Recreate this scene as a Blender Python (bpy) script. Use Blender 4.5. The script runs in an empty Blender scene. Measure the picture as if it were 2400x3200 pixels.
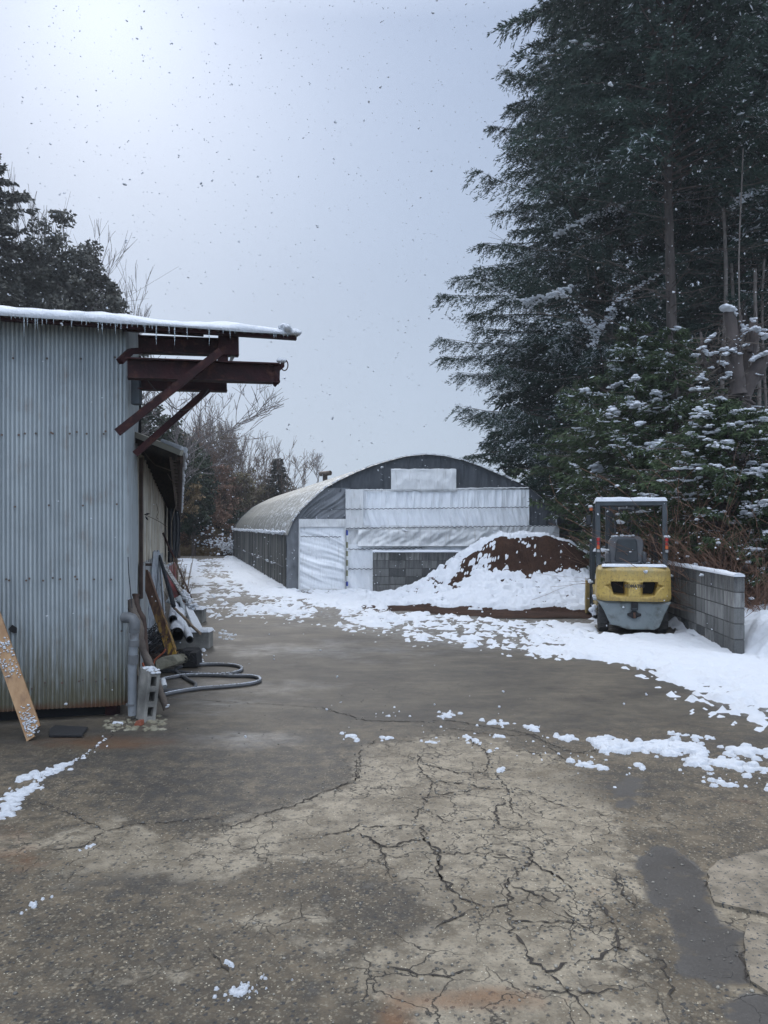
import bpy, math, random
import numpy as np
from mathutils import Vector, Matrix
R = math.radians
random.seed(7)
RNG = np.random.default_rng(7)
scene = bpy.context.scene
COL = scene.collection

# ------------------------------------------------------------------ camera, sky, sun, exposure
HZ, FPX, CAMZ = 1644.0, 2400.0, 1.64
cam_d = bpy.data.cameras.new("camera")
cam = bpy.data.objects.new("camera", cam_d)
COL.objects.link(cam)
cam.location = (0, 0, CAMZ)
cam.rotation_euler = (R(90), 0, 0)
cam_d.sensor_fit = 'VERTICAL'
cam_d.sensor_height = 32.0
cam_d.lens = 24.0
cam_d.shift_y = (HZ - 1600.0) / 3200.0
cam_d.clip_end = 600
cam_d.clip_start = 0.05
scene.camera = cam
scene.view_settings.view_transform = 'Standard'
scene.view_settings.look = 'None'
scene.view_settings.gamma = 1.0
scene.view_settings.exposure = 0.16

SUN_AZ, SUN_EL = R(-20.5), R(33.0)
world = bpy.data.worlds.new("World")
scene.world = world
world.use_nodes = True
nt = world.node_tree
nt.nodes.clear()
def wn(t, **k):
    n = nt.nodes.new(t)
    for a, b in k.items():
        setattr(n, a, b)
    return n
sky = wn('ShaderNodeTexSky', sky_type='NISHITA', sun_disc=False)
sky.sun_elevation = SUN_EL
sky.sun_rotation = SUN_AZ
sky.air_density = 1.0
sky.dust_density = 3.0
tc = wn('ShaderNodeTexCoord')
sep = wn('ShaderNodeSeparateXYZ')
nt.links.new(tc.outputs['Generated'], sep.inputs[0])
# cloud deck: brighter overhead, faint mottling, a glow where the sun sits behind it
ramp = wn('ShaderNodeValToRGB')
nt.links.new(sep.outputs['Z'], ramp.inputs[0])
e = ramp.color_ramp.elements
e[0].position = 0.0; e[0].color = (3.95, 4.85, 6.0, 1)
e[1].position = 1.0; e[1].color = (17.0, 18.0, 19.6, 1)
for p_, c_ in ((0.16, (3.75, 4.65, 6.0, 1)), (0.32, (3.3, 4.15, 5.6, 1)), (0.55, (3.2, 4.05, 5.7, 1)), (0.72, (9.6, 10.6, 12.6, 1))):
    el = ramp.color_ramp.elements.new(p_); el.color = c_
noi = wn('ShaderNodeTexNoise'); noi.inputs['Scale'].default_value = 1.6
noi.inputs['Detail'].default_value = 8; noi.inputs['Roughness'].default_value = 0.45
nt.links.new(tc.outputs['Generated'], noi.inputs['Vector'])
mr = wn('ShaderNodeMapRange'); mr.inputs[1].default_value = 0.3; mr.inputs[2].default_value = 0.7
mr.inputs[3].default_value = 0.90; mr.inputs[4].default_value = 1.09
nt.links.new(noi.outputs[0], mr.inputs[0])
sd = Vector((math.sin(SUN_AZ) * math.cos(SUN_EL), math.cos(SUN_AZ) * math.cos(SUN_EL), math.sin(SUN_EL)))
dot = wn('ShaderNodeVectorMath', operation='DOT_PRODUCT'); dot.inputs[1].default_value = sd
nrm = wn('ShaderNodeVectorMath', operation='NORMALIZE')
nt.links.new(tc.outputs['Generated'], nrm.inputs[0]); nt.links.new(nrm.outputs[0], dot.inputs[0])
cl = wn('ShaderNodeMath', operation='MAXIMUM'); cl.inputs[1].default_value = 0
nt.links.new(dot.outputs['Value'], cl.inputs[0])
def glow(pw, k):
    a = wn('ShaderNodeMath', operation='POWER'); a.inputs[1].default_value = pw
    nt.links.new(cl.outputs[0], a.inputs[0])
    b = wn('ShaderNodeMath', operation='MULTIPLY'); b.inputs[1].default_value = k
    nt.links.new(a.outputs[0], b.inputs[0])
    return b
g1, g2 = glow(300, 0.26), glow(22, 0.12)
ad = wn('ShaderNodeMath', operation='ADD'); nt.links.new(g1.outputs[0], ad.inputs[0]); nt.links.new(g2.outputs[0], ad.inputs[1])
ad2 = wn('ShaderNodeMath', operation='ADD'); nt.links.new(ad.outputs[0], ad2.inputs[0]); nt.links.new(mr.outputs[0], ad2.inputs[1])
# added fill: sky behind the camera brightened to light surfaces that face the camera
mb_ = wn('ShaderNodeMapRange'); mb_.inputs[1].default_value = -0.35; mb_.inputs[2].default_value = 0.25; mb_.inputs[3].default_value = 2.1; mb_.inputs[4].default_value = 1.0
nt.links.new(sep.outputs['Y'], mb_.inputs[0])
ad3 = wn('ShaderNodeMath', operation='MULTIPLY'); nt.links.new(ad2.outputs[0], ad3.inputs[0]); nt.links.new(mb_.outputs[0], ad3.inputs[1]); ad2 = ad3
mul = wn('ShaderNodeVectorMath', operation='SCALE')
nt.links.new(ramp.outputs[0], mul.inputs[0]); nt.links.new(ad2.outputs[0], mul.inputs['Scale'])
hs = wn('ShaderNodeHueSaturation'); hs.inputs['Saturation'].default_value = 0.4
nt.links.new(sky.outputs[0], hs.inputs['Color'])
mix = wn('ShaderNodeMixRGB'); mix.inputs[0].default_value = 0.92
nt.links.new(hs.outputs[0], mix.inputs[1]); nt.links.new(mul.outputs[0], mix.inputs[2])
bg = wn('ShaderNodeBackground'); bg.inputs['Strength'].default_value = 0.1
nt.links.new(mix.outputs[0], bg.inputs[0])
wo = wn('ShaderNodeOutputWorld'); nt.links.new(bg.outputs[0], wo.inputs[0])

sl = bpy.data.lights.new("sun", 'SUN')
sl.energy = 0.9
sl.angle = R(14)
sl.color = (1.0, 0.965, 0.92)
so = bpy.data.objects.new("sun", sl)
COL.objects.link(so)
so.rotation_euler = (-sd).to_track_quat('-Z', 'Y').to_euler()

# ------------------------------------------------------------------ helpers
def G(px, py):
    "point of the flat ground seen at photo pixel px,py"
    D = FPX * CAMZ / (py - HZ)
    return Vector(((px - 1200) / FPX * D, D, 0))
def P(px, py, D):
    return Vector(((px - 1200) / FPX * D, D, CAMZ - (py - HZ) / FPX * D))

def _hash(ix, iy, s):
    h = (ix.astype(np.int64) * 374761393 + iy.astype(np.int64) * 668265263 + s * 1442695041) & 0xffffffff
    h = ((h ^ (h >> 13)) * 1274126177) & 0xffffffff
    h = h ^ (h >> 16)
    return (h & 0xffffff) / float(0xffffff)
def vnoise(x, y, s=0):
    x = np.asarray(x, float); y = np.asarray(y, float)
    ix = np.floor(x); iy = np.floor(y); fx = x - ix; fy = y - iy
    fx = fx * fx * (3 - 2 * fx); fy = fy * fy * (3 - 2 * fy)
    a = _hash(ix, iy, s); b = _hash(ix + 1, iy, s); c = _hash(ix, iy + 1, s); d = _hash(ix + 1, iy + 1, s)
    return (a * (1 - fx) + b * fx) * (1 - fy) + (c * (1 - fx) + d * fx) * fy
def fbm(x, y, s=0, o=4):
    t = 0; a = 0.5; n = 0
    for i in range(o):
        t = t + a * vnoise(x * 2 ** i + 13.7 * i, y * 2 ** i - 7.1 * i, s + i); n += a; a *= 0.5
    return t / n
def ss(a, b, x):
    t = np.clip((np.asarray(x, float) - a) / (b - a), 0, 1)
    return t * t * (3 - 2 * t)

def sdf_poly(x, y, poly):
    "signed distance, positive inside"
    x = np.asarray(x, float); y = np.asarray(y, float)
    d = np.full(x.shape, 1e9); inside = np.zeros(x.shape, bool)
    n = len(poly)
    for i in range(n):
        ax, ay = poly[i][:2]; bx, by = poly[(i + 1) % n][:2]
        ex, ey = bx - ax, by - ay
        t = np.clip(((x - ax) * ex + (y - ay) * ey) / (ex * ex + ey * ey + 1e-12), 0, 1)
        d = np.minimum(d, (x - ax - t * ex) ** 2 + (y - ay - t * ey) ** 2)
        c = ((ay > y) != (by > y)) & (x < (bx - ax) * (y - ay) / ((by - ay) if by != ay else 1e-9) + ax)
        inside ^= c
    d = np.sqrt(d)
    return np.where(inside, d, -d)
def d_line(x, y, pts):
    d = np.full(np.shape(x), 1e9)
    for i in range(len(pts) - 1):
        ax, ay = pts[i][:2]; bx, by = pts[i + 1][:2]
        ex, ey = bx - ax, by - ay
        t = np.clip(((x - ax) * ex + (y - ay) * ey) / (ex * ex + ey * ey + 1e-12), 0, 1)
        d = np.minimum(d, (x - ax - t * ex) ** 2 + (y - ay - t * ey) ** 2)
    return np.sqrt(d)

def chain_loc(o):
    v = Vector((0, 0, 0))
    while o is not None:
        v = v + o.location; o = o.parent
    return v
def tag(o, label=None, cat=None, group=None, kind=None):
    if label: o['label'] = label
    if cat: o['category'] = cat
    if group: o['group'] = group
    if kind: o['kind'] = kind
    return o
def thing(name, label, cat, loc=(0, 0, 0), group=None):
    o = bpy.data.objects.new(name, None); COL.objects.link(o)
    o.location = loc; o.empty_display_size = 0.2
    return tag(o, label, cat, group)
def link(name, me, mat, parent=None, local=False, smooth=False):
    o = bpy.data.objects.new(name, me); COL.objects.link(o)
    if mat is not None:
        for m in (mat if isinstance(mat, (list, tuple)) else [mat]): me.materials.append(m)
    if smooth and len(me.polygons):
        me.polygons.foreach_set('use_smooth', np.ones(len(me.polygons), bool))
    if parent is not None:
        if not local:
            me.transform(Matrix.Translation(-chain_loc(parent)))
        o.parent = parent
    return o
def np_mesh(name, V, F, mat, parent=None, smooth=False, local=False, attrs=None, midx=None):
    "V (n,3), F (m,k) with constant k"
    V = np.ascontiguousarray(V, dtype=np.float32); F = np.ascontiguousarray(F, dtype=np.int32)
    me = bpy.data.meshes.new(name)
    k = F.shape[1]
    me.vertices.add(len(V)); me.vertices.foreach_set('co', V.ravel())
    me.loops.add(F.size); me.loops.foreach_set('vertex_index', F.ravel())
    me.polygons.add(len(F)); me.polygons.foreach_set('loop_start', np.arange(0, F.size, k, dtype=np.int32))
    me.update(calc_edges=True)
    for an, av in (attrs or {}).items():
        at = me.attributes.new(an, 'FLOAT', 'POINT'); at.data.foreach_set('value', np.ascontiguousarray(av, dtype=np.float32))
    o = link(name, me, mat, parent, local, smooth)
    if midx is not None:
        me.polygons.foreach_set('material_index', np.ascontiguousarray(midx, dtype=np.int32))
    return o

class MB:
    "collects shapes into one mesh"
    def __init__(s): s.v = []; s.f = []; s.t = []; s.cur = 0.5
    def add(s, vs, fs):
        b = len(s.v)
        s.v += [tuple(v) for v in vs]; s.t += [s.cur] * len(vs)
        s.f += [tuple(b + i for i in f) for f in fs]
        return s
    def box(s, c, size, rot=None, M=None):
        hx, hy, hz = size[0] / 2, size[1] / 2, size[2] / 2
        vs = [Vector((x, y, z)) for z in (-hz, hz) for y in (-hy, hy) for x in (-hx, hx)]
        if M is None:
            M = Matrix.Identity(3) if rot is None else (rot if isinstance(rot, Matrix) else __import__('mathutils').Euler(rot).to_matrix())
        c = Vector(c)
        vs = [c + M @ v for v in vs]
        return s.add(vs, [(0, 2, 3, 1), (4, 5, 7, 6), (0, 1, 5, 4), (2, 6, 7, 3), (0, 4, 6, 2), (1, 3, 7, 5)])
    def cbox(s, c, size, b=0.01, rot=None):
        "chamfered box: 24 verts"
        M = Matrix.Identity(3) if rot is None else (rot if isinstance(rot, Matrix) else __import__('mathutils').Euler(rot).to_matrix())
        h = [k / 2 for k in size]; vs = []; idx = {}
        for sx in (-1, 1):
            for sy in (-1, 1):
                for sz in (-1, 1):
                    for a in range(3):
                        v = [sx * (h[0] - b), sy * (h[1] - b), sz * (h[2] - b)]
                        v[a] = (sx, sy, sz)[a] * h[a]
                        idx[(sx, sy, sz, a)] = len(vs); vs.append(Vector(c) + M @ Vector(v))
        fs = []
        for a in range(3):
            o1, o2 = [k for k in range(3) if k != a]
            for sg in (-1, 1):
                q = []
                for (u, w) in ((-1, -1), (1, -1), (1, 1), (-1, 1)):
                    t = [0, 0, 0]; t[a] = sg; t[o1] = u; t[o2] = w
                    q.append(idx[(*t, a)])
                fs.append(tuple(q))
        for a in range(3):
            o1, o2 = [k for k in range(3) if k != a]
            for u in (-1, 1):
                for w in (-1, 1):
                    q = []
                    for sg in (-1, 1):
                        t = [0, 0, 0]; t[a] = sg; t[o1] = u; t[o2] = w
                        q.append((idx[(*t, o1)], idx[(*t, o2)]))
                    fs.append((q[0][0], q[0][1], q[1][1], q[1][0]))
        for sx in (-1, 1):
            for sy in (-1, 1):
                for sz in (-1, 1):
                    fs.append(tuple(idx[(sx, sy, sz, a)] for a in range(3)))
        return s.add(vs, fs)
    def beam(s, p0, p1, w, h, up=(0, 0, 1)):
        p0 = Vector(p0); p1 = Vector(p1); d = (p1 - p0)
        L = d.length; d.normalize()
        u = Vector(up); x = d.cross(u)
        if x.length < 1e-4: x = d.cross(Vector((0, 1, 0)))
        x.normalize(); z = x.cross(d)
        M = Matrix((x, d, z)).transposed()
        return s.box((p0 + p1) / 2, (w, L, h), M=M)
    def ibeam(s, p0, p1, w, h, t=0.012, up=(0, 0, 1)):
        p0 = Vector(p0); p1 = Vector(p1); d = (p1 - p0).normalized()
        x = d.cross(Vector(up)).normalized(); z = x.cross(d)
        s.beam(p0, p1, t, h - 2 * t, up)
        for sg in (-1, 1):
            o = z * sg * (h / 2 - t / 2)
            s.beam(p0 + o, p1 + o, w, t, up)
        return s
    def tube(s, pts, r, n=8, cap=True, flat=None):
        pts = [Vector(p) for p in pts]
        m = len(pts)
        rs = r if isinstance(r, (list, tuple)) else [r] * m
        T = []
        for i in range(m):
            a = pts[max(i - 1, 0)]; b = pts[min(i + 1, m - 1)]
            t = (b - a); T.append(t.normalized() if t.length > 1e-9 else Vector((0, 0, 1)))
        u = Vector((0, 0, 1)) if abs(T[0].z) < 0.9 else Vector((1, 0, 0))
        N = (u - T[0] * u.dot(T[0])).normalized()
        vs = []
        for i in range(m):
            N = (N - T[i] * N.dot(T[i])); N.normalize()
            B = T[i].cross(N)
            for k in range(n):
                a = 2 * math.pi * k / n
                vs.append(pts[i] + (N * math.cos(a) + B * math.sin(a)) * rs[i])
        fs = []
        for i in range(m - 1):
            for k in range(n):
                k2 = (k + 1) % n
                fs.append((i * n + k, i * n + k2, (i + 1) * n + k2, (i + 1) * n + k))
        if cap:
            fs.append(tuple(range(n))[::-1]); fs.append(tuple((m - 1) * n + k for k in range(n)))
        return s.add(vs, fs)
    def pipe(s, p0, p1, r, wall=0.006, n=20):
        "open hollow pipe"
        p0 = Vector(p0); p1 = Vector(p1); d = (p1 - p0).normalized()
        u = Vector((0, 0, 1)) if abs(d.z) < 0.9 else Vector((1, 0, 0))
        N = (u - d * u.dot(d)).normalized(); B = d.cross(N); vs = []
        for (p, rr) in ((p0, r), (p1, r), (p1, r - wall), (p0, r - wall)):
            for k in range(n):
                a = 2 * math.pi * k / n
                vs.append(p + (N * math.cos(a) + B * math.sin(a)) * rr)
        fs = []
        for j in range(4):
            for k in range(n):
                k2 = (k + 1) % n; j2 = (j + 1) % 4
                fs.append((j * n + k, j * n + k2, j2 * n + k2, j2 * n + k))
        return s.add(vs, fs)
    def prism(s, poly, vec):
        "closed polygon (3-D points) extruded along vec"
        poly = [Vector(p) for p in poly]; v = Vector(vec); n = len(poly)
        return s.add(poly + [p + v for p in poly],
                     [tuple(range(n))[::-1], tuple(range(n, 2 * n))] + [(i, (i + 1) % n, n + (i + 1) % n, n + i) for i in range(n)])
    def build(s, name, mat, parent=None, smooth=False, local=False, bevel=0, tint=False, auto=None):
        me = bpy.data.meshes.new(name)
        me.from_pydata(s.v, [], s.f); me.update()
        if tint:
            at = me.attributes.new('tint', 'FLOAT', 'POINT'); at.data.foreach_set('value', np.array(s.t, dtype=np.float32))
        import bmesh
        bm = bmesh.new(); bm.from_mesh(me); bmesh.ops.recalc_face_normals(bm, faces=bm.faces)
        bm.to_mesh(me); bm.free()
        o = link(name, me, mat, parent, local, smooth)
        if bevel:
            m = o.modifiers.new('bevel', 'BEVEL'); m.width = bevel; m.segments = 2; m.limit_method = 'ANGLE'; m.angle_limit = R(35)
        if smooth:
            try: me.set_sharp_from_angle(angle=R(auto or 40))
            except Exception: pass
        return o

_p = (1 + 5 ** .5) / 2
ICO_V = np.array([(-1, _p, 0), (1, _p, 0), (-1, -_p, 0), (1, -_p, 0), (0, -1, _p), (0, 1, _p), (0, -1, -_p), (0, 1, -_p), (_p, 0, -1), (_p, 0, 1), (-_p, 0, -1), (-_p, 0, 1)], float)
ICO_V /= np.linalg.norm(ICO_V[0])
ICO_F = np.array([(0, 11, 5), (0, 5, 1), (0, 1, 7), (0, 7, 10), (0, 10, 11), (1, 5, 9), (5, 11, 4), (11, 10, 2), (10, 7, 6), (7, 1, 8), (3, 9, 4), (3, 4, 2), (3, 2, 6), (3, 6, 8), (3, 8, 9), (4, 9, 5), (2, 4, 11), (6, 2, 10), (8, 6, 7), (9, 8, 1)])
def ico2():
    V = [tuple(v) for v in ICO_V]; F = []; c = {}
    def mid(a, b):
        k = (min(a, b), max(a, b))
        if k not in c:
            m = (np.array(V[a]) + np.array(V[b])) / 2; m /= np.linalg.norm(m); c[k] = len(V); V.append(tuple(m))
        return c[k]
    for a, b, d in ICO_F:
        ab, bd, da = mid(a, b), mid(b, d), mid(d, a)
        F += [(a, ab, da), (b, bd, ab), (d, da, bd), (ab, bd, da)]
    return np.array(V), np.array(F)
ICO2_V, ICO2_F = ico2()
def blobs(C, Rr, squash=0.6, jitter=0.25, fine=False, seed=0, stretch=None):
    "many lumpy snow blobs in one mesh -> V,F"
    C = np.asarray(C, float); Rr = np.asarray(Rr, float); n = len(C)
    BV, BF = (ICO2_V, ICO2_F) if fine else (ICO_V, ICO_F)
    rg = np.random.default_rng(seed)
    m = len(BV)
    V = np.repeat(BV[None], n, 0)
    V = V * (1 + jitter * rg.uniform(-1, 1, (n, m, 1)))
    sc = np.stack([rg.uniform(.75, 1.3, n), rg.uniform(.75, 1.3, n), np.full(n, squash) * rg.uniform(.8, 1.2, n)], -1)
    V = V * sc[:, None] * Rr[:, None, None]
    if stretch is not None:
        S = np.asarray(stretch, float)
        V = V + (V @ np.zeros((3, 3))) + (np.einsum('nmk,nk->nm', V, S)[..., None] * S[:, None])
    a = rg.uniform(0, 6.28, n); ca, sa = np.cos(a), np.sin(a)
    if stretch is None:
        V = np.stack([V[..., 0] * ca[:, None] - V[..., 1] * sa[:, None], V[..., 0] * sa[:, None] + V[..., 1] * ca[:, None], V[..., 2]], -1)
    V = V + C[:, None]
    F = BF[None] + (np.arange(n) * m)[:, None, None]
    return V.reshape(-1, 3), F.reshape(-1, 3)
def join(parts):
    Vs, Fs, b = [], [], 0
    for V, F in parts:
        Vs.append(V); Fs.append(np.asarray(F) + b); b += len(V)
    return np.concatenate(Vs), np.concatenate(Fs)
def hf_mesh(name, X, Y, Z, keep, mat, parent=None, attrs=None, smooth=True, local=False):
    "height field on a grid, only the cells that touch 'keep' vertices"
    ny, nx = X.shape
    cell = keep[:-1, :-1] | keep[1:, :-1] | keep[:-1, 1:] | keep[1:, 1:]
    idx = np.arange(nx * ny).reshape(ny, nx)
    F = np.stack([idx[:-1, :-1], idx[:-1, 1:], idx[1:, 1:], idx[1:, :-1]], -1)[cell]
    used = np.zeros(nx * ny, bool); used[F.ravel()] = True
    re = np.cumsum(used) - 1
    V = np.stack([X.ravel(), Y.ravel(), Z.ravel()], -1)[used]
    at = {k: v.ravel()[used] for k, v in (attrs or {}).items()}
    return np_mesh(name, V, re[F], mat, parent, smooth=smooth, attrs=at, local=local)

# ------------------------------------------------------------------ materials
def new_mat(name):
    m = bpy.data.materials.new(name); m.use_nodes = True
    return m, m.node_tree, m.node_tree.nodes['Principled BSDF']
class NT:
    def __init__(s, t): s.t = t
    def n(s, ty, ins=None, **k):
        nd = s.t.nodes.new(ty)
        for a, b in k.items(): setattr(nd, a, b)
        for a, b in (ins or {}).items():
            if isinstance(b, bpy.types.NodeSocket): s.t.links.new(b, nd.inputs[a])
            else: nd.inputs[a].default_value = b
        return nd
    def noise(s, vec, scale, detail=4, rough=0.55):
        return s.n('ShaderNodeTexNoise', {'Vector': vec, 'Scale': scale, 'Detail': detail, 'Roughness': rough}).outputs[0]
    def vor(s, vec, scale, feature='F1', rand=1.0):
        return s.n('ShaderNodeTexVoronoi', {'Vector': vec, 'Scale': scale, 'Randomness': rand}, feature=feature)
    def rng(s, v, a, b, c=0.0, d=1.0):
        return s.n('ShaderNodeMapRange', {0: v, 1: a, 2: b, 3: c, 4: d}).outputs[0]
    def mix(s, f, a, b, mode='MIX'):
        return s.n('ShaderNodeMixRGB', {0: f, 1: a, 2: b}, blend_type=mode).outputs[0]
    def math(s, op, a, b=0.0):
        return s.n('ShaderNodeMath', {0: a, 1: b}, operation=op).outputs[0]
    def map(s, vec, scale=(1, 1, 1), loc=(0, 0, 0)):
        return s.n('ShaderNodeMapping', {'Vector': vec, 'Scale': scale, 'Location': loc}).outputs[0]
    def bump(s, h, strength, dist=0.01, nrm=None):
        k = {'Height': h, 'Strength': strength, 'Distance': dist}
        if nrm is not None: k['Normal'] = nrm
        return s.n('ShaderNodeBump', k).outputs[0]
def c4(c): return (c[0], c[1], c[2], 1.0)
def mat(name, c1, c2=None, scale=6, rough=0.7, bump=0.0, bscale=40, metallic=0.0, spec=0.5, c3=None, scale3=25, lo=.35, hi=.65, stretch=(1, 1, 1), lo3=.55, hi3=.7):
    m, t, p = new_mat(name); q = NT(t)
    co = q.n('ShaderNodeTexCoord').outputs['Object']
    v = q.map(co, stretch)
    col = c4(c1)
    if c2 is not None:
        col = q.mix(q.rng(q.noise(v, scale, 5), lo, hi), c4(c1), c4(c2))
    if c3 is not None:
        col = q.mix(q.rng(q.noise(q.map(v, loc=(5, 3, 1)), scale3, 4), lo3, hi3), col, c4(c3))
    if isinstance(col, tuple): p.inputs['Base Color'].default_value = col
    else: t.links.new(col, p.inputs['Base Color'])
    p.inputs['Roughness'].default_value = rough
    p.inputs['Metallic'].default_value = metallic
    p.inputs['Specular IOR Level'].default_value = spec
    if bump:
        t.links.new(q.bump(q.noise(co, bscale, 4), bump, 0.01), p.inputs['Normal'])
    return m

# snow
m_snow, t, p = new_mat('snow'); q = NT(t)
co = q.n('ShaderNodeTexCoord').outputs['Object']
p.inputs['Base Color'].default_value = (0.69, 0.72, 0.765, 1)
p.inputs['Roughness'].default_value = 0.8
p.inputs['Specular IOR Level'].default_value = 0.2
p.inputs['Subsurface Weight'].default_value = 0.0
t.links.new(q.bump(q.noise(co, 16, 7, .75), 0.9, 0.05), p.inputs['Normal'])
m_ice, t, p = new_mat('ice')
p.inputs['Base Color'].default_value = (0.8, 0.88, 0.92, 1); p.inputs['Roughness'].default_value = 0.1
p.inputs['Transmission Weight'].default_value = 0.8; p.inputs['IOR'].default_value = 1.31

# ------------------------------------------------------------------ ground
def W(pts): return [tuple(G(a, b)[:2]) for a, b in pts]
def hill(x, y):
    b = ss(42.5, 60, y) * (1 - ss(-9, 3, x)) * 4.6
    left = ss(-14, -30, x) * ss(16, 40, y) * 4.0
    return np.maximum(b, left)
def lin(a, b, s): return list(np.arange(a, b, s))
xs = np.array([-74, -60] + lin(-45, -9, 2.0) + lin(-9, -4, .25) + lin(-4, 4.6, .03) + lin(4.6, 12, .25) + lin(12, 45, 3.0) + [60, 74])
ys = np.array([-24, -12, -5, 0, 1] + lin(1.5, 9.6, .03) + lin(9.6, 24, .12) + lin(24, 42, .4) + lin(42, 66, 1.0) + lin(66, 100, 6) + [112])
X, Y = np.meshgrid(xs, ys)
Z = hill(X, Y) + np.where((Y > 43) & (Y < 70), (fbm(X * .4, Y * .4, 3) - .5) * .8, 0)
Yc = np.maximum(Y, 0.5)
PX = 1200 + X / Yc * FPX; PY = HZ + CAMZ * FPX / Yc
def soft(poly, w):
    "0..1 ramp across a polygon edge, w metres wide, wandering edge"
    pw = W(poly)
    d = sdf_poly(X, Y, pw) + (fbm(X * 2.5, Y * 2.5, 11) - .5) * w * 2.2
    return ss(-w, w, d)
def ell(cx, cy, rx, ry, s=1.0):
    d = ((PX - cx) / rx) ** 2 + ((PY - cy) / ry) ** 2
    return np.exp(-d * 1.2) * s
tan = soft([(1140, 2330), (1530, 2305), (1800, 2370), (1860, 2500), (1950, 2700), (2010, 2900), (2070, 3400), (1480, 3400), (1180, 3040), (1330, 2900), (1240, 2720), (1000, 2640), (700, 2700), (300, 2780), (120, 2640), (330, 2560), (560, 2600), (860, 2545), (1100, 2440)], .26)
tan = np.maximum(tan, soft([(2230, 2700), (2420, 2690), (2600, 3400), (2350, 3300), (2290, 3080), (2250, 2880), (2200, 2770)], .03))
tan = np.maximum(tan, ell(850, 2870, 300, 60, .6)); tan = np.maximum(tan, ell(60, 2640, 260, 50, .6))
tan = np.maximum(tan, ell(1500, 2150, 500, 28, .35)); tan = np.maximum(tan, ell(2050, 2570, 330, 40, .55)); tan = np.maximum(tan, ell(500, 3050, 500, 60, .42)); tan = np.maximum(tan, ell(1000, 2950, 160, 50, .5))
dark = soft([(430, 2310), (700, 2270), (1085, 2285), (1135, 2340), (1095, 2440), (860, 2535), (560, 2590), (430, 2560), (250, 2400)], .2) * .72
dark = np.maximum(dark, ell(420, 2760, 260, 45, .8)); dark = np.maximum(dark, ell(1950, 2450, 260, 60, .7))
dark = np.maximum(dark, ell(1250, 2240, 330, 26, .6)); dark = np.maximum(dark, ell(2350, 2330, 330, 60, .75))
dark = np.maximum(dark, ell(150, 2390, 340, 60, .8)); dark = np.maximum(dark, ell(150, 3150, 500, 60, .6)); dark = np.maximum(dark, ell(1250, 2840, 130, 110, .55)); dark = np.maximum(dark, ell(180, 2300, 430, 40, 1.3))
dark = np.maximum(dark, ell(2330, 2150, 330, 55, 1.0)); dark = np.maximum(dark, ell(1850, 2260, 330, 30, .6)); dark = np.maximum(dark, ell(700, 2090, 150, 12, .6)); dark = np.maximum(dark, ell(1500, 2100, 300, 14, .5))
mud = soft([(1990, 2700), (2060, 2640), (2110, 2650), (2190, 2720), (2215, 2800), (2240, 2880), (2330, 2920), (2335, 3070), (2250, 3065), (2120, 3040), (2080, 2900), (2030, 2800)], .035)
mud = np.maximum(mud, soft([(2270, 3130), (2480, 3100), (2700, 3500), (2300, 3500)], .03))
mud = np.maximum(mud, soft([(1900, 2460), (1960, 2420), (2010, 2440), (2000, 2500), (1930, 2530)], .06) * .8)
rust = ell(1500, 3120, 330, 55, 1.0) + ell(1230, 3200, 90, 80, .9) + ell(40, 2600, 130, 60, .5) + ell(330, 2320, 330, 32, 1.0) + ell(60, 2690, 140, 60, .7) + ell(1850, 2790, 60, 40, .6) + ell(2330, 2500, 110, 30, .5) + ell(300, 3400, 800, 120, .25)
wet = ell(200, 2330, 500, 60, .8) + ell(650, 2150, 420, 40, .7) + ell(1100, 2030, 700, 40, .6) + ell(780, 2310, 200, 30, .6) + mud * .6 + ell(2350, 2200, 300, 80, .6)
polyA = [(556, 1747), (720, 1746), (893, 1826), (935, 1852), (1160, 1852), (1200, 1880), (1160, 1893), (1080, 1897), (1000, 1890), (930, 1880), (860, 1864), (760, 1872), (690, 1885), (620, 1897), (585, 1850), (570, 1790)]
polyB = [(745, 1902), (850, 1884), (1000, 1884), (1180, 1885), (1190, 1925), (1080, 1930), (1010, 1930), (900, 1930), (800, 1922)]
polyC = [(1045, 1915), (1130, 1906), (1180, 1900), (1400, 1922), (1600, 1935), (1820, 1935), (2100, 1935), (2270, 1970), (2330, 1930), (2700, 1930), (2700, 2290), (2420, 2234), (2350, 2218), (2290, 2165), (2190, 2125), (2140, 2092), (2040, 2068), (1900, 2050), (1750, 2042), (1600, 2025), (1400, 2010), (1220, 1985), (1080, 1960), (1050, 1940)]
polyC2 = [(1900, 1990), (2150, 1975), (2330, 1930), (2900, 1925), (2900, 2200), (2360, 2170), (2200, 2105), (2080, 2062), (1900, 2042)]
polyCm = [(1560, 1940), (1820, 1936), (2100, 1938), (2270, 1970), (2400, 2000), (2700, 2000), (2700, 2285), (2420, 2232), (2350, 2216), (2290, 2163), (2190, 2123), (2140, 2090), (2040, 2066), (1900, 2048), (1760, 2040), (1620, 2022)]
near_snow = np.maximum.reduce([ss(-.55, .25, sdf_poly(X, Y, W(pl_))) for pl_ in (polyA, polyB, polyC, polyC2)])
frost_sheen = ell(790, 2305, 170, 18, 1) + ell(700, 2196, 150, 16, 1) + ell(640, 2228, 90, 9, .8) + ell(800, 2040, 160, 12, .9) + ell(860, 2028, 120, 8, .9) + ell(720, 1990, 140, 10, .6) + ell(1000, 2030, 200, 14, .6) + ell(950, 1955, 200, 12, .8) + ell(560, 2120, 60, 8, .6)  # whitish frost streaks, their grey sheen painted in as pale colour
smooth_far = ss(2380, 2200, PY) * ss(1.0, 4.0, Y)
gravel = ss(21, 24, Y)
m_ground, t, p = new_mat('asphalt'); q = NT(t)
def at(n): return q.n('ShaderNodeAttribute', attribute_name=n).outputs['Fac']
co = q.n('ShaderNodeTexCoord').outputs['Object']
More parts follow.
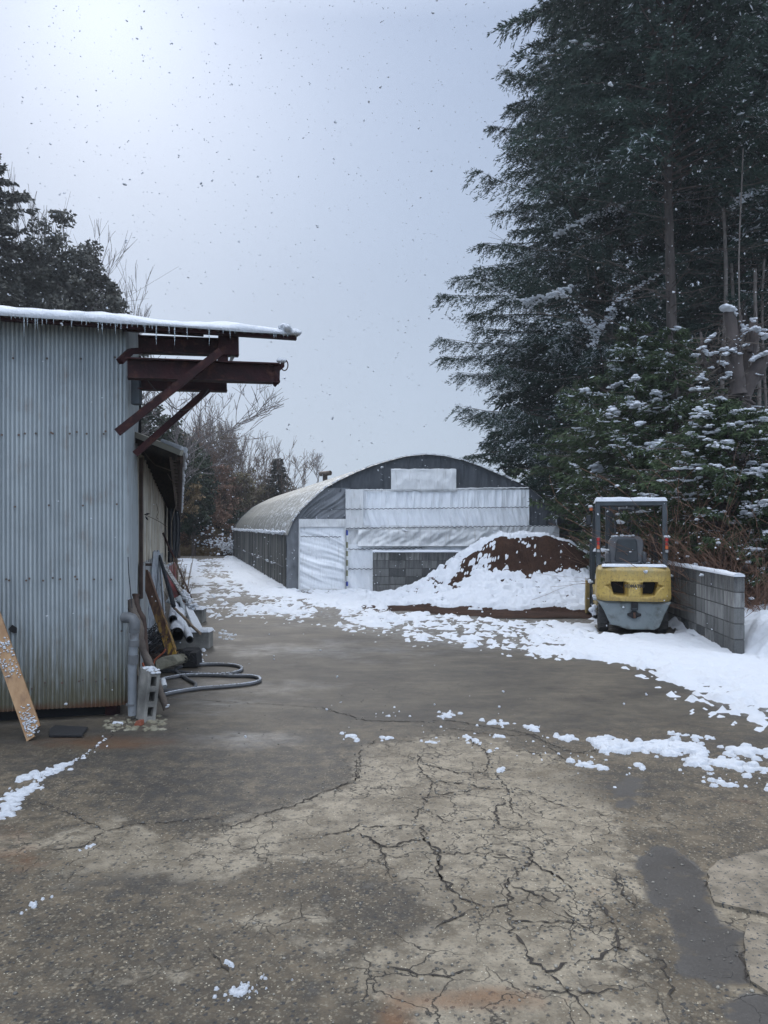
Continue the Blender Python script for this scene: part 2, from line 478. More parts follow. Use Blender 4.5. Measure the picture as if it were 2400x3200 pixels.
nbig = q.noise(co, 1.7, 7, .65); nmid = q.noise(co, 9, 6, .65); nfin = q.noise(co, 90, 3, .6)
edge = q.math('MULTIPLY', q.math('SUBTRACT', nmid, .5), 1.5)
def msk(n, a=.35, b=.65): return q.rng(q.math('ADD', at(n), edge), a, b)
cell = q.vor(q.n('ShaderNodeVectorMath', {0: co, 1: q.n('ShaderNodeCombineXYZ', {0: q.math('MULTIPLY', nfin, .02), 1: q.math('MULTIPLY', nfin, .03), 2: 0.0}).outputs[0]}, operation='ADD').outputs[0], 48)
cr = q.n('ShaderNodeSeparateColor', {0: cell.outputs['Color']}).outputs
cell2 = q.vor(co, 125); cr2 = q.n('ShaderNodeSeparateColor', {0: cell2.outputs['Color']}).outputs
base = q.mix(q.rng(nbig, .34, .64), (.055, .043, .029, 1), (.150, .118, .078, 1))
base = q.mix(q.rng(nmid, .42, .62, 0, .8), base, (.042, .035, .026, 1))
tanc = q.mix(q.rng(nmid, .38, .62), (.14, .116, .083, 1), (.315, .268, .195, 1)); tanc = q.mix(q.rng(nbig, .48, .62, 0, .75), tanc, (.10, .078, .050, 1))
base = q.mix(msk('tan'), base, tanc)
stone = q.mix(q.rng(cr[1], .45, .55), (.022, .026, .032, 1), (.26, .215, .15, 1))
inst = q.math('MULTIPLY', q.rng(cell.outputs['Distance'], .34, .42, 1, 0), q.rng(cr[0], .52, .58))
stone_amt = q.math('MULTIPLY', inst, q.rng(at('far'), 0, 1, .75, .38))
base = q.mix(stone_amt, base, stone)
base = q.mix(q.math('MULTIPLY', q.rng(cr2[0], .75, .8), q.rng(at('far'), 0, 1, .4, .1)), base, q.mix(cr2[1], (.02, .02, .022, 1), (.3, .27, .2, 1)))
spark = q.math('MULTIPLY', q.rng(cr2[2], .985, .99), q.rng(cell2.outputs['Distance'], .3, .35, 1, 0))
base = q.mix(spark, base, (.5, .46, .36, 1))
base = q.mix(q.math('MULTIPLY', q.rng(q.math('ADD', at('dark'), q.math('MULTIPLY', edge, 1.6)), .15, 1.05), .78), base, (.036, .033, .030, 1))
base = q.mix(q.math('MULTIPLY', msk('rust', .45, 1.0), .68), base, (.16, .078, .034, 1))
mudc = q.mix(q.rng(nfin, .3, .7), (.058, .053, .048, 1), (.082, .075, .067, 1))
base = q.mix(q.rng(q.math('ADD', at('mud'), q.math('MULTIPLY', edge, 1.9)), .3, .75), base, mudc)
farc = q.mix(q.rng(q.noise(q.map(co, (1, 1.6, 1)), 1.1, 8, .7), .38, .64), (.040, .033, .025, 1), (.165, .140, .100, 1))
farc = q.mix(q.rng(q.noise(q.map(co, (1, 2.5, 1)), 4.5, 6, .7), .42, .66, 0, .55), farc, (.04, .034, .027, 1)); farc = q.mix(q.rng(nfin, .35, .65, 0, .65), farc, (.03, .028, .026, 1))
base = q.mix(q.math('MULTIPLY', at('far'), q.rng(at('mud'), 0, .6, .8, 0)), base, farc)
base = q.mix(q.math('MULTIPLY', q.math('MULTIPLY', at('far'), q.rng(q.math('ADD', at('dark'), edge), .1, .9)), .6), base, (.030, .027, .024, 1))
# fine crazing inside the old slab
wv = q.n('ShaderNodeVectorMath', {0: co, 1: q.n('ShaderNodeVectorMath', {0: q.n('ShaderNodeTexNoise', {'Vector': co, 'Scale': 5.0, 'Detail': 5.0}).outputs['Color'], 'Scale': .35}, operation='SCALE').outputs[0]}, operation='ADD').outputs[0]
craz = q.vor(wv, 3.9, 'DISTANCE_TO_EDGE').outputs['Distance']
crz = q.math('MULTIPLY', q.rng(craz, .002, .016, 1, 0), q.math('MULTIPLY', q.rng(q.noise(co, 1.3, 3), .40, .5, .15, 1), q.rng(at('tan'), .1, .6, .12, 1)))
base = q.mix(q.math('MULTIPLY', crz, .9), base, (.025, .022, .018, 1))
gv = q.vor(co, 22); gc = q.mix(q.n('ShaderNodeSeparateColor', {0: gv.outputs['Color']}).outputs[0], (.07, .062, .05, 1), (.2, .18, .15, 1))
base = q.mix(at('gravel'), base, gc)
grass = q.mix(q.noise(q.map(co, (6, 1, 1)), 3, 5, .7), (.10, .065, .032, 1), (.30, .21, .12, 1))
base = q.mix(at('bank'), base, q.mix(at('wood'), grass, (.035, .028, .02, 1)))
t.links.new(base, p.inputs['Base Color'])
slu = q.math('MULTIPLY', at('slush'), q.rng(q.noise(q.map(co, (1, 2.2, 1)), 9, 7, .8), .50, .62))
slu = q.math('MULTIPLY', slu, q.rng(nfin, .35, .6, .35, .9))
base = q.mix(slu, base, (.46, .48, .50, 1))
sheen_mix = q.math('MULTIPLY', at('frost_sheen'), q.rng(q.noise(q.map(co, (1, 2.5, 1)), 4, 7, .75), .42, .7, 0, .6))
base = q.mix(sheen_mix, base, (.30, .295, .28, 1))
t.links.new(base, p.inputs['Base Color'])
wetm = q.rng(q.math('ADD', at('wet'), q.math('MULTIPLY', q.math('SUBTRACT', nbig, .5), 2.0)), .3, .9)
rg = q.mix(wetm, (.62, .62, .62, 1), (.3, .3, .3, 1))
t.links.new(rg, p.inputs['Roughness'])
p.inputs['Specular IOR Level'].default_value = .42
hgt = q.math('ADD', q.math('MULTIPLY', nfin, .4), q.math('ADD', q.math('MULTIPLY', stone_amt, .35), q.math('MULTIPLY', nmid, .6)))
hgt = q.math('SUBTRACT', hgt, q.math('MULTIPLY', crz, .8))
hgt = q.math('MULTIPLY', hgt, q.rng(at('mud'), .3, .6, 1, .25))
t.links.new(q.bump(hgt, .8, .012), p.inputs['Normal'])
ground = hf_mesh('ground', X, Y, Z, np.ones(X.shape, bool), m_ground, attrs=dict(
    tan=tan, dark=np.clip(dark, 0, 1), mud=np.clip(mud, 0, 1), rust=np.clip(rust, 0, 1), wet=np.clip(wet, 0, 1), far=smooth_far, gravel=gravel, bank=ss(42.6, 43.6, Y) * (X < 14), wood=ss(45, 47, Y), slush=near_snow, frost_sheen=np.clip(frost_sheen, 0, 1)))
tag(ground, kind='structure')

# cracks: jagged dark seams traced over the old slabs
def z3(l, ox, oy, k): return [(ox + a * k, oy + b * k) for a, b in l]
cr3 = [[(0, 450), (60, 430), (130, 405), (150, 350), (145, 300), (190, 265), (215, 250)], [(370, 290), (360, 340), (375, 370), (415, 405), (405, 450), (380, 500), (350, 540), (350, 565)],
       [(375, 340), (440, 355), (510, 375), (610, 372), (625, 330), (610, 290), (540, 240)], [(380, 510), (430, 530), (460, 560), (600, 545), (650, 550), (760, 555), (820, 590), (870, 610)],
       [(160, 575), (280, 572), (380, 567), (385, 610), (410, 655), (440, 680), (435, 740), (490, 830)], [(110, 590), (170, 610), (220, 640), (240, 700), (245, 760)],
       [(640, 370), (690, 430), (705, 480), (715, 520), (760, 550)], [(420, 405), (540, 415), (600, 430), (690, 435)], [(710, 425), (800, 455), (870, 490), (1000, 510)],
       [(410, 465), (500, 445), (600, 435)], [(440, 680), (560, 665), (600, 650), (690, 635)], [(600, 680), (700, 690), (775, 710), (720, 750), (695, 790), (700, 830)],
       [(700, 635), (780, 660), (780, 700), (860, 750), (930, 780)], [(240, 640), (330, 630), (380, 610)], [(0, 610), (60, 600), (110, 590), (160, 560)], [(150, 430), (260, 432), (330, 430)],
       [(0, 130), (60, 150), (170, 180), (350, 185), (480, 180), (600, 200), (760, 225), (860, 270), (940, 300), (1050, 290)], [(690, 215), (800, 235), (900, 320), (950, 330)],
       [(170, 610), (250, 650), (330, 640)], [(640, 300), (760, 290), (880, 330), (960, 345)], [(380, 200), (520, 215), (650, 235), (800, 232)], [(620, 590), (660, 560), (650, 500), (700, 480)]]
cr4 = [[(175, 0), (175, 40), (240, 80), (235, 180), (290, 250), (330, 290), (410, 315), (440, 325)], [(440, 325), (540, 310), (530, 240), (540, 200), (600, 160), (635, 140), (630, 80)],
       [(260, 95), (400, 90), (620, 120)], [(540, 390), (580, 460), (640, 550), (700, 605), (760, 590), (830, 570), (880, 560)], [(410, 330), (340, 360), (260, 390), (200, 430)],
       [(300, 290), (310, 360)], [(520, 390), (700, 390), (860, 410), (960, 440)], [(0, 575), (70, 595), (150, 620), (250, 625), (400, 600)], [(600, 660), (700, 690), (860, 700), (950, 690), (1060, 680)],
       [(700, 605), (800, 700), (840, 740), (890, 800), (890, 830)], [(1000, 180), (1030, 260), (1090, 340), (1130, 340)], [(1090, 510), (1160, 550), (1220, 580), (1240, 640), (1230, 740)],
       [(1570, 400), (1555, 490), (1555, 600), (1590, 670)], [(760, 330), (830, 400)], [(545, 230), (640, 260), (720, 300)], [(900, 300), (960, 340), (1010, 430), (1000, 520)], [(540, 310), (540, 400)],
       [(880, 560), (960, 520), (1080, 500)], [(640, 140), (760, 200), (830, 260)]]
cr2l = [[(500, 1400), (600, 1350), (700, 1280), (830, 1190), (840, 1140)], [(270, 1680), (400, 1720), (500, 1760), (640, 1820), (780, 1890), (1000, 1840), (1200, 1830), (1659, 1780)], [(780, 1890), (700, 1960), (600, 2010), (330, 2030)]]
cracks = [z3(l, 1000, 2100, .8439) for l in cr3] + [z3(l, 1200, 2600, .7233) for l in cr4] + [z3(l, 0, 1800, .4219) for l in cr2l] + \
         [[(1114, 2373), (1110, 2440), (1000, 2480), (920, 2520), (830, 2540), (700, 2600)], [(640, 2190), (820, 2200), (1000, 2212)], [(650, 2960), (690, 3010), (730, 3060)], [(2200, 2772), (2290, 2690)]]
def jag(pts, step=.022, amp=.011):
    out = []
    for i in range(len(pts) - 1):
        a = Vector(pts[i]); b = Vector(pts[i + 1]); n = max(1, int((b - a).length / step))
        pr = Vector((-(b - a).y, (b - a).x, 0)).normalized()
        for k in range(n):
            w = math.sin(math.pi * k / n) ** .5 if n > 1 else 0
            out.append(a.lerp(b, k / n) + pr * random.gauss(0, amp) * w)
    out.append(Vector(pts[-1])); return out
m_crack = mat('crack_dirt', (.022, .019, .016), (.045, .036, .028), 30, .95)
CV, CF = [], []
crack_world = []
for ci, c in enumerate(cracks):
    pts = jag([G(*k) for k in c]); crack_world.append(pts)
    n = len(pts); b0 = len(CV)
    wd = random.uniform(.0022, .0048)
    for i, pt in enumerate(pts):
        tdir = (pts[min(i + 1, n - 1)] - pts[max(i - 1, 0)]); nn = Vector((-tdir.y, tdir.x, 0)).normalized()
        w = wd * random.uniform(.1, 2.1) * min(1, (i + .4) / 3, (n - i - .6) / 3)
        CV.append((pt.x - nn.x * w, pt.y - nn.y * w, .004)); CV.append((pt.x + nn.x * w, pt.y + nn.y * w, .004))
        if i: CF.append((b0 + 2 * i - 2, b0 + 2 * i - 1, b0 + 2 * i + 1, b0 + 2 * i))
o = np_mesh('pavement_cracks', np.array(CV), np.array(CF), m_crack); tag(o, kind='structure')

# raised slab beside the muddy hole, bottom right
m_slab = bpy.data.materials['asphalt']
sl_px = [(2240, 2702), (2209, 2737), (2213, 2781), (2234, 2831), (2300, 2846), (2400, 2868), (2560, 2880), (2600, 2690), (2420, 2660)]
# broken slab lip (dark shadowed edge is the step itself)
def slab(name, pxs, hgt=.018):
    pts = jag([G(*k) for k in pxs + [pxs[0]]], .04, .006)[:-1]
    mb = MB(); n = len(pts); top = [Vector((v.x, v.y, hgt)) for v in pts]; c = sum(top, Vector()) / n
    bot = [Vector((v.x, v.y, -.01)) for v in pts]
    vs = top + bot
    mb.add(vs, [tuple(range(n))] + [(i, (i + 1) % n, n + (i + 1) % n, n + i) for i in range(n)])
    return mb
m_tan = mat('old_slab', (.12, .10, .072), (.25, .21, .155), 9, .8, .8, 60, c3=(.04, .045, .05), scale3=60, lo3=.58, hi3=.62)
o = slab('s', sl_px).build('pavement_slab', m_tan); tag(o, kind='structure')
o = slab('s', [(2340, 2890), (2430, 2905), (2620, 2960), (2640, 3160), (2400, 3110), (2345, 3075), (2326, 3000), (2325, 2940)], .014).build('pavement_slab', m_tan); tag(o, kind='structure')

# loose stones and pebbles
def scatter_stones():
    mb = []
    C, Rr = [], []
    for _ in range(900):
        y = 2.4 + 5.5 * random.random() ** 1.3; x = random.uniform(-.5, .5) * y
        C.append((x, y, .002)); Rr.append(.0018 + .006 * random.random() ** 3)
    for _ in range(70):
        px, py = random.gauss(2180, 90), random.uniform(2650, 3180)
        g = G(px, py); C.append((g.x, g.y, .003)); Rr.append(.002 + .009 * random.random() ** 4)
    for _ in range(420):
        g = G(random.gauss(1870, 90), random.gauss(2780, 130)); C.append((g.x, g.y, .002)); Rr.append(.0015 + .007 * random.random() ** 3)
    for pts in crack_world[:44]:
        for pt in pts:
            if random.random() < .35:
                C.append((pt.x + random.gauss(0, .03), pt.y + random.gauss(0, .03), .003)); Rr.append(random.uniform(.003, .009))
    return blobs(C, Rr, .7, .3, seed=3)
m_stone = mat('pebbles', (.10, .095, .085), (.26, .24, .2), 18, .8, lo=.45, hi=.6)
V, F = scatter_stones()
tag(np_mesh('loose_gravel', V, F, m_stone), 'small loose stones and grit scattered over the cracked pavement', 'gravel', kind='stuff')

# ------------------------------------------------------------------ soil pile
rid = [(-0.25, 0.0), (0.25, 0.09), (.72, .31), (1.29, .67), (1.72, .97), (2.15, 1.25), (2.55, 1.42), (3.0, 1.48), (3.55, 1.47), (4.1, 1.26), (4.5, 1.0), (5.4, .75)]
rx, rz = zip(*rid)
def pile_h(x, y):
    r = np.interp(x, rx, rz) * ss(-.3, .2, x)
    yf = np.interp(x, [-.4, .4, 1.5, 3, 4.5, 5.5], [16.1, 15.55, 15.1, 14.75, 14.35, 14.1]) + .1 * (fbm(x * 2, x * 0, 5) - .5)
    yr = 17.0
    u = np.clip((y - yf) / (yr - yf), 0, 1)
    kn = .70
    f = np.where(u < kn, .50 * (u / kn) ** 1.05, .50 + .5 * ss(0, 1, (u - kn) / (1 - kn)))
    f = f * (1 - .35 * ss(yr + .3, 18.6, y))
    f = f * ss(18.95, 18.7, y + 0 * x) + 0
    nz = (fbm(x * 1.6, y * 1.6, 21, 5) - .5) * .22 + (fbm(x * 7, y * 7, 22, 3) - .5) * .07
    h = r * f + nz * ss(0, .35, r * f)
    return np.where(y > yf - .02, np.maximum(h, 0), 0)
px_, py_ = np.meshgrid(np.arange(-.4, 5.3, .024), np.arange(13.9, 18.62, .028))
ph = pile_h(px_, py_)
m_soil, t, p = new_mat('red_brown_soil'); q = NT(t)
co = q.n('ShaderNodeTexCoord').outputs['Object']
n1 = q.noise(co, 3, 5, .65); n2 = q.noise(co, 30, 5, .7)
cc = q.mix(q.rng(n1, .35, .65), (.036, .021, .016, 1), (.072, .040, .028, 1)); cc = q.mix(q.rng(n2, .45, .7, 0, .6), cc, (.02, .011, .008, 1))
t.links.new(cc, p.inputs['Base Color']); p.inputs['Roughness'].default_value = .95; p.inputs['Specular IOR Level'].default_value = .1
t.links.new(q.bump(n2, 1.0, .04), p.inputs['Normal'])
pile = thing('soil_pile', 'snow dusted heap of red brown soil in the block walled bay behind the forklift', 'soil heap', (2.4, 16.3, 0))
hf_mesh('soil', px_, py_, ph - .003, ph > .012, m_soil, pile)
# apron of spilt soil
ax_, ay_ = np.meshgrid(np.arange(-.5, 4.2, .05), np.arange(13.6, 16.4, .05))
ad_ = sdf_poly(ax_, ay_, W([(1150, 1893), (1300, 1893), (1500, 1903), (1830, 1915), (1840, 1950), (1700, 1945), (1500, 1930), (1350, 1915), (1200, 1903)])) + (fbm(ax_ * 2.5, ay_ * 3, 8) - .5) * 1.0
hf_mesh('spilt_soil', ax_, ay_, .006 + .02 * ss(0, .3, ad_) * fbm(ax_ * 12, ay_ * 12, 9), ad_ > 0, m_soil, pile)
# snow shell
gy, gx = np.gradient(ph, .026)
slope = np.sqrt(gx ** 2 + gy ** 2)
n_a = fbm(px_ * 2.2, py_ * 2.2, 31, 5); n_b = fbm(px_ * 8, ph * 15 + py_ * 2.5, 32, 4)
bare = (.98 + .34 * ss(2.5, 3.2, px_)) * ss(.56, .80, ph) * ss(1.6, 2.05, px_ + (n_a - .5)) * ss(5.2, 4.3, px_)       # the cut face on top is bare soil
bare = np.maximum(bare, ss(.25, .05, np.abs(px_ - 1.65 + (n_a - .5) * .6 + (.62 - ph) * .5)) * ss(.25, .4, ph) * .85)
ridge = ss(16.93, 17.0, py_ + (n_a - .5) * .08)
bare = bare * (1 - ridge)
keepf = 1.0 - bare * 1.02 + (n_a - .5) * 1.1 + (n_b - .5) * 1.9 + (fbm(px_ * 20, ph * 34 + py_ * 4, 37, 2) - .5) * 1.1
yfs = np.interp(px_, [-.4, .4, 1.5, 3, 4.5, 5.5], [16.1, 15.55, 15.1, 14.75, 14.35, 14.1])
keepf = keepf - ss(.14, .02, py_ - yfs - (fbm(px_ * 2.4, py_ * 5, 34) - .42) * .75) * 1.6
thick = ss(.35, .9, keepf) * (.035 + .075 * (n_b - .3) + .05 * (fbm(px_ * 16, py_ * 16, 36, 2) - .4))
hf_mesh('snow', px_, py_, ph + thick - .004, thick > .004, m_snow, pile)

# ------------------------------------------------------------------ lying snow
def snow_field(name, x0, x1, y0, y1, st, polys, seed, hmax=.035, extra=None, base=None):
    X, Y = np.meshgrid(np.arange(x0, x1, st), np.arange(y0, y1, st * 1.3))
    T = np.full(X.shape, -9.0)
    n1 = fbm(X * 1.1, Y * 1.1, seed, 5) - .5; n2 = fbm(X * 5, Y * 4, seed + 9, 4) - .5; n3 = fbm(X * 15, Y * 10, seed + 17, 2) - .5
    for poly, feather, dens in polys:
        d = sdf_poly(X, Y, W(poly) if not isinstance(poly[0], list) else poly[0])
        v = np.clip(d / feather, -1.2, 1) * .55 + dens + n1 * 1.5 + n2 * 2.3 + n3 * 2.6
        v = np.where(d < -feather * 1.3, -9, v)
        T = np.maximum(T, v)
    if extra is not None: T = extra(X, Y, T)
    th = ss(.0, .95, T) * hmax * (.75 + n2 * .9 + n3 * .5)
    b = 0 if base is None else base(X, Y)
    bmp = (fbm(X * 6, Y * 6, seed + 30, 4) - .35) * .085 * ss(.15, 1.0, T)
    Z = np.where(T > 0, np.maximum(th, .004) + np.maximum(bmp, -.01), -.02) + .0045 + b
    return hf_mesh(name, X, Y, Z, T > .02, m_snow)
trackL = [(1140, 1925), (1010, 1905), (975, 1880), (940, 1862)]
def tracks(X, Y, T):
    for tr, w in (([(1020, 1930), (1000, 1905), (960, 1886), (900, 1872), (850, 1868)], .13), ([(1045, 1930), (1045, 1905), (1020, 1885), (980, 1872)], .12), ([(1010, 1945), (1030, 1915), (1035, 1900)], .3)):
        d = d_line(X, Y, W(tr)); T = T - ss(w, w * .3, d) * 1.6
    # bare ground under and behind the forklift
    d = sdf_poly(X, Y, W([(1860, 1952), (2110, 1958), (2105, 1993), (1870, 1982)])); T = T - ss(-.05, .05, d) * 2.2
    d = (fbm(X * 2.3, Y * 4, 71) - .5) * .7 + sdf_poly(X, Y, W([(1190, 1892), (1500, 1903), (1830, 1916), (1840, 1948), (1700, 1942), (1500, 1928), (1350, 1914), (1230, 1904)])); T = T - ss(-.12, .10, d) * 1.9
    return T
o = snow_field('snow_cover', -4.2, 7.6, 5.3, 20.5, .04, [(polyC, .5, -.38), (polyCm, .5, -.10), (polyC2, .45, 1.25), (polyB, .7, -.12)], 40, .035, tracks); tag(o, kind='structure')
def ruts(X, Y, T):
    c1 = -3.05 - (Y - 19.8) * .262 - .12; c2 = c1 - 1.75
    for c, k in ((c1 - .9, 1.0), (c2 - .9, .9)):
        T = T - ss(1.1, .2, np.abs(X - c + (fbm(Y * .3, Y * 0, 4) - .5) * .5)) * k
    return T - ss(-.3, .3, (fbm(X * .5, Y * .3, 77) - .55)) * .25
o = snow_field('snow_cover', -12.5, 1.2, 14.5, 44, .065, [(polyA, .5, .12)], 50, .045, ruts); tag(o, kind='structure')
X, Y = np.meshgrid(np.arange(4.9, 60, .4), np.arange(9.5, 60, .5))
o = hf_mesh('snow_cover', X, Y, .02 + .08 * fbm(X * .7, Y * .7, 6), (X > 5.6 + (Y > 19) * 1.5) & (Y > 12), m_snow); tag(o, kind='structure')

def lumpy(pxpts, n, wpx, r0, r1, seed, out):
    if r1 > .03: n = int(n * 2.0); r0 *= .35; r1 *= .72
    rg = random.Random(seed)
    L = [0]
    for i in range(len(pxpts) - 1): L.append(L[-1] + math.dist(pxpts[i], pxpts[i + 1]))
    for _ in range(n):
        s = rg.random() * L[-1]
        i = max(k for k in range(len(L) - 1) if L[k] <= s)
        f = (s - L[i]) / (L[i + 1] - L[i]); a, b = pxpts[i], pxpts[i + 1]
        wk = wpx * (1.0 + 1.2 * (rg.random() < .3)); x = a[0] + (b[0] - a[0]) * f + rg.gauss(0, wk); y = a[1] + (b[1] - a[1]) * f + rg.gauss(0, wk * .42) + 7 * (float(vnoise(s * .04, seed, 9)) - .5) * (1 if wpx > 8 else .4)
        if n > 40 and float(vnoise(s * .021, seed * 3.3, 5)) < .36: continue
        g = G(x, y); r = rg.uniform(r0, r1) ** 1
        out.append((g.x, g.y, r))
def lump_field(name, lumps, st=.014, sq=.62, seed=3):
    A = np.array(lumps)
    gx0, gy0 = A[:, 0].min() - .2, A[:, 1].min() - .2
    nx, ny = int((A[:, 0].max() + .2 - gx0) / st) + 2, int((A[:, 1].max() + .2 - gy0) / st) + 2
    xs, ys = gx0 + np.arange(nx) * st, gy0 + np.arange(ny) * st
    X, Y = np.meshgrid(xs, ys)
    Z = np.full(X.shape, -.012)
    nz = fbm(X * 34, Y * 34, seed, 3) - .5
    for (x, y, r) in lumps:
        i0, i1 = int((x - gx0 - 1.6 * r) / st), int((x - gx0 + 1.6 * r) / st) + 2
        j0, j1 = int((y - gy0 - 1.6 * r) / st), int((y - gy0 + 1.6 * r) / st) + 2
        i0, j0 = max(i0, 0), max(j0, 0)
        sx, sy = X[j0:j1, i0:i1], Y[j0:j1, i0:i1]
        d = ((sx - x) ** 2 + (sy - y) ** 2) / (r * r) + nz[j0:j1, i0:i1] * 2.6
        h = np.sqrt(np.clip(1 - d, 0, 1)) * r * sq + np.where(d < 1, .004, -.02)
        Z[j0:j1, i0:i1] = np.maximum(Z[j0:j1, i0:i1], h)
    return hf_mesh(name, X, Y, Z, Z > 0, m_snow)
lu = []
lumpy([(1750, 2303), (1830, 2318), (1900, 2330), (2000, 2335), (2130, 2342), (2200, 2350)], 170, 12, .02, .06, 1, lu)
lumpy([(1880, 2328), (2000, 2345), (2120, 2335)], 130, 16, .03, .07, 2, lu)
lumpy([(2170, 2375), (2260, 2385), (2350, 2400)], 90, 14, .02, .05, 3, lu)
lumpy([(2270, 2348), (2340, 2355), (2440, 2362)], 70, 10, .02, .055, 4, lu)
lumpy([(1650, 2272), (1690, 2292)], 22, 8, .02, .04, 5, lu)
lumpy([(1385, 2240), (1440, 2222)], 34, 9, .014, .035, 6, lu)
lumpy([(1520, 2262), (1600, 2268)], 20, 9, .012, .03, 7, lu)
lumpy([(1060, 2290), (1105, 2305), (1145, 2332)], 42, 6, .012, .032, 8, lu)
lumpy([(1190, 2306), (1225, 2308)], 9, 5, .012, .024, 9, lu)
lumpy([(1330, 2320), (1370, 2318)], 9, 5, .01, .02, 10, lu)
lumpy([(1450, 2302), (1500, 2320), (1530, 2350)], 22, 4, .01, .02, 11, lu)
lumpy([(1810, 2392), (1880, 2400)], 20, 6, .014, .03, 12, lu)
lumpy([(2080, 2290), (2150, 2300), (2240, 2310)], 34, 4, .01, .022, 13, lu)
lumpy([(2190, 2430), (2300, 2455), (2420, 2465)], 26, 10, .014, .035, 14, lu)
lumpy([(1000, 2215), (1200, 2235), (1400, 2225)], 44, 14, .006, .016, 15, lu)
lumpy([(1300, 2290), (1600, 2330), (2000, 2400), (2400, 2420)], 90, 30, .005, .013, 16, lu)
lumpy([(1720, 2295), (1790, 2315)], 14, 9, .018, .035, 17, lu)
lumpy([(215, 2385), (160, 2415), (100, 2432), (30, 2440)], 90, 7, .01, .026, 18, lu)
lumpy([(118, 2452), (60, 2485), (20, 2530), (-10, 2560)], 110, 9, .012, .032, 19, lu)
lumpy([(10, 2545), (40, 2550)], 14, 6, .012, .022, 20, lu)
lumpy([(330, 2310), (260, 2362), (220, 2385)], 24, 4, .006, .012, 21, lu)
lumpy([(745, 3070), (790, 3055), (830, 3058)], 210, 11, .003, .0085, 22, lu)
lumpy([(725, 3110), (750, 3105), (770, 3085)], 170, 11, .003, .0085, 23, lu)
lumpy([(700, 3005), (735, 3022)], 8, 3, .005, .009, 24, lu)
lumpy([(60, 2862), (120, 2815), (170, 2790)], 12, 4, .006, .014, 25, lu)
lumpy([(230, 2662), (290, 2640)], 10, 4, .006, .012, 26, lu)
lumpy([(690, 1975), (720, 1985), (705, 2000)], 16, 8, .02, .04, 27, lu)
lumpy([(618, 2022), (640, 2020), (628, 2050), (630, 2070)], 24, 4, .01, .024, 28, lu)
lumpy([(345, 2255), (385, 2268)], 12, 5, .01, .02, 29, lu)
for i, (a, b) in enumerate([(2390, 2408), (1990, 2392), (2200, 2400), (2330, 2425), (1560, 2408), (1545, 2300)]):
    lumpy([(a, b), (a + 12, b)], 6, 5, .014, .03, 40 + i, lu)
near = [l for l in lu if l[1] < 7.6]; far_ = [l for l in lu if l[1] >= 7.6]
lowr = [l for l in near if l[1] < 3.4]; near = [l for l in near if l[1] >= 3.4]
for nm, ll in (('a', near), ('b', far_), ('c', lowr)):
    o = lump_field('snow_lumps', ll, .012 if nm != 'c' else .005)
    tag(o, {'a': 'broken ridge of melting white snow lumps along the pavement cracks', 'b': 'melting snow crumbs on the pavement beside the concrete blocks and hose', 'c': 'small white snow patch on wet gravelly pavement nearest the camera'}[nm], 'snow', kind='stuff')
# big snow covered heap right of the wall end
lu = []; rg = random.Random(5)
for _ in range(150):
    a = rg.random()
    g = G(rg.gauss(2440, 70), rg.uniform(1975, 2100)); lu.append((g.x, g.y, rg.uniform(.06, .16)))
A = [(l[0] + .1, l[1], l[2]) for l in lu if l[0] > 4.62]
hx, hy = np.meshgrid(np.arange(4.55, 6.8, .03), np.arange(8.3, 12.5, .03))
hz = .42 * ss(4.45, 5.1, hx) * ss(8.3, 9.4, hy) * (.6 + .8 * fbm(hx * 1.8, hy * 1.8, 61)) + (fbm(hx * 5, hy * 5, 62, 4) - .5) * .16 * ss(8.3, 9, hy)
o = hf_mesh('snow_bank', hx, hy, hz, hz > .01, m_snow); tag(o, kind='structure')

# ------------------------------------------------------------------ block walls
def block_mat():
    m, t, p = new_mat('concrete_block'); q = NT(t)
    co = q.n('ShaderNodeTexCoord').outputs['Object']
    ti = q.n('ShaderNodeAttribute', attribute_name='tint').outputs['Fac']
    n1 = q.noise(co, 5, 5, .6); n2 = q.noise(q.map(co, (7, 7, .8)), 2.2, 5, .65); n3 = q.noise(co, 110, 2)
    z = q.n('ShaderNodeSeparateXYZ', {0: co}).outputs[2]
    c = q.mix(ti, (.05, .052, .053, 1), (.25, .25, .24, 1))
    c = q.mix(q.rng(n1, .35, .7, 0, .22), c, (.10, .10, .095, 1))
    top = q.rng(z, .55, 1.0, 0, .42)
    c = q.mix(q.rng(q.math('ADD', n2, q.math('MULTIPLY', top, .5)), .48, .74, 0, .9), c, (.024, .025, .027, 1))
    c = q.mix(q.rng(n3, .4, .7, 0, .25), c, (.25, .25, .24, 1))
    t.links.new(c, p.inputs['Base Color']); p.inputs['Roughness'].default_value = .9; p.inputs['Specular IOR Level'].default_value = .25
    t.links.new(q.bump(q.math('ADD', n3, n1), .5, .006), p.inputs['Normal'])
    return m
m_block = block_mat()
m_mortar = mat('mortar', (.03, .03, .03), (.09, .09, .085), 8, .95)
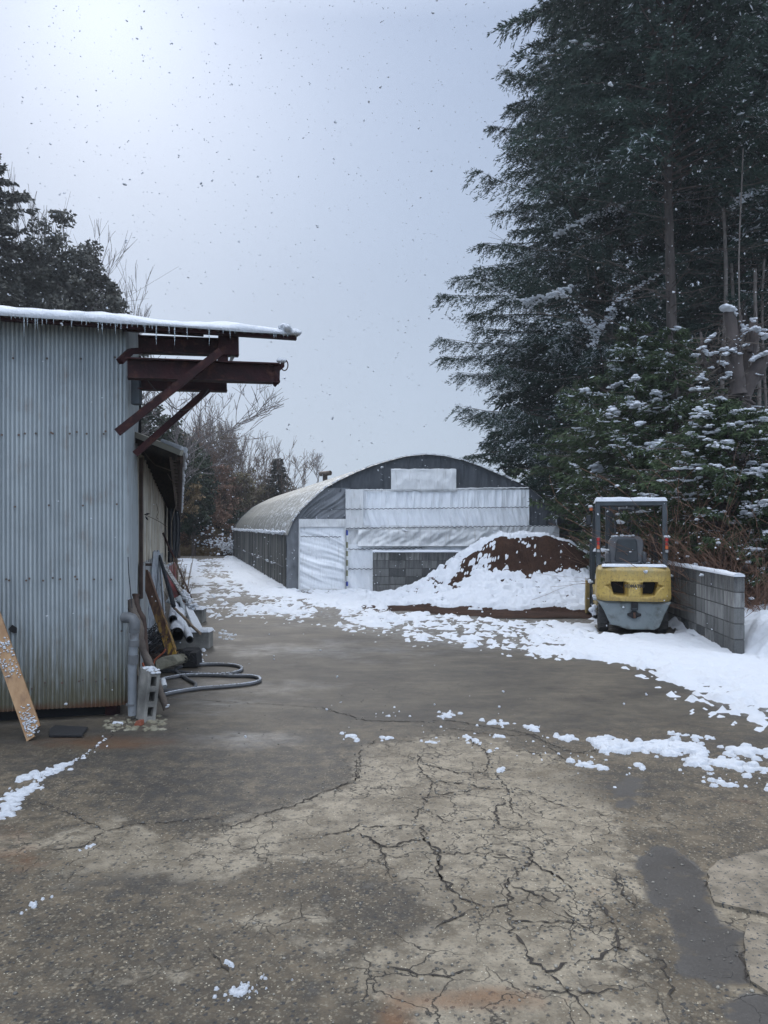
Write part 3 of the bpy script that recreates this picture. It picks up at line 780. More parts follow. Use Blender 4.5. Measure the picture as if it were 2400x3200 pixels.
def block_wall(name, label, a, b, courses, th=.13, bl=.40, bh=.20, seed=1):
    rg = random.Random(seed)
    root = thing(name, label, 'block wall', (a[0], a[1], 0))
    a = Vector((a[0], a[1], 0)); b = Vector((b[0], b[1], 0)); d = (b - a); L = d.length; d.normalize()
    nrm = Vector((-d.y, d.x, 0)); n = round(L / bl); bl = L / n
    ang = math.atan2(d.y, d.x); rot = Matrix.Rotation(ang, 3, 'Z')
    mb = MB()
    for r in range(courses):
        for i in range(n):
            mb.cur = min(1, max(0, rg.gauss(.5, .28)))
            c = a + d * (bl * (i + .5)) + Vector((0, 0, bh * (r + .5)))
            mb.cbox(c, (bl - .014, th, bh - .014), .004, rot)
    mb.build('blocks', m_block, root, tint=True)
    MB().box(a + d * L / 2 + Vector((0, 0, bh * courses / 2)), (L - .02, th - .014, bh * courses - .01), M=rot).build('mortar', m_mortar, root)
    # snow cap
    nn = int(L / .04); V = []; F = []
    prof = [(-.5, 0), (-.5, .35), (-.38, .75), (-.15, 1), (.15, 1), (.38, .75), (.5, .35), (.5, 0)]
    for i in range(nn + 1):
        s = L * i / nn; c = a + d * s + Vector((0, 0, bh * courses))
        hgt = .05 + .02 * (float(fbm(s * 3, 0, seed)) - .5) * 2; wv = th * (1.0 + .12 * float(fbm(s * 6, 3, seed)))
        for (u, v) in prof: V.append(c + nrm * u * wv + Vector((0, 0, v * hgt - .002)))
    k = len(prof)
    for i in range(nn):
        for j in range(k - 1): F.append((i * k + j, i * k + j + 1, (i + 1) * k + j + 1, (i + 1) * k + j))
    mbs = MB().add(V, F + [tuple(range(k)), tuple(nn * k + j for j in range(k))]); mbs.build('snow_cap', m_snow, root, smooth=True, auto=60)
    return root
cA = P(1164, 1700, 18.9); cB = Vector((5.35, 18.9, 0)); cN = Vector((4.45, 9.72, 0))
block_wall('block_wall', 'low grey concrete block wall behind the soil heap in front of the greenhouse', (cA.x, 18.9), (5.42, 18.9), 5, seed=3)
block_wall('block_wall', 'long dark stained concrete block wall running back beside the yellow forklift', (4.50, 9.72), (5.42, 18.8), 5, seed=5)

# ------------------------------------------------------------------ greenhouse
GD = 19.8
gh = thing('greenhouse', 'arched tunnel greenhouse with patched white and black sheeting and a stovepipe', 'greenhouse', (1.0, GD, 0))
arch_px = [(896, 1840), (895, 1750), (898, 1672), (912, 1635), (935, 1598), (975, 1560), (1015, 1525), (1060, 1500), (1110, 1476), (1165, 1454), (1215, 1439), (1270, 1425), (1331, 1419), (1390, 1424), (1440, 1436), (1500, 1455), (1560, 1481), (1610, 1502), (1655, 1522), (1695, 1556), (1722, 1588), (1737, 1615), (1743, 1650), (1747, 1700), (1750, 1840)]
arch = [P(a, b, GD) for a, b in arch_px]; arch[0].z = arch[-1].z = 0
def arch_top(x):
    xs_ = [v.x for v in arch[2:-2]]; zs_ = [v.z for v in arch[2:-2]]
    return float(np.interp(x, xs_, zs_))
tdir = Vector((-5.55, 21.3, 0))
m_film, t, p = new_mat('grey_roof_film'); q = NT(t)
co = q.n('ShaderNodeTexCoord').outputs['Object']
ua = q.n('ShaderNodeAttribute', attribute_name='u').outputs['Fac']; wa = q.n('ShaderNodeAttribute', attribute_name='w').outputs['Fac']
uv = q.n('ShaderNodeCombineXYZ', {0: ua, 1: wa, 2: 0.0}).outputs[0]
c = q.mix(q.rng(q.noise(q.map(uv, (1, .12, 1)), 3, 4), .35, .65), (.15, .152, .135, 1), (.25, .255, .235, 1))
c = q.mix(q.rng(q.noise(q.map(uv, (7, .35, 1)), 1.0, 3, .6), .46, .60, 0, .75), c, (.085, .085, .078, 1))
sn = q.math('ADD', q.noise(q.map(uv, (5, 3.2, 1)), 1.6, 6, .75), q.rng(ua, 0, 22, .10, -.04))
c = q.mix(q.rng(sn, .60, .70), c, (.66, .69, .73, 1))
t.links.new(c, p.inputs['Base Color']); p.inputs['Roughness'].default_value = .6
# roof skin swept back, ribs standing slightly proud
NS, SUB = 110, 3
apts = []
for i in range(2, len(arch) - 3):
    for k in range(SUB): apts.append(arch[i].lerp(arch[i + 1], k / SUB))
apts.append(arch[-3])
cxm = arch[12].x
V, F, U, Wt = [], [], [], []
acc = [0]
for i in range(1, len(apts)): acc.append(acc[-1] + (apts[i] - apts[i - 1]).length)
for j in range(NS + 1):
    f = j / NS
    rib = .022 * (abs(math.sin(math.pi * f * 44)) ** .7) - .02
    for i, a in enumerate(apts):
        nrm = Vector((a.x - cxm, 0, (a.z - .2) * 1.2)).normalized()
        end = .10 * ss(.97, 1.0, f)
        pt = a + tdir * f - nrm * (rib * -1 + float(end) * 1.5)
        V.append(pt + Vector((0, -.12, 0))); U.append(f * 21.3); Wt.append(acc[i])
m_ = len(apts)
for j in range(NS):
    for i in range(m_ - 1): F.append((j * m_ + i, j * m_ + i + 1, (j + 1) * m_ + i + 1, (j + 1) * m_ + i))
roof_o = np_mesh('roof', np.array([tuple(v) for v in V]), np.array(F), m_film, gh, smooth=True, attrs=dict(u=U, w=Wt))
# back end wall
bw = MB(); bw.prism([v + tdir - Vector((0, .15, 0)) for v in arch], (0, .03, 0)); 
m_dark = mat('black_shade_cloth', (.040, .046, .052), (.068, .075, .082), 3, .75, .5, 60, stretch=(1, 1, .4))
bw.build('end_wall', m_dark, gh)
# side wall: weathered dark sheeting with vertical folds
def side(name, p0, p1, z0, z1, n, amp, mt, seed, off=0, flare=0.0):
    d = (p1 - p0); L = d.length; d.normalize(); nr = Vector((d.y, -d.x, 0)); nz = 10
    V, F = [], []
    for i in range(n + 1):
        s = L * i / n; fold = (float(fbm(s * 3.2, 0, seed, 4)) - .5) * amp * 2 + .35 * amp * math.sin(s * 16 + 3 * math.sin(s * 1.7))
        for k in range(nz + 1):
            v = k / nz
            V.append(p0 + d * s + nr * (fold * (.4 + .6 * (1 - v)) + off + flare * (1 - v)) + Vector((0, 0, z0 + (z1 - z0) * v)))
    for i in range(n):
        for k in range(nz): F.append((i * (nz + 1) + k, (i + 1) * (nz + 1) + k, (i + 1) * (nz + 1) + k + 1, i * (nz + 1) + k + 1))
    return np_mesh(name, np.array([tuple(v) for v in V]), np.array(F), mt, gh, smooth=True)
m_side, t, p = new_mat('weathered_side_sheet'); q = NT(t)
co = q.n('ShaderNodeTexCoord').outputs['Object']
n1 = q.noise(q.map(co, (2.2, 2.2, .08)), 2.4, 5, .7); n2 = q.noise(q.map(co, (7, 5.5, .12)), 1.6, 4, .7); n3 = q.noise(co, 7, 5, .7)
c = q.mix(q.rng(n1, .36, .66), (.05, .053, .052, 1), (.21, .212, .195, 1)); c = q.mix(q.rng(n2, .46, .56, 0, .85), c, (.014, .016, .016, 1))  # upright streaks painted in for the light and dark of the folds
c = q.mix(q.rng(n3, .66, .72, 0, .5), c, (.55, .57, .6, 1))
t.links.new(c, p.inputs['Base Color']); p.inputs['Roughness'].default_value = .8
t.links.new(q.bump(n2, .6, .05), p.inputs['Normal'])
e0 = Vector((arch[2].x, GD, 0)); e1 = e0 + tdir
s0 = Vector((arch[2].x - .08, GD + .35, 0))
side('side_wall', s0, e1, 0, 1.47, 900, .05, m_side, 5)
MB().tube([s0 + Vector((-.08, 0, .56 + .02 * math.sin(i * .7))) + (e1 - s0) * (i / 40) for i in range(41)], .014, 6).build('side_rail', m_dark, gh)
for i in range(9):
    mb = MB(); f = .02 + i * .118; b_ = s0 + (e1 - s0) * f + Vector((-.07, 0, 0)); mb.tube([b_ + Vector((0, 0, 1.45)), b_ + Vector((random.uniform(-.03, .03), 0, .7)), b_ + Vector((0, 0, .1))], .010, 5); mb.build('side_rope', m_dark, gh)
# eave snow crumbs
C, Rr = [], []
for _ in range(620):
    f = random.random() ** 1.3; b_ = s0 + (e1 - s0) * f; C.append((b_.x - .07 + random.gauss(0, .02), b_.y, 1.47 + random.gauss(.0, .025))); Rr.append(random.uniform(.012, .045))
for _ in range(34):
    f = random.choice([.1, .17, .3, .42, .6]) + random.gauss(0, .012); b_ = s0 + (e1 - s0) * f; C.append((b_.x - .10 + random.gauss(0, .02), b_.y, .56 + random.gauss(.02, .02))); Rr.append(random.uniform(.01, .035))
for i in range(260):       # along the front roof edge
    k = random.randint(3, len(arch) - 9); a = arch[k].lerp(arch[k + 1], random.random()); C.append((a.x, GD - .10 + random.gauss(0, .03), a.z + .01)); Rr.append(random.uniform(.012, .03))
V, F = blobs(C, Rr, .6, .3, seed=8); np_mesh('snow', V, F, m_snow, gh)
# snow drift along the side foot
C, Rr = [], []
for _ in range(900):
    f = random.random(); b_ = s0 + (e1 - s0) * f; C.append((b_.x - .15 + random.gauss(0, .12), b_.y, .01)); Rr.append(random.uniform(.04, .12))
for _ in range(120):
    g = G(random.uniform(925, 1165), random.gauss(1848, 3)); C.append((g.x, min(g.y, 19.6), .0)); Rr.append(random.uniform(.03, .10) * (1.6 if g.x > -.95 else .45))
for _ in range(60):
    C.append((random.uniform(-2.9, -2.2), 19.6 + random.gauss(0, .15), 0)); Rr.append(random.uniform(.04, .11))
V, F = blobs(C, Rr, .45, .2, fine=True, seed=9); o = np_mesh('snow_drift', V, F, m_snow, smooth=True); tag(o, kind='structure')

def sheet_mat(name, a, b, dirt, dirtc=(.25, .22, .17), rough=.45, bstr=.5):
    m, t, p = new_mat(name); q = NT(t)
    co = q.n('ShaderNodeTexCoord').outputs['Object']
    n1 = q.noise(co, 2.0, 5, .6); n2 = q.noise(q.map(co, (5, 1, .6)), 4, 5, .65)
    c = q.mix(q.rng(n1, .3, .7), c4(a), c4(b)); c = q.mix(q.rng(n2, .56, .78, 0, dirt), c, c4(dirtc))
    t.links.new(c, p.inputs['Base Color']); p.inputs['Roughness'].default_value = rough
    t.links.new(q.bump(q.noise(q.map(co, (9, 1, 1.5)), 3, 5, .7), bstr, .03), p.inputs['Normal'])
    return m
m_white = sheet_mat('white_sheeting', (.78, .81, .84), (.88, .90, .92), .35, bstr=.8)
m_white2 = sheet_mat('aged_white_sheeting', (.58, .59, .59), (.74, .75, .75), .6, bstr=.8)
m_greycl = sheet_mat('grey_sheeting', (.11, .12, .13), (.18, .19, .205), .5, (.08, .085, .09))
m_blackcl = sheet_mat('black_sheeting', (.034, .040, .048), (.066, .075, .086), .5, (.12, .12, .12), .55, .8)
def panel(name, x0, x1, y0, y1, mt, depth=.05, amp=.02, skew=0.0, diag=0.0, fx=9, fz=1.2, seed=0, clip=True, sag=0.0, xn=None, hem=0.0):
    a = P(x0, y0, GD); b = P(x1, y1, GD)
    W_, H_ = b.x - a.x, a.z - b.z
    nx = max(6, int(W_ / .022)); nz = max(5, int(H_ / .03))
    V, F = [], []
    for i in range(nx + 1):
        u = i / nx; x = a.x + W_ * u
        zt = a.z - sag * math.sin(math.pi * u) ; zb = b.z
        if clip: zt = min(zt, arch_top(x) - .015)
        zb = min(zb, zt - .004)
        for k in range(nz + 1):
            v = k / nz; z = zb + (zt - zb) * v
            s_ = x + skew * (z - b.z)
            n_ = float(fbm(s_ * fx, z * fz, seed, 3)) - .5
            n2_ = float(vnoise(s_ * fx * 2.7, z * fz * 1.5, seed + 5)) - .5
            if diag:
                dd_ = z * 15 + x * diag * 15 + 1.2 * math.sin(x * 3 + z * 2); n_ = float(fbm(dd_, x * 1.1, seed, 3)) - .5; n2_ = float(vnoise(dd_ * 2.1, x * 1.5, seed + 5)) - .5
            w_ = (.35 + .65 * math.sin(math.pi * min(1, max(0, v * .9 + .05))))
            V.append((x, GD - depth - amp * (n_ * 3.4 + n2_ * 1.1) * w_ - hem * (1 - v) ** 6, z))
    for i in range(nx):
        for k in range(nz): F.append((i * (nz + 1) + k, (i + 1) * (nz + 1) + k, (i + 1) * (nz + 1) + k + 1, i * (nz + 1) + k + 1))
    return np_mesh(name, np.array(V), np.array(F), mt, gh, smooth=True)
panel('upper_cloth', 905, 1737, 1419, 1540, m_blackcl, .02, .03, seed=1, fx=6)
panel('upper_cloth', 898, 1095, 1525, 1650, m_greycl, .05, .035, diag=-.9, seed=2)
panel('corner_cloth', 896, 940, 1610, 1846, m_greycl, .04, .03, seed=3, fx=4, fz=3)
panel('corner_cloth', 1640, 1742, 1530, 1648, m_blackcl, .03, .02, seed=4)
mw = MB()
# solid dark backing wall so nothing shows through
mw.prism([v + Vector((0, .06, 0)) for v in arch], (0, .03, 0)); mw.build('front_wall', m_dark, gh)
strips = [(1080, 1652, 1530, 1590, m_white, .0), (1085, 1652, 1586, 1648, m_white, .3), (1085, 1745, 1642, 1702, m_white2, -.5), (1085, 1747, 1700, 1778, m_white, .15), (1085, 1748, 1774, 1846, m_white, .2)]
for i, (a, b, c, d, mt, sk) in enumerate(strips):
    panel('wall_sheet', a, b, c, d, mt, .075 + .012 * i, .036, skew=sk, fx=(13, 11, 7, 9, 6)[i], fz=.9, seed=10 + i)
panel('wall_sheet', 1081, 1136, 1532, 1655, m_white2, .14, .025, seed=21)
panel('wall_sheet', 1120, 1560, 1655, 1706, m_white2, .17, .05, skew=-.9, fx=3.2, fz=4, seed=22, hem=.03)
panel('gable_patch', 1222, 1424, 1468, 1531, m_white2, .15, .03, seed=23, fx=3, fz=3)
for (a, b, c, d, r) in ((1222, 1424, 1468, 1468, .03), (1080, 1222, 1531, 1531, .022), (1424, 1652, 1527, 1524, .022), (1222, 1428, 1532, 1533, .022)):
    pp = [P(a + (b - a) * k / 30, c + (d - c) * k / 30 + random.uniform(-.8, .8), GD - .12) for k in range(31)]
    MB().tube(pp, [r * random.uniform(.6, 1.1) for _ in pp], 6).build('rolled_hem', m_white2, gh, smooth=True)
for (a, b, yy, yb) in ((1000, 1652, 1592, 1585), (1082, 1742, 1651, 1643), (1080, 1320, 1717, 1712), (1084, 1165, 1778, 1778), (940, 1066, 1676, 1678)):
    n = int((b - a) / 2); pp = [P(a + (b - a) * k / n, yy + (yb - yy) * k / n + 1.1 * math.sin(k * .9), GD - .15) for k in range(n + 1)]
    MB().tube(pp, .0085, 4).build('tie_cord', m_dark, gh)
# door of white sheet on a frame
panel('door', 936, 1078, 1640, 1842, m_white, .10, .030, diag=.42, seed=31, clip=False)
panel('door_header', 936, 1080, 1622, 1646, m_white2, .15, .02, seed=32, clip=False, fx=4)
mb = MB()
mb.beam(P(936, 1622, GD - .13), Vector((P(936, 1, GD).x, GD - .13, 0)), .03, .03); mb.beam(P(1079, 1622, GD - .13), Vector((P(1079, 1, GD).x, GD - .13, 0)), .03, .03)
mb.beam(P(934, 1843, GD - .16), P(1080, 1843, GD - .16), .05, .05)
mb.build('door_frame', m_white2, gh)
# stovepipe with tee cap
m_rustp = mat('rusty_stovepipe', (.07, .05, .042), (.15, .12, .10), 8, .6, .3, 50, metallic=.3)
SD = 27
mb = MB(); mb.tube([P(1016, 1540, SD), P(1016, 1486, SD)], .085, 16); mb.tube([P(1002, 1481, SD - .0), P(1032, 1478, SD - .35)], .085, 16)
mb.build('stovepipe', m_rustp, gh, smooth=True)
# colour banded measuring pole beside the door
m_blue = mat('blue_band', (.03, .06, .30), rough=.5); m_oliv = mat('olive_band', (.20, .20, .12), rough=.6); m_wht = mat('white_band', (.62, .64, .64), rough=.5)
pole = thing('banded_pole', 'thin pole with blue, white and olive bands standing beside the greenhouse door', 'pole', (P(1085, 1, GD - .22).x, GD - .22, 0))
bands = [(1657, 1673, m_blue, 'blue_band'), (1673, 1694, m_wht, 'white_band'), (1694, 1712, m_oliv, 'olive_band'), (1712, 1722, m_wht, 'white_band'), (1722, 1738, m_oliv, 'olive_band'), (1738, 1750, m_wht, 'white_band'), (1750, 1768, m_oliv, 'olive_band'), (1768, 1782, m_wht, 'white_band'), (1782, 1800, m_oliv, 'olive_band'), (1800, 1817, m_wht, 'white_band'), (1817, 1831, m_blue, 'blue_band'), (1831, 1845, m_wht, 'white_band')]
for (a, b, m, nm) in bands:
    MB().cbox((P(1085, a, GD - .22) + P(1085, b, GD - .22)) / 2, (.045, .02, (b - a) / FPX * (GD - .22)), .003).build(nm, m, pole)

# dark net covered frame right of the greenhouse, and a second soil heap
ND = 20.6
mn = MB(); pts = [P(1738, 1588, ND), P(1765, 1600, ND), (P(1800, 1630, ND)), P(1838, 1670, ND), P(1850, 1720, ND), Vector((P(1850, 1, ND).x, ND, 0)), Vector((P(1738, 1, ND).x, ND, 0))]
mn.prism(pts, (-.5, 3.0, 0))
o = mn.build('net_covered_frame', m_blackcl, bevel=.05); tag(o, 'low frame draped in black netting beyond the right end of the greenhouse', 'covered frame')
hx, hy = np.meshgrid(np.arange(4.3, 6.6, .05), np.arange(19.1, 20.5, .05))
hz = .95 * ss(6.5, 4.6, hx) * ss(19.1, 19.7, hy) * ss(20.5, 20.0, hy) + (fbm(hx * 4, hy * 4, 66) - .5) * .15
m_soil2 = mat('orange_brown_soil', (.16, .065, .025), (.08, .035, .018), 12, .95, 1.0, 30, c3=(.7, .72, .76), scale3=9, lo3=.6, hi3=.66)
o = hf_mesh('soil_mound', hx, hy, hz, hz > .02, m_soil2); tag(o, 'orange brown soil mound behind the back block wall beside the forklift', 'soil mound')

# ------------------------------------------------------------------ corrugated shed, left
Cn = Vector((-2.215, 6.6, 0))
fd = Vector((1, .28, 0)).normalized(); nf = Vector((-.28, 1, 0)).normalized(); sdv = Vector((-.26, 1, 0)).normalized()
def S(px, py, off=0.0):
    "point on the shed's front plane (off metres in front of it) seen at photo pixel"
    rx_ = (px - 1200) / FPX
    D = (Cn.dot(nf) - off) / (rx_ * nf.x + nf.y)
    return P(px, py, D)
shed = thing('corrugated_shed', 'tall weathered corrugated iron shed with snowy roof edge at the left', 'shed', (Cn.x, Cn.y, 0))
m_corr, t, p = new_mat('weathered_corrugated_iron'); q = NT(t)
co = q.n('ShaderNodeTexCoord').outputs['Object']; zz = q.n('ShaderNodeSeparateXYZ', {0: co}).outputs[2]
n1 = q.noise(q.map(co, (14, 14, .5)), 1.0, 5, .65); n2 = q.noise(co, 4, 6, .65); n3 = q.noise(q.map(co, (30, 30, 2)), 1.5, 4, .7); n4 = q.noise(co, 60, 3)
c = q.mix(q.rng(n1, .35, .65), (.32, .355, .37, 1), (.45, .49, .50, 1))
c = q.mix(q.rng(n2, .45, .7, 0, .35), c, (.22, .245, .255, 1))
ru = q.math('ADD', n1, q.math('MULTIPLY', q.math('SUBTRACT', n2, .5), .8))
c = q.mix(q.rng(ru, .60, .76, 0, .45), c, (.26, .17, .11, 1))
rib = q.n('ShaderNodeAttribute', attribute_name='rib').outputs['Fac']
c = q.mix(q.math('MULTIPLY', q.rng(rib, .6, .08), .62), c, (.12, .14, .15, 1))      # darker grey mixed in towards the valleys
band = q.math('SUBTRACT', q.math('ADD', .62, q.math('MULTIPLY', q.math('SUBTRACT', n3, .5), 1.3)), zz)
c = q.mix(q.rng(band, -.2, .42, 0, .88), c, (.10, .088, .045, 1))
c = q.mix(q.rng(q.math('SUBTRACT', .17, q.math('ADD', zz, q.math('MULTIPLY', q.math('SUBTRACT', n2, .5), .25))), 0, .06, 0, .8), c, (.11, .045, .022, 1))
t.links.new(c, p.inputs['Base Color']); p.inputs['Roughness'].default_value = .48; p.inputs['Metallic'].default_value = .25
p.inputs['Specular IOR Level'].default_value = .4
t.links.new(q.bump(n4, .15, .004), p.inputs['Normal'])
def corrugated(name, path, z0f, z1f, mt, parent, pitch=.034, amp=.0075, nz=16, per=8, seed=0):
    "vertical corrugated sheet following a ground path [(Vector)...]; z0f(s), z1f(s) give its lower and upper edge"
    L = [0.0]
    for i in range(1, len(path)): L.append(L[-1] + (path[i] - path[i - 1]).length)
    n = int(L[-1] / pitch * per); V, F, Rb = [], [], []
    for i in range(n + 1):
        s = L[-1] * i / n
        k = min(len(L) - 2, max(0, int(np.searchsorted(L, s)) - 1)); f = (s - L[k]) / (L[k + 1] - L[k])
        pt = path[k].lerp(path[k + 1], f); d = (path[k + 1] - path[k]).normalized(); nr = Vector((d.y, -d.x, 0))
        w = math.sin(2 * math.pi * s / pitch); lap = .003 * (int(s / .62) % 2)
        for j in range(nz + 1):
            v = j / nz; z = z0f(s) + (z1f(s) - z0f(s)) * v
            dent = (float(vnoise(s * 1.7, z * 1.3, seed)) - .5) * .03 * (1.2 - v * .6)
            V.append(pt + nr * (w * amp + dent + lap) + Vector((0, 0, z))); Rb.append(.5 + .5 * w)
    for i in range(n):
        for j in range(nz): F.append((i * (nz + 1) + j, (i + 1) * (nz + 1) + j, (i + 1) * (nz + 1) + j + 1, i * (nz + 1) + j + 1))
    return np_mesh(name, np.array([tuple(v) for v in V]), np.array(F), mt, parent, smooth=True, attrs=dict(rib=Rb))
lft = Cn - fd * 4.2
ca, cb = Cn - fd * .07, Cn + sdv * .09
path = [lft, ca, (ca * .30 + Cn * .52 + cb * .18), (ca * .18 + Cn * .52 + cb * .30), cb, Cn + sdv * 1.62]
LT = 4.2
z0f = lambda s: .105 + .025 * max(0, (3.0 - s)) / 2 - .015 * math.sin(s * 5) * .3 + (.02 if s < LT - 1.2 else 0) + max(0, (s - LT)) * .05
z1f = lambda s: 3.365 + max(0, s - LT) * .27
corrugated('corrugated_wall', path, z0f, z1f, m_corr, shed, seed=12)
m_black = mat('dark_void', (.012, .012, .013), rough=.95)
# black plate on the sheet, a torn hole's dark inside put into its colour
hp = [S(a, b, .018) for a, b in ((26, 1966), (38, 1952), (53, 1962), (52, 1978), (44, 1979), (33, 1974))]
MB().prism(hp, nf * .004).build('hole_dark_patch', m_black, shed)
m_hd = mat('nail_heads', (.06, .055, .05), (.12, .07, .05), 30, .6)
mb = MB()
for (a, b) in [(x + (k * 31) % 17 - 8, y0 - x * .012 + (x * 7 + k) % 5) for k, y0 in enumerate((1356, 1812, 2132, 1120, 1580)) for x in range(14 + 9 * k, 380, 53 if k < 3 else 106)] + list(((40, 2160), (259, 2125), (330, 2122), (165, 1806), (235, 1802), (92, 1808), (20, 1810), (78, 1355), (160, 1352), (240, 1350), (330, 1348), (100, 2152), (380, 1972))):
    c_ = S(a, b, .014); MB().tube([c_, c_ - nf * .006], .009, 8).build('roofing_nail', m_hd, shed)
# inside: floor slab edge, back and end walls, red steel foot
m_redst = mat('dark_red_steel', (.034, .010, .011), (.016, .007, .008), 7, .7, .3, 40, spec=.2, c3=(.075, .03, .02), scale3=14, lo3=.55, hi3=.75)
m_conc = mat('old_concrete', (.17, .165, .15), (.27, .26, .235), 7, .9, .6, 60, c3=(.09, .088, .08), scale3=3, lo3=.5, hi3=.7)
mb = MB(); bk = sdv * 3.3
mb.beam(lft + bk + Vector((0, 0, 1.9)), Cn + bk + Vector((-.05, 0, 1.9)), .05, 3.8); mb.beam(lft + Vector((0, .03, 1.6)), lft + bk + Vector((0, 0, 1.6)), .05, 3.2)
mb.build('back_wall', m_black, shed)
MB().cbox(S(352, 2222, -.14) , (.10, .1, .26), .004).build('column_foot', m_redst, shed)
mb = MB(); a = lft + nf * .32; b = Cn + nf * .30 - fd * .12
mb.beam(a + Vector((0, 0, .05)), b + Vector((0, 0, .05)), .3, .1); mb.build('footing', m_black, shed)
# roof: front edge just in front of the wall, rising to the back
re0 = S(-700, 0, .28); re1 = S(931, 0, .28)
zedge = 3.315
def rp(s, back, up=0.0):
    "s 0..1 along the front edge; back = metres behind it"
    b_ = Vector((re0.x, re0.y, 0)).lerp(Vector((re1.x, re1.y, 0)), s) + nf * back
    return b_ + Vector((0, 0, zedge + back * .262 + up))
m_roof = mat('rusty_roof_sheet', (.06, .065, .07), (.10, .085, .07), 9, .7)
V, F = [], []; NR = 620
LE = (re1 - re0).length
for i in range(NR + 1):
    s = i / NR; w = .009 * math.sin(s * LE / .076 * 2 * math.pi)
    V += [rp(s, 0, w), rp(s, 3.4, w), rp(s, 3.4, w - .012), rp(s, 0, w - .012)]
for i in range(NR):
    for j in range(4): F.append((i * 4 + j, i * 4 + (j + 1) % 4, (i + 1) * 4 + (j + 1) % 4, (i + 1) * 4 + j))
np_mesh('roof', np.array([tuple(v) for v in V]), np.array(F), m_roof, shed)
def sE(px):  # fraction along the edge for a photo column
    a_ = S(px, 0, .28); return (Vector((a_.x, a_.y, 0)) - Vector((re0.x, re0.y, 0))).length / (Vector((re1.x, re1.y, 0)) - Vector((re0.x, re0.y, 0))).length
mb = MB()
mb.beam(rp(sE(380), .24, -.045), rp(sE(640), .24, -.045), .05, .055); mb.beam(rp(sE(0), .04, -.03), rp(.998, .04, -.03), .05, .04)
mb.build('roof_purlin', m_redst, shed)
# roof snow: rolled front edge
V, F = [], []; NSn = 520; prof = [(-.03, -.008), (-.042, .018), (-.028, .042), (0, .054), (.12, .058), (.6, .06), (1.8, .07), (3.3, .06), (3.36, .0)]
send = sE(893)
for i in range(NSn + 1):
    s = send * i / NSn; sm = s * LE
    k = .84 + .5 * (float(fbm(sm * 3.2, 1, 91)) - .5) * 2 + (.10 if abs(s - sE(245)) < .012 else 0) + .12 * ss(.05, 0, send - s)
    k *= float(ss(-.001, .006, send - s)) * .9 + .1
    dr = (float(fbm(sm * 6, 2, 92)) - .5) * .03
    for (u, v) in prof: V.append(rp(s, u + (dr if u < .1 else 0), v * float(k) + (.25 * dr if v > 0 else 0)))
K = len(prof)
for i in range(NSn):
    for j in range(K - 1): F.append((i * K + j, (i + 1) * K + j, (i + 1) * K + j + 1, i * K + j + 1))
np_mesh('roof_snow', np.array([tuple(v) for v in V]), np.array(F), m_snow, shed, smooth=True)
C = [rp(sE(890) + random.random() * (.996 - sE(890)), random.uniform(-.01, .5), .015) for _ in range(150)]
C += [rp(send + random.uniform(-.004, .002), random.uniform(-.04, .1), random.uniform(.03, .07)) for _ in range(14)]
V, F = blobs([tuple(c) for c in C], [random.uniform(.025, .045) for _ in C], .7, .2, fine=True, seed=4)
np_mesh('roof_snow', V, F, m_snow, shed, smooth=True)
mb = MB(); rg = random.Random(4)
x_ = -10
while x_ < 900:
    x_ += rg.choice([6, 9, 13, 13, 18, 30]) * rg.uniform(.8, 1.2)
    if x_ > 500 and rg.random() < .75: continue
    L_ = rg.choice([.02, .03, .04, .06, .09, .14]) * rg.uniform(.7, 1.2); a_ = rp(sE(x_), -.03, -.0)
    if L_ > .02: MB().tube([a_, a_ - Vector((0, 0, L_ * .5)), a_ - Vector((0, 0, L_))], [.006, .004, .0012], 6).build('icicle', m_ice, shed, smooth=True)
# steel outrigger beams
def Bm(px0, py0, px1, py1, off, w, hpx, name, ib=True, mt=None):
    a_, b_ = S(px0, py0, off), S(px1, py1, off); h = hpx / FPX * (a_.y + b_.y) / 2; mb = MB()
    (mb.ibeam if ib else mb.beam)(a_, b_, w, h); return mb.build(name, mt or m_redst, shed)
Bm(432, 1077, 745, 1088, .03, .10, 52, 'crane_beam')
Bm(398, 1152, 872, 1168, .30, .12, 62, 'crane_rail')
Bm(430, 1198, 709, 1205, -.12, .10, 40, 'crane_beam')
mb = MB(); mb.beam(S(698, 1028, .10), S(697, 1160, .10), .08, .05, up=(0, 1, 0)); mb.beam(S(714, 1030, .14), S(715, 1110, .14), .17, .04, up=(0, 1, 0)); mb.build('hanger_plate', m_redst, shed)
MB().prism([S(738, 1108, .13), S(722, 1108, .13), S(708, 1160, .13)], nf * .02).build('gusset_plate', m_conc, shed)
Bm(366, 1352, 690, 1098, .40, .05, 24, 'diagonal_brace', False); Bm(422, 1420, 652, 1216, -.02, .05, 20, 'diagonal_brace', False)
mb = MB(); mb.beam(S(374, 1130, .20), S(408, 1098, .12), .05, .05); mb.beam(S(408, 1098, .12), S(440, 1096, .05), .05, .05); mb.build('bracket_arm', m_redst, shed)
m_gal = mat('dark_grey_paint', (.045, .058, .07), (.03, .036, .042), 6, .6)
MB().cbox(S(427, 1224, -.12), (.075, .08, .23), .005).build('junction_box', m_gal, shed)
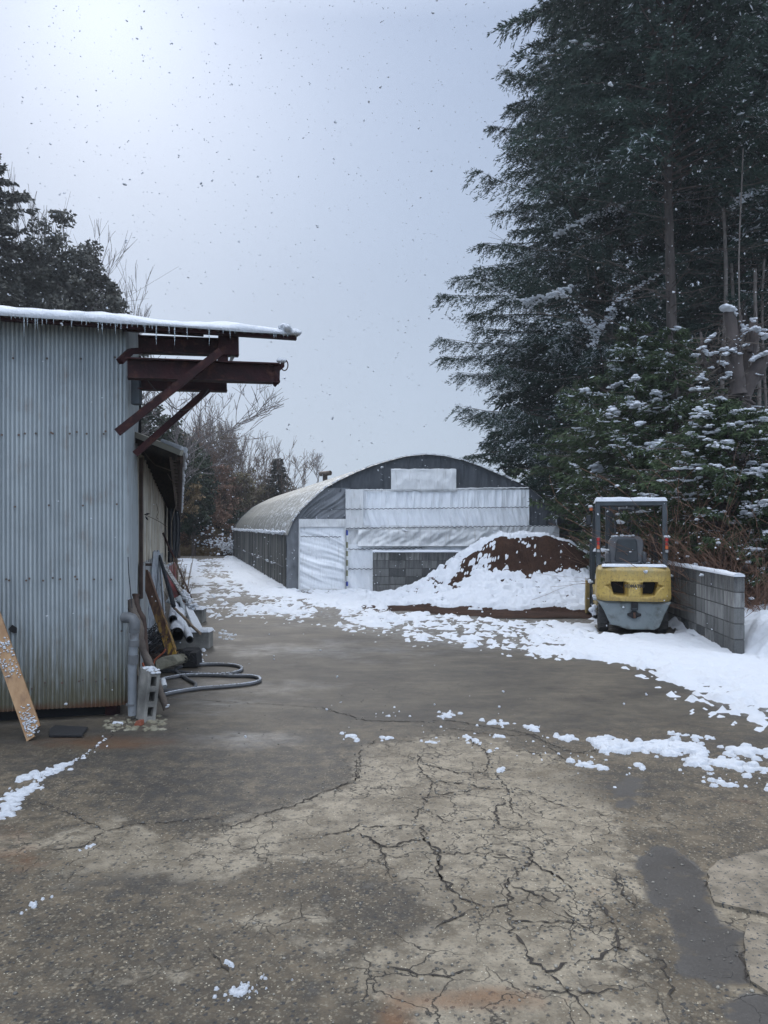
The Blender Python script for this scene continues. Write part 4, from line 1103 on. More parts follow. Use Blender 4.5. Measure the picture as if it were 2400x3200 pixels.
# upturned hook end with ring and tag
mb = MB(); pl = [S(a, b, .32) for a, b in ((855, 1141), (878, 1136), (889, 1122), (889, 1146), (875, 1158), (874, 1192), (862, 1190))]
mb.prism(pl, nf * .03); mb.prism([S(a, b, .32) for a, b in ((852, 1193), (872, 1184), (876, 1190), (862, 1208), (856, 1204))], nf * .03)
cR = S(889, 1141, .33); mb.tube([cR + Vector((math.cos(a_) * .030, 0, math.sin(a_) * .047)) for a_ in np.linspace(0, 6.28, 20)], .005, 6, cap=False)
mb.build('beam_end_hook', m_redst, shed)
V, F = blobs([tuple(S(873 + 2.4 * i, 1127 - (2 if 1 < i < 4 else 0), .32)) for i in range(7)], [.026] * 7, .7, .2, fine=True, seed=2)
np_mesh('snow', V, F, m_snow, shed, smooth=True)
# wires
m_wire = mat('black_cable', (.02, .02, .022), rough=.5)
def sag(a, b, k, n=14): return [a.lerp(b, i / n) - Vector((0, 0, k * 4 * (i / n) * (1 - i / n))) for i in range(n + 1)]
mb = MB(); mb.tube(sag(S(421, 1120, .15), S(500, 1232, .1), .03), .004, 5); mb.tube(sag(S(500, 1232, .1), S(652, 1216, .1), .16), .004, 5)
mb.tube([S(400, 1740, .03), S(403, 1800, .03), S(413, 1900, .03)], .004, 5)
mb.build('hanging_cable', m_wire, shed)
m_pvcw = mat('white_conduit', (.45, .47, .48), (.33, .35, .35), 10, .5)
sd_ = lambda px, py: P(px, py, 8.0)
mb = MB(); mb.tube([sd_(424, 1690), sd_(428, 1905)], .011, 8); mb.tube([sd_(426, 1440), sd_(427, 1510)], .011, 8); mb.build('conduit', m_pvcw, shed, smooth=True)

# ------------------------------------------------------------------ long low storehouse behind it
st = thing('storehouse', 'long low storehouse with rust streaked pale wall and drooping eave behind the shed', 'storehouse', (-2.6, 8.2, 0))
m_tin, t, p = new_mat('rust_streaked_pale_tin'); q = NT(t)
co = q.n('ShaderNodeTexCoord').outputs['Object']
n1 = q.noise(q.map(co, (9, 5, .3)), 1.6, 5, .7); n2 = q.noise(q.map(co, (3, 2.5, .18)), 1.6, 5, .6); n3 = q.noise(co, 3, 5)
c = q.mix(q.rng(n2, .35, .65), (.40, .37, .29, 1), (.60, .58, .51, 1)); c = q.mix(q.rng(n1, .44, .62, 0, .75), c, (.22, .135, .06, 1)); c = q.mix(q.rng(n3, .48, .66, 0, .6), c, (.12, .11, .09, 1))
t.links.new(c, p.inputs['Base Color']); p.inputs['Roughness'].default_value = .7
w0 = Cn + sdv * 1.60; w0.z = 0; w1 = w0 + Vector((-.26, 1, 0)) * 19
corrugated('wall', [w0 - sdv * .0, w0 + sdv * 3, w0 + sdv * 9, w1], lambda s: .05, lambda s: 2.55 - .022 * s, m_tin, st, pitch=.12, amp=.010, nz=6, per=6, seed=3)
m_tinw = mat('pale_grey_tin', (.36, .38, .38), (.26, .27, .27), 5, .6, stretch=(6, 4, .3), c3=(.2, .13, .08), scale3=4)
o3 = Vector((.025, .01, 0))
corrugated('lower_sheet', [w0 + o3, w0 + sdv * 9 + o3], lambda s: .05, lambda s: 1.22 - .02 * s + .02 * math.sin(s * 9), m_tinw, st, pitch=.12, amp=.010, nz=4, per=6, seed=4)
on, inn = P(572, 1417, 7.75), P(418, 1356, 7.9)
of_ = P(566, 1612, 26); inf = of_ + (inn - on)
m_eave = mat('pale_weathered_eave', (.30, .29, .24), (.42, .40, .34), 6, .8)
m_dwood = mat('dark_old_timber', (.026, .022, .020), (.05, .038, .030), 8, .85, stretch=(4, 1, 4))
m_brwood = mat('brown_timber', (.05, .032, .026), (.085, .055, .042), 8, .85)
mb = MB(); mb.add([on, of_, inf, inn] + [v + Vector((0, 0, .03)) for v in (on, of_, inf, inn)], [(0, 1, 2, 3), (4, 5, 6, 7), (0, 1, 5, 4), (1, 2, 6, 5), (2, 3, 7, 6), (3, 0, 4, 7)]); mb.build('roof', m_dwood, st)
mb = MB(); mb.beam(on + Vector((.0, -.05, .0)), inn + Vector((0, -.05, .0)), .06, .055); mb.build('gable_trim', m_eave, st)
for i in range(26):
    f = (i / 26) ** 1.35; a_ = on.lerp(of_, f) + Vector((-.06, 0, -.045)); b_ = inn.lerp(inf, f) + Vector((0, 0, -.045)); MB().beam(a_, b_, .05, .07).build('rafter', m_dwood, st)
mb = MB(); mb.beam(on + Vector((-.07, 0, -.05)), of_ + Vector((-.07, 0, -.05)), .13, .03); mb.beam(on + Vector((-.02, 0, -.05)), of_ + Vector((-.02, 0, -.05)), .02, .10); mb.build('eave_board', m_brwood, st)
pp = [on.lerp(of_, (i / 60) ** 1.5) + Vector((.01 + random.uniform(-.01, .015), 0, .035)) for i in range(56)]
mb = MB(); mb.tube(pp, [random.uniform(.016, .034) for _ in pp], 7); mb.tube([on + Vector((.0, -.05, .04)), on.lerp(inn, .4) + Vector((0, -.05, .045))], [.03, .02], 7); mb.build('eave_snow', m_snow, st, smooth=True)
mb = MB(); mb.cbox(P(441, 1650, 8.16), (.035, .04, 1.5), .004); mb.build('corner_post', m_brwood, st)
m_net = mat('black_netting', (.012, .014, .018), (.026, .03, .036), 14, .9, .8, 40)
V, F = [], []; nn = 26
for i in range(nn + 1):
    for j in range(15):
        v = j / 14; xx = 524 + (34 + 6 * math.sin(v * 4)) * i / nn; D_ = 19.3 + .35 * math.sin(i * .9) + 1.4 * i / nn
        V.append(tuple(P(xx, 1590 + 168 * v, D_)))
for i in range(nn):
    for j in range(14): F.append((i * 15 + j, (i + 1) * 15 + j, (i + 1) * 15 + j + 1, i * 15 + j + 1))
o = np_mesh('hanging_net', np.array(V), np.array(F), m_net, smooth=True); sm = o.modifiers.new('solid', 'SOLIDIFY'); sm.thickness = .03
tag(o, 'black netting hanging down the far end of the low storehouse wall', 'netting')
m_vine = mat('dry_vine', (.16, .13, .10), (.09, .07, .055), 20, .9)
vn = thing('dry_vine', 'dry leafless vine trailing under the storehouse eave', 'vine', tuple(P(450, 1500, 8.4)))
def vt(l, D, r): return MB().tube(jag([P(400 + a * .2487, 1350 + b * .2487, D) for a, b in l], .06, .006), r, 5)
vt([(190, 230), (270, 340), (350, 420), (440, 450), (570, 500)], 8.2, .006).build('stem', m_vine, vn)
vt([(490, 510), (540, 600), (580, 640), (600, 760), (610, 900), (570, 1020), (545, 1140), (550, 1400), (560, 1480)], 10.2, .006).build('stem', m_vine, vn)
vt([(160, 1030), (210, 1040), (300, 1080), (400, 1130), (490, 1190)], 9.4, .004).build('stem', m_vine, vn)
vt([(360, 900), (370, 960), (380, 1010), (360, 1070), (380, 1100)], 9.4, .004).build('stem', m_vine, vn)
mb = MB()
for a_, b_ in (((210, 1035), (275, 1025)), ((215, 1060), (255, 1110)), ((165, 1020), (200, 1022))):
    q0, q1 = P(400 + a_[0] * .2487, 1350 + a_[1] * .2487, 9.35), P(400 + b_[0] * .2487, 1350 + b_[1] * .2487, 9.35); mb.tube([q0, q0.lerp(q1, .5), q1], [.003, .013, .002], 6)
mb.build('leaves', m_net, vn)

# ------------------------------------------------------------------ things leaning and lying along the left wall
def zB(X_, Y_): return (380 + X_ * .27126, 1650 + Y_ * .27126)
def PB(X_, Y_, D): a_, b_ = zB(X_, Y_); return P(a_, b_, D)
# plank
m_plank = mat('fresh_cut_plank', (.24, .135, .062), (.36, .225, .115), 4, .65, .3, 30, stretch=(3, 3, .5), c3=(.16, .09, .05), scale3=5, lo3=.56, hi3=.72)
pk = thing('wooden_plank', 'orange brown wooden plank with snow stuck to it leaning on the corrugated shed', 'plank', tuple(G(110, 2310)))
b0, b1 = Vector((P(112, 2310, 5.9).x, 5.9, .01)), S(-70, 1790, .05)
dirp = (b1 - b0).normalized()
mb = MB(); sidev = Vector((.97, .2, 0)); sidev = (sidev - dirp * sidev.dot(dirp)).normalized()
wv, tv = .062, sidev.cross(dirp).normalized()
e0_ = b0 - sidev * wv + dirp * 0.0; e1_ = b0 - sidev * .0 + dirp * .012; e2_ = b0 + sidev * .0 + dirp * .05; e3_ = b0 + sidev * wv + dirp * .075
mb.prism([e0_, e1_, e2_, e3_, b1 + sidev * wv, b1 - sidev * wv], tv * .032); mb.build('board', m_plank, pk)
C, Rr = [], []; rg = random.Random(3)
for _ in range(260):
    s_ = rg.choice([rg.gauss(.12, .05), rg.gauss(.13, .06), rg.gauss(.62, .06), rg.gauss(.78, .03)]); u_ = rg.uniform(-.9, .95)
    if s_ < .02: continue
    cc_ = b0 + dirp * s_ + sidev * u_ * wv * (.8 if s_ < .3 else 1)
    front = cc_ + tv * (.034 if tv.y < 0 else -.003); C.append(tuple(front)); Rr.append(rg.uniform(.003, .010))
V, F = blobs(C, Rr, .8, .3, seed=1); np_mesh('snow', V, F, m_snow, pk)
# pvc pipe
m_pvc = mat('grey_plastic_pipe', (.15, .165, .18), (.22, .235, .25), 5, .45, c3=(.10, .10, .10), scale3=8)
m_pvcd = mat('dark_grey_coupling', (.085, .09, .095), (.12, .125, .13), 8, .5)
pv = thing('drain_pipe', 'grey plastic drain pipe with couplings standing at the shed corner', 'pipe', tuple(G(414, 2238)))
DP = 6.52
mb = MB(); mb.tube([P(414, 2235, DP), P(413, 2075, DP), P(421, 1968, DP)], .037, 16); mb.build('pipe', m_pvc, pv, smooth=True)
mb = MB(); mb.tube([P(388, 1930, DP + .05), P(402, 1930, DP + .02), P(414, 1934, DP), P(421, 1944, DP), P(421, 1965, DP)], .046, 16); mb.build('elbow', m_pvcd, pv, smooth=True)
for (a_, b_) in ((1965, 1978), (2000, 2020), (2046, 2074), (2198, 2204)):
    MB().tube([P(420 - (a_ - 1965) * .04, a_, DP), P(420 - (b_ - 1965) * .04, b_, DP)], .044, 16).build('coupling', m_pvcd, pv, smooth=True)
# tree limb
m_bark = mat('grey_brown_bark', (.065, .052, .045), (.13, .108, .09), 9, .95, 1.0, 30, stretch=(1, 1, .4))
def limb(l, D0, D1, r0, r1, seed=0):
    pts = [PB(a_, b_, D0 + (D1 - D0) * i / (len(l) - 1)) for i, (a_, b_) in enumerate(l)]
    out = []; rr = []
    for i in range(len(pts) - 1):
        for k in range(5): out.append(pts[i].lerp(pts[i + 1], k / 5)); 
    out.append(pts[-1]); n = len(out); rg = random.Random(seed)
    rr = [(r0 + (r1 - r0) * i / n) * rg.uniform(.88, 1.14) for i in range(n)]
    sm_ = [out[0]] + [(out[i - 1] + out[i] * 2 + out[i + 1]) / 4 for i in range(1, n - 1)] + [out[-1]]
    return MB().tube(sm_, rr, 10)
lb = thing('tree_limb', 'crooked grey bark tree limb leaning between drain pipe and cinder block', 'tree limb', tuple(G(510, 2225)))
limb([(90, 830), (120, 930), (160, 1030), (210, 1130), (215, 1280), (250, 1420), (320, 1560), (400, 1750), (450, 1900), (520, 2090)], 6.75, 6.62, .036, .03).build('wood', m_bark, lb, smooth=True)
V, F = blobs([tuple(PB(85, 822, 6.72)), tuple(PB(525, 2060, 6.56)), tuple(PB(535, 2040, 6.56))], [.012, .014, .012], .6, .3, seed=3); np_mesh('snow', V, F, m_snow, lb)
lb2 = limb([(165, 760), (160, 850), (190, 950), (240, 1040), (262, 1150), (270, 1380), (290, 1560)], 7.0, 6.9, .03, .028, 2).build('tree_limb', m_brwood, smooth=True)
tag(lb2, 'darker thin forked limb with a black stained top behind the crooked limb', 'tree limb')
# cinder block
cb_ = thing('cinder_block', 'grey hollow cinder block standing on end with snow on top', 'cinder block', tuple(G(455, 2250)))
mb = MB(); Lb, Wb, Tb = .43, .20, .105
th_ = R(52)
base = Vector((P(452, 1, 6.5).x, 6.5, 0))
ax = Vector((math.cos(th_), -math.sin(th_) * -1, 0))  # placeholder, replaced below
xb = Vector((math.cos(R(-50)), math.sin(R(-50)), 0))   # direction along the large smooth face (towards the camera, right)
yb = Vector((math.cos(R(28)), math.sin(R(28)), 0)); yb = Vector((-xb.y, xb.x, 0))
zb = (Vector((0, 0, 1)) + Vector((.10, .02, 0))).normalized(); yb = zb.cross(xb).normalized(); xb = yb.cross(zb)
Mb = Matrix((xb, yb, zb)).transposed()
def bb(cx_, cy_, cz_, sx_, sy_, sz_): mb.cbox(base + xb * cx_ + yb * cy_ + zb * cz_, (sx_, sy_, sz_), .003, Mb)
# hollow cores run along xb: face with the three holes is normal to xb
for sg in (-1, 1): bb(0, sg * (Tb / 2 - .014), Lb / 2, Wb, .028, Lb)
for k, zc in enumerate((.023, .151, .279, .407)): bb(-.0015, 0, zc, Wb - .004, Tb - .050, .046)
mb.build('block', m_conc, cb_)
C = [tuple(base + zb * (Lb + .004) + xb * random.uniform(-.09, .1) + yb * random.uniform(-.04, .05)) for _ in range(26)]; C += [tuple(base + zb * (Lb - .012) + xb * .105 + yb * random.uniform(-.02, .04)) for _ in range(5)]
V, F = blobs(C, [random.uniform(.008, .02) for _ in C], .55, .25, fine=True, seed=6); np_mesh('snow', V, F, m_snow, cb_, smooth=True)
# hose
m_hose = mat('grey_rubber_hose', (.07, .072, .076), (.115, .118, .122), 20, .5)
hs_ = thing('garden_hose', 'thick grey hose lying in flat loops on the pavement dusted with snow', 'hose', tuple(G(650, 2140)))
def smoothp(pts, it=3):
    for _ in range(it):
        o_ = [pts[0]]
        for i in range(len(pts) - 1): o_ += [pts[i].lerp(pts[i + 1], .25), pts[i].lerp(pts[i + 1], .75)]
        pts = o_ + [pts[-1]]
    return pts
h1 = smoothp([G(*zB(*k)) + Vector((0, 0, .018)) for k in ((420, 1960), (560, 1925), (720, 1895), (900, 1868), (1200, 1848), (1480, 1820), (1600, 1785), (1590, 1745), (1480, 1722), (1250, 1722), (1000, 1712), (750, 1712), (600, 1735), (420, 1775))])
h2 = smoothp([G(*zB(*k)) + Vector((0, 0, .018)) for k in ((420, 1662), (600, 1664), (800, 1690), (1050, 1708), (1280, 1698), (1400, 1655), (1360, 1605), (1150, 1585), (900, 1592), (680, 1612), (600, 1650), (660, 1700), (790, 1780), (860, 1815), (850, 1862), (760, 1888), (600, 1893), (430, 1890))])
for h in (h1, h2):
    MB().tube(h, .0185, 8).build('hose', m_hose, hs_, smooth=True)
C, Rr = [], []
for h in (h1[8:], h2[18:70]):
    for i in range(len(h) - 1):
        for k in range(6):
            if float(fbm(i * .12, len(h), 3)) + random.uniform(-.2, .2) > .38:
                v = h[i].lerp(h[i + 1], random.random()); C.append((v.x + random.gauss(0, .003), v.y + random.gauss(0.002, .003), v.z + .0165)); Rr.append(random.uniform(.006, .0105))
V, F = blobs(C, Rr, .55, .25, seed=2); np_mesh('snow', V, F, m_snow, hs_, smooth=True)
# rusty steel post with yellow paint
m_rst, t, p = new_mat('rusty_post'); q = NT(t); co = q.n('ShaderNodeTexCoord').outputs['Object']; z_ = q.n('ShaderNodeSeparateXYZ', {0: co}).outputs[2]
n_ = q.noise(q.map(co, (8, 8, 1.5)), 3, 5, .6)
c = q.mix(q.rng(n_, .35, .65), (.075, .035, .022, 1), (.14, .075, .045, 1)); c = q.mix(q.math('MULTIPLY', q.rng(n_, .48, .56), q.rng(z_, .75, .1)), c, (.45, .27, .03, 1))
t.links.new(c, p.inputs['Base Color']); p.inputs['Roughness'].default_value = .7
a_, b_ = PB(590, 1465, 8.9), PB(258, 500, 9.3)
mb = MB(); d_ = (b_ - a_).normalized(); s_ = d_.cross(Vector((0, 1, 0))).normalized(); k_ = d_.cross(s_).normalized()
mb.beam(a_, b_, .085, .06, up=(0, 1, 0)); mb.beam(a_ + Vector((.01, -.045, 0)), b_ + Vector((.01, -.045, 0)), .112, .012, up=(0, 1, 0)); mb.beam(a_ + Vector((.062, -.03, -.0)), b_ + Vector((.062, -.03, 0)), .012, .07, up=(0, 1, 0))
o = mb.build('steel_post', m_rst, bevel=.004); tag(o, 'rusty brown steel post with yellow paint at its foot leaning on the wall', 'steel post')
# conduit bundle
m_galv = mat('galvanised_tube', (.20, .22, .24), (.32, .345, .37), 3, .4, metallic=.5, stretch=(5, 5, .4))
tops = [(370, 275), (385, 262), (400, 280), (418, 258), (428, 272), (410, 300), (395, 300), (440, 300)]
bots = [(300, 1150), (318, 1170), (336, 1150), (352, 1168), (400, 1100), (440, 1090), (468, 1060), (500, 1120)]
for i, (a_, b_) in enumerate(zip(tops, bots)):
    D_ = 9.9 + .05 * i; f_ = PB(*b_, D_); tt = PB(*a_, D_ + .55)
    f2 = f_ + (f_ - tt) * max(0, f_.z - .03) / max(.1, (tt.z - f_.z)); 
    o = MB().tube([f2, tt], .016, 10).build('steel_tube', m_galv, smooth=True)
    tag(o, 'galvanised steel tube in the bundle leaning on the storehouse wall', 'steel tube', 'steel tubes leaning on the storehouse wall')
o = MB().beam(PB(228, 420, 9.2), PB(345, 424, 9.2), .03, .03).build('wall_bracket', m_brwood); o.parent = None
tag(o, 'short dark bracket rod sticking out of the storehouse wall above the steel tubes', 'bracket')
# black mesh roll behind tubes
o = MB().tube([PB(435, 320, 10.6), PB(560, 740, 10.2), PB(600, 900, 10.0)], [.02, .03, .03], 10).build('rolled_mesh', m_net, smooth=True); tag(o, 'dark rolled wire mesh leaning right of the steel tubes', 'mesh roll')
# big black pipes
m_bp = mat('black_plastic_pipe', (.018, .019, .02), (.035, .036, .038), 6, .5); m_bpi = m_black
VPD = Vector((-.255, 1, 0))
def bpipe(X_, Y_, D, rz_, L_, label, snow=True, rise=.0, dirv=None):
    r_ = rz_ * .27126 / FPX * D; a_ = PB(X_, Y_, D); d_ = ((dirv or VPD) + Vector((0, 0, rise))).normalized(); b_ = a_ + d_ * L_
    root = thing('plastic_pipe', label, 'pipe', (a_.x, a_.y, a_.z - r_))
    MB().pipe(a_, b_, r_, .008, 24).build('pipe', m_bp, root, smooth=True)
    if snow:
        V, F = [], []; n = 30; ks = 9; nrm_ = Vector((0, 0, 1)); sx_ = d_.cross(nrm_).normalized(); nrm_ = sx_.cross(d_)
        for i in range(n + 1):
            c_ = a_.lerp(b_, i / n) + d_ * .0
            for k in range(ks):
                an = R(-62 + 124 * k / (ks - 1)); tk = .002 + .030 * math.cos(an) ** 1.5 * (.8 + .5 * float(fbm(i * .35, k * .4, int(X_)))) * min(1, (i + .4) / 2)
                V.append(tuple(c_ + (sx_ * math.sin(an) + nrm_ * math.cos(an)) * (r_ + tk)))
        for i in range(n):
            for k in range(ks - 1): F.append((i * ks + k, (i + 1) * ks + k, (i + 1) * ks + k + 1, i * ks + k + 1))
        np_mesh('snow', np.array(V), np.array(F), m_snow, root, smooth=True)
bpipe(636, 1232, 9.6, 80, 2.2, 'widest black plastic pipe with snow on top beside the rusty post', rise=.04)
bpipe(592, 1058, 10.0, 47, 1.6, 'dark pipe lying above the widest black pipe', rise=.02)
bpipe(786, 1290, 9.7, 40, 1.3, 'narrow snow capped black pipe to the right of the widest pipe', rise=.18, dirv=Vector((-.42, 1, 0)))
# concrete kerb blocks
def kerb(name, px0, px1, py, D, hpx, dep, label):
    a_, b_ = P(px0, py, D), P(px1, py, D); w_ = b_.x - a_.x; h_ = hpx / FPX * D; root = thing(name, label, 'concrete block', ((a_.x + b_.x) / 2, D, 0))
    MB().cbox(((a_.x + b_.x) / 2, D + dep / 2, h_ / 2), (w_, dep, h_), .006).build('block', m_conc, root)
    nx_, ny_ = 30, 14; gx_, gy_ = np.meshgrid(np.linspace(a_.x - .01, b_.x + .015, nx_), np.linspace(D - .012, D + dep, ny_))
    ed = np.minimum(np.minimum(gx_ - a_.x + .012, b_.x + .017 - gx_), gy_ - D + .014); gz_ = h_ - .012 + .05 * np.sqrt(np.clip(ed / .03, 0, 1)) * (.8 + .4 * fbm(gx_ * 14, gy_ * 14, 3))
    hf_mesh('snow_cap', gx_, gy_, gz_, np.ones(gx_.shape, bool), m_snow, root)
kerb('concrete_block', 548, 653, 2028, 10.25, 52, .25, 'snow capped concrete block supporting the black pipes')
kerb('concrete_block', 596, 632, 1948, 12.95, 42, .3, 'snow topped concrete block at the foot of the red sheet')
# snow covered board across them
bd = thing('snowy_board', 'board buried under thick snow lying between two concrete blocks', 'board', tuple(P(620, 1950, 11.5)))
q4 = [PB(712, 905, 12.6), PB(800, 915, 13.0), PB(945, 1195, 10.5), PB(815, 1215, 10.4)]
MB().prism(q4, (0, 0, -.03)).build('board', m_brwood, bd)
V, F = [], []
for i in range(17):
    for j in range(25):
        u_, v_ = i / 16, j / 24; c_ = (q4[0].lerp(q4[1], u_)).lerp(q4[3].lerp(q4[2], u_), v_); ed = min(u_, 1 - u_, v_, 1 - v_)
        V.append((c_.x, c_.y, c_.z + .002 + .06 * min(1, ed / .12) ** .5 * (.7 + .6 * float(fbm(c_.x * 6, c_.y * 3, 7)))))
for i in range(16):
    for j in range(24): F.append((i * 25 + j, (i + 1) * 25 + j, (i + 1) * 25 + j + 1, i * 25 + j + 1))
np_mesh('snow', np.array(V), np.array(F), m_snow, bd, smooth=True)
# curled white sheet
m_wsh = mat('crumpled_white_sheet', (.5, .52, .53), (.36, .38, .38), 10, .5)
V, F = [], []; cur = smoothp([PB(a_, b_, 11.2) for a_, b_ in ((500, 850), (560, 880), (610, 840), (660, 850), (680, 900), (690, 960), (700, 1040))], 2)
for i, v in enumerate(cur): V += [tuple(v), tuple(v + Vector((.05, .0, .05 + .04 * math.sin(i * .7)))), tuple(v + Vector((-.1, .5, .02)))]
for i in range(len(cur) - 1):
    for j in range(2): F.append((i * 3 + j, i * 3 + 3 + j, i * 3 + 4 + j, i * 3 + 1 + j))
o = np_mesh('crumpled_sheet', np.array(V), np.array(F), m_wsh, smooth=True); sm = o.modifiers.new('s', 'SOLIDIFY'); sm.thickness = .008
tag(o, 'crumpled thin white sheet curling over the stacked pipes', 'sheet')
# brown stick on top
o = MB().tube(jag([PB(606, 922, 10.2), PB(700, 1010, 9.9), PB(800, 1115, 9.6), PB(908, 1218, 9.3)], .08, .003), .017, 8).build('wooden_stick', mat('pale_brown_stick', (.17, .12, .08), (.28, .22, .16), 9, .8), smooth=True)
tag(o, 'brown stick resting on the snowy pipes and pointing down toward the pavement', 'stick')
# red sheet with white edge rail
rs = thing('red_machine', 'red metal ramp panel with pale edge rail leaning against the storehouse', 'machine panel', tuple(P(560, 1900, 13)))
m_red = mat('red_paint', (.20, .022, .025), (.11, .018, .02), 5, .5, c3=(.05, .02, .02), scale3=9)
MB().prism([PB(500, 470, 14.2), PB(560, 560, 14.0), PB(690, 760, 13.2), PB(800, 945, 12.8), PB(700, 945, 12.8), PB(610, 800, 13.2), PB(540, 640, 14)], (-.03, .08, 0)).build('panel', m_red, rs)
MB().prism([PB(520, 460, 15), PB(605, 392, 15.5), PB(622, 600, 14.6), PB(590, 610, 14.6)], (.02, .12, 0)).build('panel', m_red, rs)
mb = MB(); l_ = [(475, 400), (560, 540), (640, 660), (740, 820), (835, 940)]
for i in range(4): mb.beam(PB(*l_[i], 14 - .32 * i), PB(*l_[i + 1], 14 - .32 * (i + 1)), .07, .04)
mb.build('edge_rail', mat('pale_chipped_paint', (.38, .38, .37), (.14, .13, .12), 22, .7, lo=.5, hi=.56), rs)
C = [tuple((PB(700, 740, 12.6)).lerp(PB(835, 935, 12.2), random.random()) + Vector((random.uniform(-.05, .05), 0, random.uniform(0, .06)))) for _ in range(60)] + [tuple(PB(600, 395, 15).lerp(PB(520, 440, 15), random.random())) for _ in range(16)]
V, F = blobs(C, [random.uniform(.02, .05) for _ in C], .6, .3, seed=12); np_mesh('snow', V, F, m_snow, rs)
o = MB().tube([PB(478, 60, 14.4), PB(540, 210, 14.2), PB(608, 350, 14)], .018, 6).build('steel_bar', m_redst); tag(o, 'thin rusty bar slanting above the red panel', 'bar')
o = MB().tube([PB(610, 350, 14.4), PB(690, 540, 13.9), PB(775, 735, 13.6), PB(800, 800, 13.5)], .016, 6).build('steel_bar', m_brwood); tag(o, 'thin brown bar slanting down to the snowy track beside dead stems', 'bar')
# dead stems
mb = MB(); rg = random.Random(8)
for _ in range(46):
    a_ = PB(rg.uniform(610, 720), rg.uniform(700, 860), 14.0); a_.z = 0.0; mb.tube(jag([a_, a_ + Vector((rg.gauss(0, .12), rg.gauss(0, .1), rg.uniform(.4, 1.1)))], .12, .015), .005, 4)
o = mb.build('dead_weeds', mat('straw_stems', (.22, .16, .10), (.12, .08, .05), 10, .9)); tag(o, 'clump of dry brown weeds beside the red panel', 'weeds', kind='stuff')
# black tangle of hoses/cable
mb = MB(); rg = random.Random(2)
for _ in range(42):
    c_ = PB(rg.uniform(300, 500), rg.uniform(1170, 1440), rg.uniform(8.9, 9.6)); rr_ = rg.uniform(.05, .15); u1 = Vector((rg.gauss(0, 1), rg.gauss(0, 1), rg.gauss(0, .6))).normalized(); u2 = u1.orthogonal().normalized()
    a0 = rg.uniform(0, 6.28); n_ = 14; mb.tube([c_ + (u1 * math.cos(a0 + 4.2 * i / n_) + u2 * math.sin(a0 + 4.2 * i / n_)) * rr_ * (1 + .3 * math.sin(i)) for i in range(n_ + 1)], rg.uniform(.003, .008), 5)
for _ in range(9):
    a_ = PB(rg.uniform(600, 700), rg.uniform(1400, 1480), 8.8); b_ = PB(rg.uniform(720, 860), rg.uniform(1440, 1580), 8.7); mb.tube(sag(a_, b_, rg.uniform(-.06, .05)), .005, 5)
o = mb.build('cable_tangle', m_wire, smooth=True); tag(o, 'tangle of black hoses and cable heaped behind the rusty post', 'cable')
mb = MB(); c0 = PB(690, 1590, 8.9)
mb.cbox((c0.x + .02, 9.2, .09), (.2, .3, .16), .02); mb.prism([PB(780, 1440, 8.9), PB(862, 1440, 8.9), PB(874, 1600, 8.85), PB(700, 1608, 8.85), PB(700, 1500, 8.9)], (0, .25, 0))
o = mb.build('black_crate', m_black, bevel=.01); tag(o, 'small black bin on the pavement under the black pipes', 'bin')
m_conc2 = mat('mossy_concrete', (.16, .145, .10), (.24, .225, .17), 7, .95, 1.0, 40)
mb = MB(); mb.prism([PB(385, 1530, 8.5), PB(470, 1485, 8.5), PB(600, 1470, 8.5), PB(650, 1540, 8.5), PB(630, 1580, 8.5), PB(440, 1640, 8.45), PB(390, 1610, 8.45)], (.03, .35, -.03)); o = mb.build('concrete_rubble', m_conc2, bevel=.012); tag(o, 'broken tan concrete chunk under the foot of the rusty post', 'rubble')
mb = MB(); mb.prism([PB(620, 1480, 9.0), PB(720, 1480, 9.0), PB(700, 1580, 8.9), PB(600, 1600, 8.9)], (.0, .3, 0)); o = mb.build('concrete_rubble', m_conc, bevel=.012); tag(o, 'second concrete chunk between the rusty post and the black bin', 'rubble')
m_or = mat('orange_hose', (.36, .10, .05), rough=.5)
o = MB().tube(smoothp([PB(a_, b_, 8.3) for a_, b_ in ((368, 1570), (385, 1510), (440, 1470), (490, 1430), (505, 1395))], 2), .009, 8).build('orange_hose', m_or, smooth=True); tag(o, 'short length of orange hose curving over the rubble', 'hose')
o = MB().tube(smoothp([PB(a_, b_, 7.2) for a_, b_ in ((240, 1550), (258, 1600), (280, 1660))], 1), .009, 8).build('orange_hose', m_or, smooth=True); tag(o, 'small stub of orange hose behind the cinder block top', 'hose')
# filler rubbish bank so the wall foot is not empty
V, F = blobs([(P(a_, 1, D_).x, D_, rz_) for a_, D_, rz_ in [(random.uniform(452, 520), random.uniform(8.6, 11.5), random.uniform(0, .08)) for _ in range(60)]], [random.uniform(.04, .12) for _ in range(60)], .6, .3, seed=14)
o = np_mesh('leaf_litter', V, F, mat('wet_leaf_litter', (.035, .026, .02), (.07, .045, .03), 30, .95, 1, 60)); tag(o, 'dark wet leaf litter and dirt along the foot of the storehouse wall', 'litter', kind='stuff')
